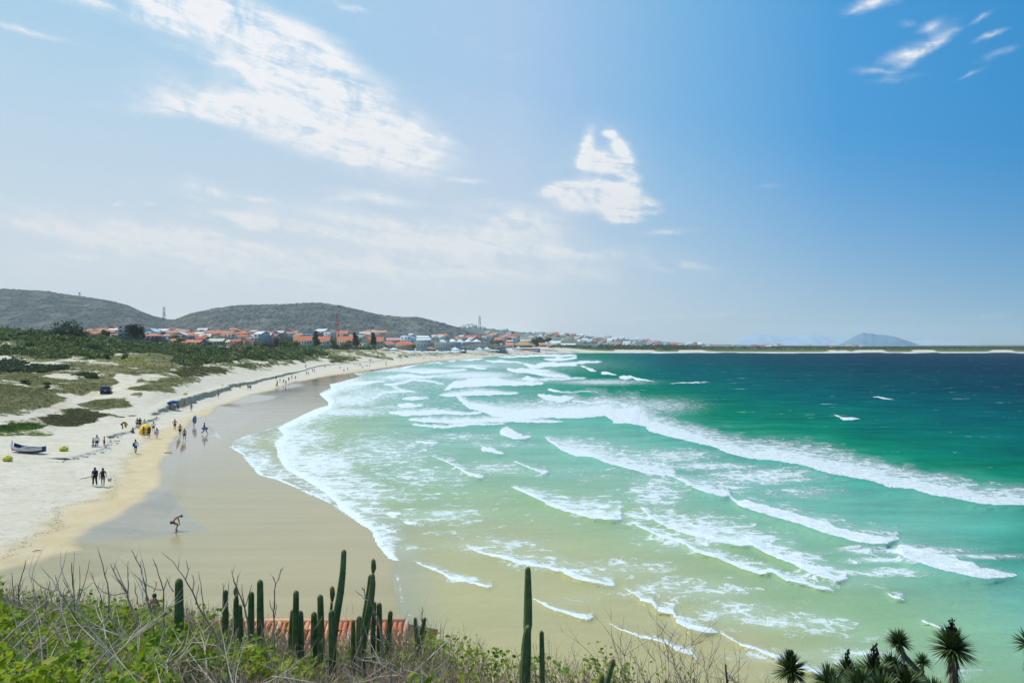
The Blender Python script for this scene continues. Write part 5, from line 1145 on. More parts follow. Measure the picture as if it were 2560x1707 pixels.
person(232.5,1119,'stand','child in dark shirt standing at the left side of the man in white','brown','shirt','shorts',(60,52,60),(60,84,120),face=-90,h=1.3)
person(260.5,1120,'phone','boy in red top reaching towards the man in white','brown','vest','shorts',(176,56,50),(70,84,104),face=90,h=1.5)
cb = empty('cool_box', stand(235,1121.5), .3); tag(cb, 'black and white cool box on the sand before the man in white', 'cool box'); MB().box((0,0,.2),(.5,.34,.4)).build('box_body', mm('white_plastic',(220,220,220)), cb); MB().box((0,0,.44),(.54,.38,.09)).build('lid', BL_, cb)
o = person(306,1074,'bend','person in black bending over to fold something yellow','brown','shirt','trousers',(26,28,32),(26,28,32),face=-80,h=1.7)
YL = mm('yellow_nylon', (236,190,30), .6)
carried('folded_sheet', o, [('cloth', MB().box((.0,.50,.78),(.10,.5,.46),Euler((.4,.3,0)).to_matrix()).box((.1,.42,.5),(.06,.3,.4),Euler((.2,-.4,0)).to_matrix()), YL)], 'yellow sheet held by the person bending in black', 'sheet')
person(333,1083,'sit','person sitting on the sand left of the yellow canopy','brown','vest','shorts',(60,66,48),(70,74,60),face=60,h=1.7)
# the yellow sunshade lying on its side
p = stand(356,1088); yc = empty('beach_umbrella', (p.x, p.y, p.z+.95)); tag(yc, 'big yellow umbrella lying on its side among the group', 'umbrella')
yc.rotation_euler = (rad(68), rad(12), rad(-14)); c_ = canopy_mesh(1.06,.55,8); link('canopy', c_, yc, YL); MB().tube([(0,0,-1.7),(0,0,.05)], .022, 6).build('pole', mm('pole_grey',(150,150,150)), yc)
grp = 'people standing around the yellow umbrella'
for (x, y, ps, lb, sk, tp, bt, tc_, bc_, hr, fc, hh_) in [
 (343,1070,'stand','slim person in pale top behind the yellow umbrella','fair','vest','shorts',(170,140,130),(90,70,66),'hair',180,1.66),
 (349.7,1071,'stand','man in black t-shirt behind the yellow umbrella','brown','shirt','shorts',(28,30,36),(40,40,44),'hair',180,1.76),
 (361,1072,'stand','person in light blue top behind the right side of the yellow umbrella','tan','shirt','shorts',(190,204,224),(60,64,84),'long_hair',180,1.6),
 (358.7,1093.5,'stand','woman with dark wrap standing in front of the yellow umbrella','tan','vest','skirt',(120,70,60),(84,96,112),'long_hair',20,1.66),
 (372,1095.4,'stand','woman in brown cover-up right of the yellow umbrella','brown','shirt','shorts',(92,70,58),(60,50,46),'long_hair',10,1.7),
 (383.6,1080,'hips','woman in white top and black shorts, hand at her face','tan','shirt','shorts',W1,(30,32,40),'long_hair',170,1.68),
 (392,1097,'stand','woman in pale lilac tunic with a pink bag','tan','shirt','shorts',(200,200,222),(190,192,214),'long_hair',14,1.64),
 (437,1075,'hips','broad shirtless man in brown shorts on the damp sand','tan',None,'shorts',W1,(92,66,56),'hair',180,1.78),
 (450,1089.5,'walk','shirtless man in long black shorts at the edge of the wet sand','tan',None,'shorts',W1,(34,34,44),'hair',176,1.8),
 (461,1100.5,'walk','shirtless boy in teal shorts on the wet sand','tan',None,'shorts',W1,(36,92,112),'hair',184,1.72),
 (461,1019,'hips','woman in dark bikini right of the blue umbrella','tan',None,'briefs',W1,(60,40,48),'long_hair',200,1.7),
 (457,1022,'stand','small child beside the woman in the bikini','tan',None,'briefs',W1,(110,90,90),'hair',180,.95),
 (478,1028.6,'stand','woman in lilac wrap standing alone near the blue umbrella','tan','vest','skirt',(140,90,80),(140,136,180),'long_hair',190,1.7),
 (437,1026.5,'stand','person in white top under the blue umbrella','tan','shirt','shorts',(210,212,224),(150,90,84),'hair',180,1.7),
 (444.6,1027,'stand','person in purple top under the right side of the blue umbrella','brown','shirt','shorts',(92,86,140),(50,50,80),'hair',180,1.72),
 (419.5,1022,'sit','person sitting at the left under the blue umbrella','brown','vest','shorts',(150,150,170),(60,60,80),'hair',150,1.7),
 (426,1025.5,'sit','person in dark clothes sitting beside the blue umbrella pole','brown','vest','shorts',(40,40,50),(40,40,60),'hair',120,1.7),
 (545.8,995,'walk','shirtless man in black shorts walking alone along the beach','tan',None,'shorts',W1,(28,30,38),'hair',180,1.78),
 (600,971,'stand','dark haired woman standing left of the pair with a board','tan',None,'briefs',W1,(60,50,60),'long_hair',180,1.7),
 (620,974,'stand','man in dark shorts beside the board carrier','tan',None,'shorts',W1,(70,60,66),'hair',180,1.74),
 (626.4,975,'walk','person in white and blue shirt carrying a dark board','tan','shirt','shorts',(196,206,226),(36,38,46),'hair',180,1.74),
 (345,940,'walk','walker in white shirt on the sandy track between dunes','tan','shirt','shorts',(206,208,220),(96,98,116),'hair',10,1.78),
 (764,919,'stand','person in orange clothes at the foot of the dunes','tan','shirt','shorts',(204,112,60),(180,120,60),'hair',180,1.74)]:
    o = person(x, y, ps, lb, sk, tp, bt, tc_, bc_, hr, (30,24,22), fc, hh_, grp if 340 < x < 395 and y > 1065 else None)
    if x == 392: carried('tote_bag', o, [('bag_body', MB().box((-.26,.1,.92),(.12,.3,.36)), mm('pink_cloth',(206,90,130)))], 'pink bag at the side of the woman in lilac tunic', 'bag')
    if x == 626.4: carried('bodyboard', o, [('deck', MB().ball((.35,.1,1.0),.5,10,5,(1.0,.1,.45)), mm('board_dark',(60,64,84),.4))], 'dark bodyboard under the arm of the person in white and blue', 'bodyboard')
# surfer and bodyboarder
o = person(485,1065,'stand','surfer in black rash vest standing in the wet sand with a blue board','tan','shirt','shorts',(26,32,44),(24,28,40),face=150,h=1.72)
BB = mm('board_blue', (40,130,196), .35)
carried('bodyboard', o, [('deck', MB().ball((-.32,.12,1.15),.72,12,8,(.32,.07,1.0)), BB)], 'bright blue board held upright by the surfer in black', 'bodyboard')
o = person(511,1085,'stride','youth in dark rash vest striding right with a purple bodyboard','brown','shirt','trousers',(34,40,48),(40,44,54),face=-90,h=1.8)
carried('bodyboard', o, [('deck', MB().ball((.28,.05,.88),.42,12,6,(.1,1.15,.55)), mm('board_purple',(140,110,176),.4))], 'purple bodyboard carried by the striding youth', 'bodyboard')
# woman bending over at the shallow water
person(439,1327,'crouch','woman in dark bikini and blue cap bending over at the water film','tan',None,'briefs',W1,(44,40,48),'hat',(40,70,130),-82,1.68,fingers=True)
# person half hidden behind the foreground hedge
zz = .3; D_ = (CAMZ-(zz+1.7))*F/(1484-HY); person(0,0,'stand','person in dark sleeveless top seen behind the foreground branches','brown','vest','shorts',(62,64,72),(60,60,70),'hair',(26,24,24),-40,1.72,pos=Vector(((386-CX)/F*D_, D_, zz)))
# walkers farther along the beach
tops = [((54,56,64),'dark'),((170,60,56),'red'),((214,216,222),'white'),((70,84,120),'blue'),(None,'no')]
far = [(693,964,'dark'),(690,951,'dark'),(700,957.6,'red'),(709,958.7,'dark'),(714.7,961.8,'dark'),(722,954.4,'dark'),(729.6,949,'dark'),(738.5,949.7,'dark'),(766,937,'dark'),(770.6,937.8,'red'),(781.7,931,'dark'),(786,931.4,'red'),
 (812.5,919.6,'dark'),(850,923.6,'dark'),(859.7,930,'dark'),(868.8,925.7,'dark'),(883.7,913,'blue'),(887.5,913.5,'dark'),(891.6,914,'white'),(897.5,915,'red'),(900.7,915,'dark'),(905,919.3,'white'),(912.4,918,'dark'),(917.7,918,'dark'),(924,918,'dark'),
 (957,899.5,'dark'),(960,899.8,'dark'),(967,906.6,'dark'),(964,912,'dark'),(966.8,916,'dark'),(1002,903,'red'),(1057.8,898.5,'dark'),(1060.5,897.4,'dark'),(1064.4,894,'dark'),(1074.8,897,'red'),(1092,895.5,'dark'),(1096.5,894.4,'red'),(1101.6,895.2,'dark'),(1103.7,895.4,'dark'),
 (1107.5,894,'white'),(1125,894,'red'),(1130.5,892.3,'dark'),(1135,890.6,'red'),(1141.5,891.5,'dark'),(1145,891.5,'red'),(1094,889.5,'dark'),(1087,890.5,'dark'),(1137,887.5,'red'),(1105,889,'dark'),(1050,892.5,'dark'),(1042,892,'white'),(1022,893,'dark'),(1028,895,'red')]
where = lambda x: ('in the cluster walking left of the wave tip' if x < 745 else 'on the bright sand midway along the beach' if x < 815 else 'near the wet sand beyond the low dunes' if x < 875 else 'in the loose group by the water' if x < 930 else 'at the near end of the umbrella rows' if x < 1010 else 'in front of the umbrella rows')
for i, (x, y, tn) in enumerate(far):
    tc_ = dict((b_, a_) for a_, b_ in tops)[tn]; ps = ['stand','walk','hips','walk'][i % 4]; bt = ['shorts','briefs','shorts'][i % 3]
    person(x, y, ps, f'distant person in {tn} top {where(x)}', ['brown','tan','tan','dark'][i % 4], 'shirt' if tc_ and i % 3 else ('vest' if tc_ else None), bt, tc_ or (40,40,40), [(36,36,44),(70,50,50),(60,70,100)][i % 3], 'hair', (28,24,24), R.uniform(0,360), R.uniform(1.6,1.82), f'distant people in {tn} tops {where(x)}')
for i in range(62):     # bathers around the far umbrellas and along the far waterline
    if i < 40: x = R.uniform(1150, 1300); y = float(np.interp(x, [1150,1300], [892,885.5]))+R.uniform(-1.5,1)
    else: x = R.uniform(1300, 1500); y = float(np.interp(x, [1300,1500], [884.8,881.3]))+R.uniform(-1,.6)
    c_, cn = R.choice([((40,42,50),'dark'),((190,70,60),'red'),((214,216,222),'white')])
    wh = 'at the far umbrellas' if i < 40 else 'on the far curve of the beach'
    person(x, y, R.choice(['stand','walk']), f'tiny distant person in {cn} {wh}', R.choice(['brown','tan']), 'vest', 'shorts', c_, (50,50,60), 'hair', (28,24,24), R.uniform(0,360), 1.7, f'tiny distant people in {cn} {wh}')
for x, y, l in [(926,906.6,'person sitting left under the red umbrella'),(932,907,'person sitting right of the red umbrella'),(1079,900.5,'person sitting low at the water\'s edge')]: person(x, y, 'sit', l, 'brown', 'vest', 'shorts', (44,44,52), (44,44,60))
# stroller in the walking cluster, cart by the water
def stroller(px, py, label, body=(36,36,44)):
    o = empty('stroller', stand(px, py), .6); tag(o, label, 'stroller'); MB().box((0,0,.62),(.46,.62,.4),taper=.8).build('seat', mm('stroller_%d' % body[0], body), o); MB().tube([(-.2,-.5,1.05),(-.2,.25,.3)], .02, 4).tube([(.2,-.5,1.05),(.2,.25,.3)], .02, 4).tube([(-.2,-.5,1.05),(.2,-.5,1.05)], .02, 4).build('frame', mm('pole_grey',(150,150,150)), o)
    for sx in (-.22,.22):
        for sy in (-.28,.3):
            w_ = MB().tube([(sx-.02,sy,.14),(sx+.02,sy,.14)], .14, 10).build('wheel', BL_, o)
stroller(691.5,966,'dark covered stroller pushed ahead of the walking cluster')
stroller(906,920,'pale vendor cart pushed along the waterline', (214,214,218))

# ---- umbrellas
o = umbrella(434,1025.5,(40,96,156),'blue umbrella tilted over a seated group by the sand cliff',tilt=-14)
umbrella(925,906.5,(200,50,60),'lone red umbrella before the dunes',h=1.15,tilt=8)
umbrella(1034,890.5,(206,60,60),'red umbrella at the left among the yellow green ones'); umbrella(1075.6,891,(206,60,60),'red umbrella at the right end of the coloured row'); umbrella(1014.4,885.5,(60,90,180),'blue and white umbrella at the near end of the rows',h=1.3); umbrella(1006.8,886,(214,80,76),'salmon red umbrella beside the blue one')
for i, (x, y) in enumerate([(1007,892.5),(1012,892.8),(1017,892),(1023,892.3),(1030,891.8),(1037,892.4),(1043,892.2),(1049,891.6),(1053,891),(998,894)]):
    umbrella(x, y, [(190,186,96),(150,160,96),(214,204,120),(120,130,84)][i % 4], f"{['yellow','olive','pale yellow','dark olive'][i % 4]} umbrella in the front row of the near rows", f"{['yellow','olive','pale yellow','dark olive'][i % 4]} umbrellas in the front row")
for i in range(58):
    x = 1010+i*2.5; y = float(np.interp(x, [1010,1080,1155], [887.5,888.6,886.2]))+R.uniform(-2.2,.6)
    umbrella(x+R.uniform(-1,1), y, (228,230,228), 'white umbrella in the dense near rows before the grey hotel', 'white umbrellas in the dense near rows', h=1.8)
for i in range(46):
    x = 1166+i*2.5; y = float(np.interp(x, [1166,1280], [884.5,882]))+R.uniform(-1.3,.5)
    umbrella(x, y, (228,228,222), 'white umbrella in the far rows before the beach bars', 'white umbrellas in the far rows', h=2.0)
for i, (x, cc, cn) in enumerate([(1223,(216,90,60),'orange red'),(1286,(120,120,190),'lilac'),(1291,(80,90,170),'blue'),(1296,(190,190,220),'pale lilac'),(1304,(206,60,60),'red'),(1309,(216,80,50),'orange red'),(1314,(220,90,50),'orange red'),(1319,(216,84,52),'orange red'),(1324,(214,180,60),'yellow'),(1329,(214,186,70),'yellow'),(1334,(224,226,226),'white'),(1340,(224,226,226),'white'),(1344,(224,226,226),'white')]):
    umbrella(x, 881.5-(i*.06), cc, f'{cn} umbrella near the far end of the beach bars', f'{cn} umbrellas near the far end of the beach bars', h=1.7)
# marquee tents of the beach bars
def tent(px, py, yt, wpx, D, label, rgb=(230,232,232)):
    D = DT(px, 430)-28; p = PD(px, py, D); W_2 = wpx/F*D/2; H = (py-yt)/F*D; o = empty('marquee_tent', p); tag(o, label, 'tent'); b = MB(); e = H*.42
    f = lambda a, r, z: (math.cos(a+.785)*W_2*1.3*r, math.sin(a+.785)*W_2*1.3*r, z)
    for k in range(4):
        a0, a1 = k*math.pi/2, (k+1)*math.pi/2
        b.tri((0,0,H), f(a0,.4,e+(H-e)*.42), f(a1,.4,e+(H-e)*.42)); b.quad(f(a0,.4,e+(H-e)*.42), f(a0,1,e), f(a1,1,e), f(a1,.4,e+(H-e)*.42)); b.quad(f(a0,1,e), f(a0,1,e-.3), f(a1,1,e-.3), f(a1,1,e))
    b.build('roof', mm('membrane_%d' % rgb[2], rgb, .7), o)
    for k in range(4):
        q_ = f(k*math.pi/2,.96,0); MB().tube([(q_[0],q_[1],-3),(q_[0],q_[1],e)], .08, 5).build('pole', mm('pole_grey',(150,150,150)), o)
for x, yb, yt, w_, l, c_ in [(984,877,868.5,23,'white marquee tent at the near end, above the dune',(230,232,232)),(962,876,867,24,'beige marquee tent left of the white one',(206,186,146)),(1137,879,867,28,'wide white marquee tent before the grey hotel',(230,232,232)),(1158,880,873,12,'small white marquee tent right of the wide one',(230,232,232)),
 (1198,876,867.5,19,'first white marquee tent of the second bar',(230,232,232)),(1217,876,867,21,'second white marquee tent of the second bar',(230,232,232)),(1242,876,866.5,20,'larger white marquee tent of the third bar',(230,232,232)),(1256,876,868,12,'smaller white marquee tent of the third bar',(230,232,232)),
 (1296,875,865,18,'white and yellow marquee tent before the brown lodge',(228,226,196)),(1332,875,867,10,'left small white marquee near the orange bar',(230,232,232)),(1342,875,867,11,'right small white marquee near the orange bar',(230,232,232)),(1375,874,868,10,'left white marquee at the far end',(230,232,232)),(1385,874,868,10,'right white marquee at the far end',(230,232,232))]:
    tent(x, yb, yt, w_, 500 if x < 1100 else 560, l, c_)
# low terraces of the bars
for x0, x1, yb, yw, rgb, l in [(1040,1075,881,872,(112,130,126),'dark glazed beach terrace below the grey hotel'),(1095,1128,881,874,(96,112,110),'dark beach terrace with green awning'),(1140,1165,881,874,(120,116,104),'shaded terrace under the wide marquee'),(1190,1228,880,874,(110,112,112),'shaded terrace under the second bar tents'),(1232,1262,879,873,(100,112,116),'shaded terrace under the third bar tents'),(1280,1350,878,872,(104,110,108),'long shaded terrace at the far beach bars')]:
    house(x0, x1, yb, yw, yw-1, 412, 6, rgb, (150,160,156), l, 'flat', 'terrace', name='beach_terrace', nwin=6, win=1.0)
house(1062,1088,880,873,867,416,7,(110,96,80),(204,120,76),'small orange double roofed kiosk before the grey hotel','hip','kiosk',name='kiosk',nwin=3)

# ---- wooden rowing boat
def rowing_boat():
    L = 4.3; o = empty('rowing_boat', stand(70,1132), rad(-9)); tag(o, 'blue and white wooden rowing boat drawn up on the sand', 'boat')
    secs = []; ns = 13
    def sec(f, inset=0.0):
        x = -L/2+L*f; w_ = .78*math.sin(math.pi*min(1,(.06+f*.86)))**.62*(1 if f < .9 else 1)+.02; w_ = w_*(1-inset*.10)-inset*.03
        keel = .02+.42*abs(f-.55)**2.6*3.2+inset*.06; sheer = .62+.42*(abs(f-.5)*2)**2.4*(1.2 if f < .5 else .5)
        return x, max(.02, w_), keel, sheer
    def hull(z0, z1, name, m_, par, inset=0.0, parts=5):
        V_ = []
        for i in range(ns):
            f = i/(ns-1); x, w_, k, s = sec(f, inset); row = []
            for j in range(parts+1):
                h = z0+(z1-z0)*j/parts; yy = w_*(math.sin(h*math.pi/2)**.6 if h > 0 else 0); row.append((yy, k+(s-k)*h))
            V_.append((x, row))
        for sgn in (-1, 1):
            b = MB()
            for i in range(ns-1):
                for j in range(parts):
                    (x0, r0), (x1, r1) = V_[i], V_[i+1]; a = (x0, sgn*r0[j][0], r0[j][1]); b2 = (x1, sgn*r1[j][0], r1[j][1]); c2 = (x1, sgn*r1[j+1][0], r1[j+1][1]); d2 = (x0, sgn*r0[j+1][0], r0[j+1][1]); b.quad(a, b2, c2, d2)
            b.build(name, m_, par, True)
    blue, white, red = mm('boat_blue',(38,62,104),.5), mm('boat_white',(206,210,212),.5), mm('boat_red_brown',(120,78,66),.7)
    hull(0,.45,'bottom_planking',red,o); hull(.45,.86,'strake',white,o); hull(.86,1.0,'rim_plank',blue,o); hull(0,1.0,'inner_planking',blue,o,1.0)
    for sgn in (-1,1):
        pts = [(lambda s_: (s_[0], sgn*s_[1], s_[3]))(sec(i/12)) for i in range(13)]; MB().tube(pts, .035, 5).build('gunwale', white, o)
    for f in (.3,.52,.74):
        x, w_, k, s = sec(f, 1.0); MB().box((x,0,s-.14),(.24,w_*1.9,.04)).build('thwart', white, o)
    MB().tube([(-1.2,.3,.66),(.9,-.35,.7)], .03, 6).build('oar', mm('oar_wood',(206,206,200)), o)
    x, w_, k, s = sec(0); MB().box((x-.02,0,(k+s)/2+.08),(.07,.07,s-k+.35)).build('stem_post', blue, o)
    x, w_, k, s = sec(1); MB().box((x,0,(k+s)/2),(.05,w_*1.7,s-k)).build('transom', blue, o)
rowing_boat()
for x, y, l in [(18.7,1152,'yellow float bundle on the sand in front of the boat'),(159.4,1127,'yellow float bundle at the start of the sand cliff'),(463,987.5,'yellow float on top of the sand cliff above the blue umbrella'),(556,966,'yellow float farther along the sand cliff'),(765,921,'tiny yellow float below the person in orange')]:
    o = empty('float_bundle', stand(x, y), R.uniform(0,6)); tag(o, l, 'float', 'yellow floats above the beach'); 
    ym = mm('float_yellow',(206,190,40),.6)
    for i in range(9):
        a = i*2*math.pi/8; c_ = (math.cos(a)*.3, math.sin(a)*.26, .22+.06*(i % 2)) if i < 8 else (0,0,.42); MB().ball(c_, .24, 8, 6, (1,1,.9)).build('float_ball', ym, o, True)
# driftwood and dark weed lines on the damp sand
for x, y, L, a, l in [(420,1133,1.0,.15,'brown driftwood stick lying at the wet sand edge'),(92,1379,.5,.4,'small dark piece of driftwood on the damp sand near the hedge'),(330,1040,1.6,.5,'dark slab of sand fallen from the little cliff'),(305,1043,1.2,.3,'dark broken slab of sand above the bending person'),(627,987,.6,.2,'small brown piece of debris by the wet sand')]:
    p = stand(x, y); o = empty('driftwood' if L < 1.1 else 'sand_slab', (p.x,p.y,p.z+.03), a); tag(o, l, 'driftwood' if L < 1.1 else 'sand slab'); MB().tube([(-L/2,0,.02),(-L*.1,.04,.06),(L*.2,0,.05),(L/2,.05,.03)], [.03*L,.06*L,.05*L,.02*L], 6, flat=.7).build('piece', WD, o)
# clods broken off the sand cliff
cl = MB()
for i in range(110):
    f = R.random()**.8*8.5; k = int(f); a, b_ = SCARPW[k+1], SCARPW[min(k+2, len(SCARPW)-1)]; q_ = a+(b_-a)*(f-k); nx, ny = -(b_-a)[1], (b_-a)[0]; nl = math.hypot(nx, ny); off = 1.25+abs(R.gauss(0,.4)); x = q_[0]-nx/nl*off*-1*(-1); y = q_[1]-ny/nl*off
    z = float(land_z([x],[y])[0][0]); s = R.uniform(.05,.2); cl.ball((x,y,z+s*.2), s, 5, 3, (R.uniform(.8,1.5),1,.7))
tag(cl.build('sand_clods', mm('clod',(196,186,166),.95)), kind='stuff')
# ---- dark car on the track
def car():
    p = stand(263,985.5); o = empty('parked_car', p, rad(27)); tag(o, 'dark blue hatchback seen from behind on the sand track', 'car')
    body = mm('car_paint', (34,34,52), .3, spec=.6); gl = mm('car_glass', (30,52,76), .12, spec=.8); blk = mm('car_black',(20,20,22),.7); lampm = mm('tail_lamp',(120,30,30),.4)
    b = MB(); prof_ = [(0,.32),(0,.95),(.12,1.05),(.35,1.52),(.9,1.62),(2.1,1.60),(2.9,1.12),(3.9,.95),(4.1,.75),(4.1,.32)]
    half = [(.92 if z < 1.1 else .92-(z-1.1)*.42) for _, z in prof_]
    n = len(prof_)
    for sgn in (-1,1):
        for i in range(n-1): pass
    L_ = [(-half[i], prof_[i][0], prof_[i][1]) for i in range(n)]; R_ = [(half[i], prof_[i][0], prof_[i][1]) for i in range(n)]
    for i in range(n): j = (i+1) % n; b.quad(L_[i], R_[i], R_[j], L_[j])
    o0 = len(b.v); b.v += L_+R_
    for k, base_ in ((0,o0),(1,o0+n)):
        for i in range(1, n-1): b.t.append((base_, base_+i, base_+i+1) if k else (base_, base_+i+1, base_+i))
    b.build('body', body, o)
    MB().quad((-.72,.10,1.08),(.72,.10,1.08),(.62,.315,1.47),(-.62,.315,1.47)).build('rear_window', gl, o)
    for sgn in (-1,1):
        MB().quad((sgn*.925,.5,1.06),(sgn*.925,2.6,1.06),(sgn*.755,2.1,1.5),(sgn*.755,.6,1.5)).build('side_window', gl, o)
        MB().box((sgn*.8,-.02,.86),(.22,.06,.26)).build('tail_light', lampm, o); MB().box((sgn*1.05,2.5,1.1),(.22,.12,.16)).build('wing_mirror', body, o)
        for y_ in (.75,3.3):
            w_ = MB().tube([(sgn*.72,y_,.32),(sgn*.93,y_,.32)], .32, 14).build('wheel', blk, o); MB().tube([(sgn*.935,y_,.32),(sgn*.945,y_,.32)], .19, 10).build('rim', mm('rim_grey',(150,152,156),.4), w_)
    MB().box((0,-.04,.48),(1.78,.14,.26)).build('rear_bumper', blk, o); MB().box((0,-.03,.74),(.42,.03,.12)).build('number_plate', mm('plate_grey',(196,196,196)), o)
    o.scale = (1.08,1.08,1.08)
car()
# ================================================================== foreground headland
PROF = np.array([(-900,1440),(-200,1450),(0,1480),(60,1500),(200,1512),(400,1530),(500,1550),(600,1570),(700,1592),(800,1606),(900,1600),(950,1592),(1000,1578),(1050,1576),(1100,1594),(1150,1614),(1200,1636),(1300,1648),(1400,1646),(1480,1652),(1530,1664),(1600,1690),(1700,1706),(1800,1724),(1900,1745),(2100,1760),(2600,1780),(3600,1800)], float)
def canopy_z(px, D):
    yp = np.interp(px, PROF[:,0], PROF[:,1]); zs = CAMZ-(yp-HY)/F*9.5; return zs+(9.5-np.minimum(D, 9.5))*.28-np.clip(D-9.5, 0, None)*.15
def hl_z(px, D):
    z = canopy_z(px, np.minimum(D, 10.0))-.95; return np.where(D > 10, z-(D-10)*np.where(D > 16, .50, .50), z)
ux = np.linspace(-900, 3500, 200); dd = np.concatenate([np.linspace(.6,10,50), np.linspace(10.4,34,50)]); Ux, Dd = np.meshgrid(ux, dd)
hx = (Ux-CX)/F*Dd; hzv = hl_z(Ux, Dd)+(fbm(hx*1.5, Dd*1.5, 3, 71)-.5)*.25
back = np.clip(-(Dd-3)*.0, 0, 0); hzv = np.maximum(hzv, -.6)
q, used = grid_faces(np.ones(Ux.shape, bool))
hm, t, b = princ('headland_soil', rough=1.0, spec=.1); P = t.geo().outputs['Position']; t.put(b.inputs['Base Color'], t.mix(t.rng(t.noise(P, 4, 5, .6), .35, .65), lin(96,84,66), lin(62,60,42))); t.put(b.inputs['Normal'], t.bump(t.noise(P, 9, 4, .6), .8, .1))
hl = link('headland', mesh_np('headland', np.stack([hx, Dd, hzv], -1).reshape(-1,3), quads=q, smooth=True), mat=hm); tag(hl, kind='structure')

rf = np.random.RandomState(3)
leafg = leafmat('hedge_leaf', (110,146,16), (164,178,30), (72,108,18), sc=1.2, trans=.4)
leafy = leafmat('hedge_leaf_yellow', (186,182,52), (196,140,70), (150,158,50), sc=2.0, trans=.45)
twigm, t, b = princ('dry_twig', rough=.9, spec=.2); rn = t.geo().outputs['Random Per Island']; nz = t.noise(t.geo().outputs['Position'], 14, 3, .6)
t.put(b.inputs['Base Color'], t.mix(t.rng(rn, 0, 1, smooth=False), t.mix(t.rng(nz, .4, .6), lin(166,144,118), lin(222,204,180)), t.mix(t.rng(nz, .4, .6), lin(124,100,80), lin(170,146,122))))
def leaves(n, sel, size, m, name, dz=(-.08,.42)):
    px = rf.uniform(-60, 2620, n); D = rf.uniform(3.4, 10.2, n); k = rf.rand(n) < sel(px, D); px, D = px[k], D[k]; n = len(px)
    clump = fbm((px-CX)/F*D*2.2, D*2.2, 3, 81); z = canopy_z(px, D)+(clump-.5)*.55-rf.uniform(dz[0], dz[1], n)**1.3
    x = (px-CX)/F*D; p = np.stack([x, D, z], 1); s = size*rf.uniform(.6, 1.35, n)
    # a leaf: a folded rhomb of 4 triangles facing mostly upward
    nrm = rf.normal(size=(n,3))*.55+np.array([-.2,-.25,.9]); nrm /= np.linalg.norm(nrm,axis=1)[:,None]; a = rf.normal(size=(n,3)); a -= nrm*(a*nrm).sum(1)[:,None]; a /= np.linalg.norm(a,axis=1)[:,None]; c = np.cross(nrm, a)
    s = s[:,None]; v = np.stack([p-a*s, p-a*s*.3+c*s*.62+nrm*s*.22, p+a*s*.45+c*s*.5+nrm*s*.2, p+a*s*1.05, p+a*s*.45-c*s*.5+nrm*s*.2, p-a*s*.3-c*s*.62+nrm*s*.22], 1).reshape(-1,3)
    i = np.arange(n)*6; q = np.concatenate([np.stack([i,i+1,i+2,i+3],1), np.stack([i,i+3,i+4,i+5],1)])
    o = link(name, mesh_np(name, v, quads=q), mat=m); tag(o, kind='stuff')
green = lambda px, D: np.clip(np.interp(px, [-60,0,60,250,500,760,900,1000,1060,1100,1400,1500,1600,2600], [.8,.8,.7,.85,1,.8,.3,.5,.6,.4,.42,.5,.12,.04]), 0, 1)*np.interp(D, [3.4,5,7.5,10.2], [.85,1,.9,.6])*np.where((px > 780) & (px < 1480), np.interp(D, [3.4,7.4,8.4,10.2],[.10,.14,1.0,1.0]), 1)
patch = lambda px, D: sstep(.43, .56, fbm((px-CX)/F*D*1.1, D*1.3, 3, 85)+.04)
leaves(80000, lambda px, D: green(px, D)*patch(px, D), .033, leafg, 'hedge_foliage')
leaves(14000, lambda px, D: green(px, D)*patch(px, D)*.55, .026, leafy, 'hedge_foliage')
# dry twigs all through the hedge
def branch_pts(p, d, L, n, curl, up):
    pts = [Vector(p)]; d = Vector(d).normalized(); side = Vector((R.gauss(0,1), R.gauss(0,1), R.gauss(0,.4))).normalized()
    for i in range(n):
        d = (d+side*curl/n+Vector((0,0,up/n))+Vector((R.gauss(0,.05), R.gauss(0,.05), R.gauss(0,.05)))).normalized(); pts.append(pts[-1]+d*L/n)
    return pts
tw = MB(); tw2 = MB()
def twig(mb, p, d, L, r, depth=0, maxd=2, n=5, sides=3, kids=3):
    pts = branch_pts(p, d, L, n, R.uniform(.1,.7), R.uniform(-.1,.5)); mb.tube(pts, [r*(1-.8*i/n) for i in range(n+1)], sides, cap=False)
    if depth < maxd:
        for k in range(kids if depth == 0 else max(1, kids-1)):
            i = R.randrange(1, n+1) if depth else R.randrange(2, n+1); dd_ = (pts[min(i, n)]-pts[i-1]).normalized()+Vector((R.gauss(0,.55), R.gauss(0,.5), R.gauss(.15,.45)))
            twig(mb, pts[i], dd_, L*R.uniform(.35,.65), r*.6, depth+1, maxd, max(3, n-1), sides, kids)
for i in range(1150):
    px = R.uniform(-80, 1480) if i < 1100 else R.uniform(1500, 1900); D = R.uniform(3.6, 10.0); x = (px-CX)/F*D; g_ = float(hl_z(np.array(px), np.array(D)))+.3
    hgt_ = .30+.30*R.random()+(.18 if (px > 780 and px < 1250) else 0)
    lean_ = Vector((-.45+R.gauss(0,.5), R.gauss(-.05,.35), 1.0))
    twig(tw if i % 2 else tw2, (x, D, g_), lean_, hgt_, R.uniform(.005,.010) if D > 6 else R.uniform(.004,.008), 0, 2, 5, 3, 3)
tag(tw.build('dry_twigs', twigm), kind='stuff'); tag(tw2.build('dry_twigs', twigm), kind='stuff')
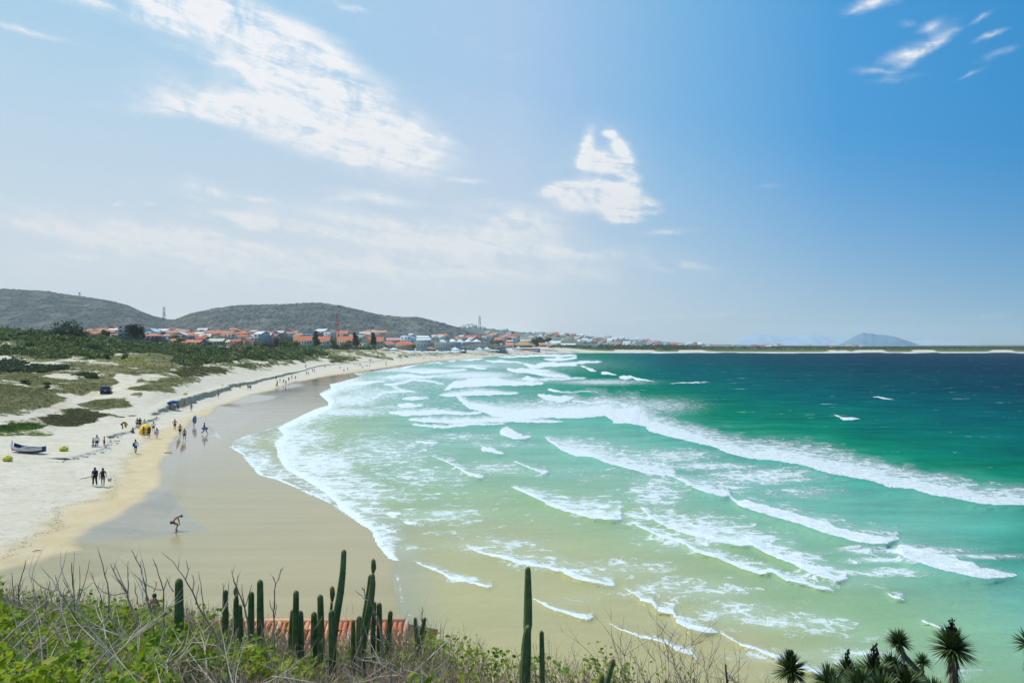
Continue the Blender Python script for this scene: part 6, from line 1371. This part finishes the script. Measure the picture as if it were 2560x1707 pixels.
# long pale boughs lying slantwise through the hedge
lb = MB()
for i in range(230):
    px = R.uniform(-60, 1300); D = R.uniform(3.8, 7.6); x = (px-CX)/F*D; z0 = float(canopy_z(np.array(px), np.array(D)))-R.uniform(.15,.55)
    L = R.uniform(.4,1.0); d = Vector((-R.uniform(.35,1.0), R.gauss(0,.4), R.uniform(.1,.6))) if R.random() < .72 else Vector((R.uniform(.3,1.0), R.gauss(0,.4), R.uniform(.1,.6)))
    twig(lb, (x, D, z0), d, L*(.75 if px > 760 else 1), R.uniform(.006,.0115)*(.6+D/16), 0, 1, 7, 5, 3)
tag(lb.build('pale_boughs', mm('weathered_wood', (206,186,160), .85, sc=12)), kind='stuff')
# fine upright stalks along the crest
ts = MB()
for i in range(4400):
    px = R.uniform(-60, 1950) if i % 2 else R.uniform(-60, 760); D = R.uniform(8.2, 10.4); x = (px-CX)/F*D; z0 = float(canopy_z(np.array(px), np.array(D)))-.45
    dens_ = float(np.interp(px, [0,60,400,560,800,1000,1150,1300,1500,1600,1750,1950], [.5,1,1,.8,1,.8,.8,.3,.6,1,.9,.3]))
    if R.random() > dens_: continue
    L = R.uniform(.22,.55)*(.8 if px > 1250 else 1); pts = branch_pts((x, D, z0), (R.gauss(-.1,.25), R.gauss(0,.2), 1), L, 3, .3, .2); ts.tube(pts, [.0045,.0038,.003,.0015], 3, cap=False)
    if R.random() < .6: ts.tube(branch_pts(pts[2], (R.gauss(0,.6), R.gauss(0,.3), .9), L*.35, 2, .2, .3), [.0028,.002,.0012], 3, cap=False)
for i in range(7200):     # brown tangle, thickest in the middle
    px = R.uniform(740, 1560) if i % 2 else R.uniform(-60, 1100); D = R.uniform(4.2, 9.9); x = (px-CX)/F*D; z0 = float(canopy_z(np.array(px), np.array(D)))-R.uniform(.25,.6)
    L = R.uniform(.2,.45)*(1.35 if 480 < px < 1060 and D > 8 else 1); pts = branch_pts((x, D, z0), (R.gauss(-.1,.5), R.gauss(0,.3), 1), L, 3, .5, .1); ts.tube(pts, [.0036,.003,.0024,.0012], 3, cap=False)
    if R.random() < .5: ts.tube(branch_pts(pts[2], (R.gauss(0,.8), R.gauss(0,.4), .7), L*.4, 2, .2, .3), [.0022,.0018,.001], 3, cap=False)
tag(ts.build('dry_stalks', twigm), kind='stuff')

# ---- bare shrubs whose long branches stand out against the beach (each a thing with its branches)
def r1b(p): return zc(0,1350,4.392,p)
def r2b(p): return zc(400,1350,4.3925,p)
def r3b(p): return zc(750,1350,4.3925,p)
SHR = [
 ('bare shrub with one straight branch at the far left of the hedge', 8.0, [r1b([(205,900),(200,760),(205,520),(245,380),(283,215)]), r1b([(205,560),(225,500),(252,468)]), r1b([(150,700),(140,560),(128,420),(124,360)])]),
 ('bare shrub with a long branch arching left, second from the left', 7.0, [r1b([(1180,1480),(1000,1060),(850,900),(760,720),(640,560),(575,430),(445,290)]), r1b([(635,555),(540,550),(430,490),(325,395)]), r1b([(660,600),(630,480),(600,375)]), r1b([(500,760),(520,600),(548,440)])]),
 ('bare shrub with a thick clipped branch pointing straight up', 8.0, [r1b([(820,900),(812,640),(800,480),(790,340),(786,240)]), r1b([(815,700),(850,660),(880,500),(872,280)]), r1b([(840,720),(870,650),(940,430),(982,225)]), r1b([(800,640),(740,520),(684,408)]), r1b([(830,660),(900,560),(1020,460)])]),
 ('bare shrub with the tallest single branch on the left half', 7.5, [r1b([(1260,960),(1190,840),(1200,640),(1180,480),(1130,280),(1068,68)]), r1b([(1190,830),(1130,700),(1060,500),(988,348)]), r1b([(1390,575),(1260,605),(1130,575),(1030,470)])]),
 ('bare forked shrub left of the half hidden person', 7.5, [r1b([(1520,860),(1440,720),(1390,570),(1290,420),(1210,258)]), r1b([(1395,580),(1340,460),(1252,255)]), r1b([(1400,590),(1403,400),(1405,232)]), r1b([(1390,575),(1310,480),(1230,383)])]),
 ('bare shrub whose twin branches cross in front of the hidden person', 7.0, [r1b([(1680,900),(1610,650),(1590,480),(1540,300),(1443,102)]), r1b([(1608,660),(1600,420),(1560,205)]), r1b([(1770,545),(1700,540),(1560,460),(1465,360)]), r1b([(1640,660),(1560,500),(1530,405)]), r1b([(1500,700),(1490,560),(1478,460)])]),
 ('bare shrub with a slender arching branch left of the round cactus', 7.5, [r1b([(1790,900),(1795,700),(1790,560),(1750,380),(1675,198)]), r1b([(1790,540),(1820,480),(1838,430)]), r1b([(1900,560),(1850,480),(1822,400)]), r1b([(1690,560),(1710,500),(1725,455)])]),
 ('large bare shrub with a long branch passing right of the round cactus', 6.5, [r1b([(2480,1240),(2320,960),(2180,720),(2110,560),(2010,390),(1900,240),(1773,128)]), r1b([(2030,430),(2060,340),(2045,225)]), r1b([(2112,575),(2130,450),(2108,378)]), r2b([(480,900),(475,780),(465,600),(450,480),(422,345)]), r2b([(390,700),(410,600),(425,480)])]),
 ('bare forked sapling standing before the tiled roof', 7.8, [r2b([(1250,1150),(1245,1000),(1252,800),(1250,640),(1268,480),(1310,400),(1355,292)]), r2b([(1268,500),(1260,440),(1242,400)]), r2b([(1300,420),(1320,360),(1322,310)]), r2b([(1252,800),(1215,730),(1205,650)]), r2b([(1255,860),(1275,760),(1280,700)])]),
 ('thin bare shrub behind the row of small cacti', 8.2, [r2b([(960,900),(930,740),(880,620),(830,500),(800,420),(780,318)]), r2b([(835,505),(850,440),(855,382)]), r2b([(935,740),(905,620),(898,480)]), r2b([(935,740),(970,620),(1008,482)]), r2b([(700,760),(695,600),(688,465)]), r2b([(740,760),(750,600),(756,440)])]),
 ('dead grey branch crossing the tall bent cactus', 7.6, [r3b([(880,960),(850,840),(780,690),(720,600),(684,518)]), r3b([(745,660),(680,610),(602,550)]), r3b([(1000,1230),(870,960),(800,780)]), r3b([(905,1120),(800,1060),(660,960)])]),
 ('pale bare shrub in the lower middle of the hedge', 6.5, [r3b([(1000,1500),(980,1290),(1010,1160),(1030,1060)]), r3b([(700,1420),(560,1330),(540,1280)]), r3b([(1180,1330),(1220,1270),(1300,1180)]), r3b([(1480,1480),(1560,1390),(1620,1340)])]),
 ('thin upright stick beside the forked cactus', 8.4, [r3b([(1340,1180),(1345,900),(1343,726)])]),
]
tdark = mm('bare_branch', (150,134,118), .9, sc=20)
for lab, D, brs in SHR:
    ex, ey = brs[0][0]; basep = PD(ex, ey, D); o = empty('bare_shrub', (basep.x, basep.y, basep.z)); tag(o, lab, 'shrub', 'bare shrubs standing out of the hedge')
    for bi, pts in enumerate(brs):
        P_ = [PD(x, y, D+.12*bi+.08*math.sin(i*1.3)) for i, (x, y) in enumerate(pts)]
        if bi == 0: P_ = [P_[0]+Vector((.05,.0,-.5))]+P_
        # resample smoothly, add knots
        Q = []
        for i in range(len(P_)-1):
            for f in (0,.5): Q.append(P_[i].lerp(P_[i+1], f)+Vector((R.gauss(0,.004), 0, R.gauss(0,.004))))
        Q.append(P_[-1]); n_ = len(Q); r0 = (.0105 if bi == 0 else .007)*(D/7.5)
        mb = MB(); mb.tube([q_-basep for q_ in Q], [r0*(1-.66*i/(n_-1))*(1.14 if i % 2 else .95) for i in range(n_)], 5)
        for k in range(3 if bi == 0 else 1):
            i = R.randrange(n_//3, n_-1); d = (Q[i+1]-Q[i]).normalized()+Vector((R.choice([-1,1])*.5, R.gauss(0,.3), .2)); pp = branch_pts(Q[i]-basep, d, R.uniform(.05,.14), 2, .2, .2); mb.tube(pp, [r0*.4,r0*.3,r0*.15], 3)
        mb.build('branch', tdark, o)

# ---- columnar cacti
cm_, t, b = princ('cactus_skin', rough=.55, spec=.35); P = t.new('ShaderNodeTexCoord').outputs['Object']; t.put(b.inputs['Base Color'], t.mix(t.rng(t.noise(P, 9, 4, .6), .35, .65), lin(78,100,60), lin(108,128,80)))
spm = mm('cactus_spines', (150,128,74), .8); tipm = mm('cactus_woolly_tip', (170,112,70), .9)
def stem(par, P_, Rr, nr=7, name='stem', spines=True, tip=True):
    """ribbed column along the path P_ (local), radii Rr"""
    n = 2*nr; pts = [Vector(p) for p in P_]; L = [0]
    for i in range(1, len(pts)): L.append(L[-1]+(pts[i]-pts[i-1]).length)
    m_ = max(8, int(L[-1]/.035)); C_, Q = [], []
    for k in range(m_+1):
        s = L[-1]*k/m_; i = max(j for j in range(len(L)) if L[j] <= s+1e-9); i = min(i, len(pts)-2); f = (s-L[i])/(L[i+1]-L[i]+1e-9); ff = f
        C_.append(pts[i].lerp(pts[i+1], ff)); Q.append(Rr[i]*(1-ff)+Rr[i+1]*ff)
    # round the top
    top = C_[-1]; r_ = Q[-1]; d = (C_[-1]-C_[-2]).normalized()
    for a in (.35,.7,.92,1.0): C_.append(top+d*r_*1.3*math.sin(a*math.pi/2)); Q.append(r_*max(.05, math.cos(a*math.pi/2)))
    b = MB(); nn = len(C_); a0 = None
    for i, c in enumerate(C_):
        d = (C_[min(i+1,nn-1)]-C_[max(i-1,0)]).normalized(); a = d.cross(Vector((0,1,0))).normalized() if a0 is None else (a0-d*a0.dot(d)).normalized(); a0 = a; bb = d.cross(a)
        for k in range(n):
            w = 2*math.pi*k/n; r = Q[i]*(1.08 if k % 2 == 0 else .74); b.v.append(tuple(c+(a*math.cos(w)+bb*math.sin(w))*r))
        if i:
            for k in range(n): b.q.append(((i-1)*n+k, (i-1)*n+(k+1) % n, i*n+(k+1) % n, i*n+k))
    st_ = b.build(name, cm_, par)
    if spines:
        s_ = MB(); w_ = MB()
        for i in range(1, nn-1):
            for k in range(0, n, 2):
                c = Vector(b.v[i*n+k]); out = (c-C_[i]).normalized()
                for _ in range(2 if i < nn-10 else 4):
                    d = (out+Vector((R.gauss(0,.5), R.gauss(0,.5), R.gauss(.1,.5)))).normalized(); l_ = R.uniform(.010,.020)*(1.25 if i > nn-10 else 1); e = d.cross(Vector((0,0,1))).normalized()*.0011
                    (w_ if i > nn-8 and R.random() < .5 else s_).tri(c-e, c+e, c+d*l_)
        tag(s_.build('spines', spm, st_), kind='stuff'); 
        if w_.v: tag(w_.build('crown_spines', tipm, st_), kind='stuff')
    return st_
CACT = [  # label, D, list of stems: path of (px,py) bottom -> top, width px
 ('thick round cactus standing alone left of the others', 8.0, [([(446,1640),(447,1540),(447,1457)], [20,23,19])]),
 ('short cactus first in the row before the roof', 9.0, [([(562,1640),(563,1560),(563,1482)], [16,16,13])]),
 ('fused cactus with a pinched knob on top', 9.0, [([(590,1650),(590,1570),(590,1500),(591,1492)], [14,15,13,8]),([(590,1490),(590,1480),(589.5,1472)], [8,13,10]),([(602,1650),(602,1580),(600,1518)], [13,13,10])]),
 ('short dark cactus left of the straight column', 9.0, [([(627,1650),(627,1580),(628,1487)], [17,17,14])]),
 ('straight cactus column at the left edge of the roof', 8.8, [([(651,1660),(650.5,1560),(650,1458)], [18,18,15])]),
 ('cactus trio with one tall and two short columns', 8.6, [([(736,1670),(739,1580),(740,1484)], [15,17,14]),([(727,1670),(728,1590),(731,1530)], [16,15,11]),([(752,1670),(751,1600),(750.5,1535)], [16,19,15])]),
 ('pair of cacti, a tall one with a stubby one at its left', 8.4, [([(804,1680),(803,1590),(800.5,1495)], [15,17,15]),([(786,1680),(785,1610),(785,1538)], [16,18,15]),([(797,1680),(795,1620),(793,1560)], [12,14,12])]),
 ('tall curved cactus leaning right with a knobbed side arm', 8.0, [([(826,1700),(834,1600),(841,1540),(851,1480),(857,1430),(859.5,1382)], [15,17,19,18,15,13]),([(826,1600),(827,1540),(829,1508)], [9,9,6]),([(830,1504),(831,1486),(830.5,1472)], [6,13,11])]),
 ('squat cactus in front of the tall curved one', 7.8, [([(831,1690),(830,1600),(829,1534)], [18,19,16])]),
 ('tall bent cactus topped by a narrow waisted knob', 8.0, [([(905,1700),(908,1600),(918,1550),(927,1500),(932,1460),(932,1440)], [16,17,18,17,14,10]),([(932,1436),(934,1420),(933.5,1404)], [5,13,11]),([(905,1600),(911,1540),(921,1480),(925,1442)], [12,13,12,9]),([(931,1690),(932,1590),(936,1510)], [13,14,10])]),
 ('slim cactus right of the tall bent one', 8.2, [([(950,1690),(949,1600),(948,1514)], [14,15,13])]),
 ('pair of stubby cacti below the tall bent one', 7.8, [([(898,1700),(898,1620),(898,1549)], [17,18,15]),([(884,1700),(883,1630),(883,1556)], [12,13,10])]),
 ('short leaning cactus right of the roof middle', 8.6, [([(966,1690),(970,1600),(976,1534)], [12,15,12]),([(976,1700),(975,1640),(974,1590)], [12,13,10])]),
 ('forked cactus shaped like a V at the right end of the roof', 8.4, [([(1042,1700),(1041,1640),(1042,1600),(1039,1570),(1038,1548)], [13,15,10,10,8]),([(1044,1690),(1048,1640),(1050,1600),(1056,1570),(1062,1548)], [11,13,9,12,8])]),
 ('tall solitary cactus column against the shallow water', 8.2, [([(1309,1760),(1313,1690),(1316,1620),(1318,1584),(1320,1572)], [24,27,26,20,18]),([(1318,1580),(1320,1560),(1320.5,1500),(1320,1426)], [18,23,21,15]),([(1309,1700),(1311,1640),(1314,1600)], [14,15,11])]),
 ('small slim cactus beside the tall solitary column', 8.2, [([(1356,1760),(1355.5,1660),(1354.5,1584)], [13,14,11])]),
 ('leaning stub cactus with a dry woolly top', 7.0, [([(1513,1740),(1521,1694),(1532,1654)], [13,14,13])]),
 ('very short cactus stub at the foot of the leaning one', 6.8, [([(1502,1740),(1504,1710),(1505,1692)], [14,15,13])]),
]
for lab, D, stems_ in CACT:
    x0, y0 = stems_[0][0][0]; bp_ = PD(x0, y0, D); o = empty('columnar_cactus', bp_); tag(o, lab, 'cactus', 'columnar cacti in the foreground')
    for si, (pth, wd) in enumerate(stems_):
        stem(o, [PD(x, y, D+.06*si)-bp_ for x, y in pth], [w_/F*D/2*.94 for w_ in wd])

# ---- yucca like plants at lower right
ym_, t, b = princ('sword_leaf', rough=.5, spec=.4); rn = t.geo().outputs['Random Per Island']; t.put(b.inputs['Base Color'], t.mix(t.rng(rn, 0, 1, smooth=False), lin(38,56,32), lin(96,116,52))); 
ydm = mm('dead_leaf', (128,112,90), .9, sc=12); ydk = mm('flower_stalk', (40,34,32), .9)
def yucca(px, py, rpx, D, lab, trunk=None, stalk=0, n=110, dead=60):
    c = PD(px, py, D); r = rpx/F*D*1.3; n = int(n*1.5); o = empty('yucca_plant', c); tag(o, lab, 'yucca', 'spiky yuccas at the lower right'); b = MB()
    for i in range(n):
        a = R.uniform(0, 6.28); e = R.uniform(-.55, 1.45); d = Vector((math.cos(a)*math.cos(e), math.sin(a)*math.cos(e), math.sin(e))); L = r*R.uniform(.85,1.12); s = d.cross(Vector((0,0,1))).normalized()*r*.042
        p1 = d*L*.5+Vector((0,0,L*.03)); p2 = d*L-Vector((0,0,L*.04)); m0 = d*.04*r; fold = Vector((0,0,-r*.02))
        b.quad(m0-s*.7, m0+fold, p1+fold, p1-s); b.quad(m0+fold, m0+s*.7, p1+s, p1+fold); b.tri(p1-s, p1+fold, p2); b.tri(p1+fold, p1+s, p2)
    b.build('leaf_rosette', ym_, o)
    tp = [Vector((0,0,0)), Vector((0,0,-r*1.2)), Vector((0,0,-r*2.6))] if trunk is None else [PD(x, y, D)-c for x, y in trunk]
    tb = MB(); tb.tube(tp, [r*.16]*len(tp), 7); tb.build('trunk', bark, o); db = MB()
    for i in range(dead):
        f = R.random()*(len(tp)-1); k = min(int(f), len(tp)-2); q_ = tp[k].lerp(tp[k+1], f-k); a = R.uniform(0,6.28); d = Vector((math.cos(a)*.42, math.sin(a)*.42, -1)).normalized(); L = r*R.uniform(.4,.8); s = Vector((-math.sin(a), math.cos(a), 0))*r*.03
        q0 = q_+Vector((math.cos(a), math.sin(a), 0))*r*.14; db.tri(q0-s, q0+s, q0+d*L)
    db.build('dead_leaf_skirt', ydm, o)
    if stalk:
        sb = MB(); sb.tube([(0,0,0),(R.uniform(-.02,.02),0,r*stalk)], [r*.1,r*.03], 5)
        for i in range(60): z_ = R.uniform(.25,1)*r*stalk; a = R.uniform(0,6.28); w_ = r*R.uniform(.1,.26)*(1.2-z_/(r*stalk)*.6); sb.tri((0,0,z_), (math.cos(a)*w_, math.sin(a)*w_, z_+w_*.7), (math.cos(a+.5)*w_*.7, math.sin(a+.5)*w_*.7, z_+w_*1.3))
        sb.build('dry_flower_stalk', ydk, o)
yucca(2246,1606,30,13,'yucca head on a leaning trunk skirted with pale dead leaves',[(2246,1606),(2262,1640),(2300,1680),(2340,1730),(2370,1790)],0,130,260)
yucca(2381,1622,46,13,'largest yucca head with a dark dry flower cluster on top',[(2381,1622),(2384,1665),(2386,1720),(2388,1790)],1.15,190,170)
yucca(1977,1676,40,12.5,'yucca rosette at the left end of the group',None,.9,150,30)
yucca(2074,1712,44,12,'low yucca at the bottom edge with upright blades',None,0,130,20)
yucca(2118,1684,34,12.6,'yucca with a thin dark flower spike, left of the crowded middle',None,1.3,120,20)
yucca(2186,1690,46,12.2,'yucca with a fat dark flower cluster in the crowded middle',None,1.3,150,30)
yucca(2232,1682,42,13.2,'yucca just below the leaning trunk, lit yellow green',None,.6,150,30)
yucca(2306,1656,22,14.5,'small yucca head behind the leaning trunk',None,0,90,20)
yucca(2150,1716,44,11.5,'low yucca half cut by the bottom edge, right of the first low one',None,0,130,20)
yucca(2205,1738,50,11.2,'dark low yucca along the bottom edge, middle of the crowd',None,0,140,20)
yucca(2262,1716,46,12.0,'low yucca between the crowded middle and the leaning trunk',None,.8,140,20)
yucca(2336,1742,42,11.8,'low yucca at the foot of the pale leaning trunk',None,0,120,40)
yucca(2096,1748,46,11.0,'low yucca cut by the bottom edge, left side of the crowd',None,0,120,20)
yucca(2572,1612,34,13,'yucca mostly beyond the right edge of the view',None,0,120,60)
yucca(2290,1716,36,12.5,'dark low yucca under the leaning trunk',None,0,120,20)
# dry bushes at bottom between hedge and yuccas: fan of fine twigs
for k, (px, py, D, hpx, lab) in enumerate([(1590,1730,7.5,115,'fan shaped bare bush left of the water gap'),(1655,1740,7.6,125,'tall fan shaped bare bush right of the first fan'),(1735,1745,7.8,130,'airy bare bush with curved twigs in the sand gap'),(1790,1750,7.6,110,'sparse bare bush near the clipped stump'),(1880,1760,7.8,80,'small sparse bare bush left of the yuccas')]):
    p = PD(px, py, D); o = empty('bare_bush', p); tag(o, lab, 'bush', 'fan shaped bare bushes along the bottom'); H = hpx/F*D
    for i in range(9):
        mb = MB(); twig(mb, (R.gauss(0,.03), R.gauss(0,.05), -.2), (R.gauss(-.1,.35), R.gauss(0,.2), 1), H*R.uniform(.75,1.15)+.2, .006, 0, 2, 5, 3, 3); mb.build('branch', tdark, o)
p = PD(1822,1760,7.2); o = empty('dead_stump', p); tag(o, 'single dark clipped stem standing between bare bushes', 'stump'); MB().tube([(0,0,-.3),(-.01,0,.15),(-.035,0,.42)], [.014,.013,.009], 6).build('stem', mm('dark_bark',(66,50,44)), o)

# ---- tiled shelter below the hedge
def shelter():
    D = 19.0; l_, r_ = PD(560,1553,D+1.6), PD(992,1553,D+1.6); ridge_z = l_.z; c = Vector(((l_.x+r_.x)/2, D, 0)); o = empty('tiled_shelter', (c.x, D, ridge_z)); tag(o, 'small shelter with an orange clay tile roof below the cacti', 'shelter')
    Wd = (r_.x-l_.x)/2+.25; run = 2.3; drp = 1.15; hipx = .75; wm_ = mm('shelter_wall',(186,170,150))
    MB().box((0,.2,-drp-1.6),(2*Wd-.2,3.2,3.0)).build('wall', wm_, o)
    tile = MB(); n = 6
    for k in range(n):      # a barrel tile: a half round shell with thickness
        a0, a1 = math.pi*k/n, math.pi*(k+1)/n; f = lambda a, r, y: (math.cos(a)*r*.78, y*.85, math.sin(a)*r*.7)
        tile.quad(f(a0,.095,-.21), f(a1,.095,-.21), f(a1,.082,.21), f(a0,.082,.21)); tile.quad(f(a0,.080,-.21), f(a0,.095,-.21), f(a1,.095,-.21), f(a1,.080,-.21))
    tm = tile.mesh('roof_tile'); mats = [mm('clay_%d' % i, rgb, .85, sc=5) for i, rgb in enumerate([(238,168,128),(230,142,100),(240,182,146),(222,128,88),(242,192,160)])]
    sl = math.atan2(drp, run); base_ = MB(); base_.quad((-Wd-hipx,-run+1.6,-drp-.05),(Wd+hipx,-run+1.6,-drp-.05),(Wd,1.6,-.05),(-Wd,1.6,-.05)); base_.quad((Wd+hipx,-run+1.6+2*run,-drp-.05),(-Wd-hipx,-run+1.6+2*run,-drp-.05),(-Wd,1.6,-.05),(Wd,1.6,-.05)); base_.tri((Wd+hipx,-run+1.6,-drp-.05),(Wd+hipx,run+1.6,-drp-.05),(Wd,1.6,-.05)); base_.tri((-Wd-hipx,run+1.6,-drp-.05),(-Wd-hipx,-run+1.6,-drp-.05),(-Wd,1.6,-.05))
    rf_ = base_.build('roof', mm('clay_under',(190,100,66)), o)
    nc = int(2*(Wd+hipx)/.165)
    for j in range(5):
        f = (j+.5)/7; y = 1.6-run*f; z = -drp*f; half = Wd+hipx*f
        for i in range(nc):
            x = -Wd-hipx+(i+.5)*.165
            if abs(x) > half+.05: continue
            t_ = link('roof_tile', tm, rf_, mats[R.randrange(5)]); t_.location = (x+R.gauss(0,.006), y, z+.01+R.gauss(0,.006)); t_.rotation_euler = (sl+R.gauss(0,.02), 0, R.gauss(0,.025))
    MB().tube([(-Wd,1.6,.0),(Wd,1.6,.0)], .09, 8).build('ridge_cap', mats[0], rf_)
shelter()
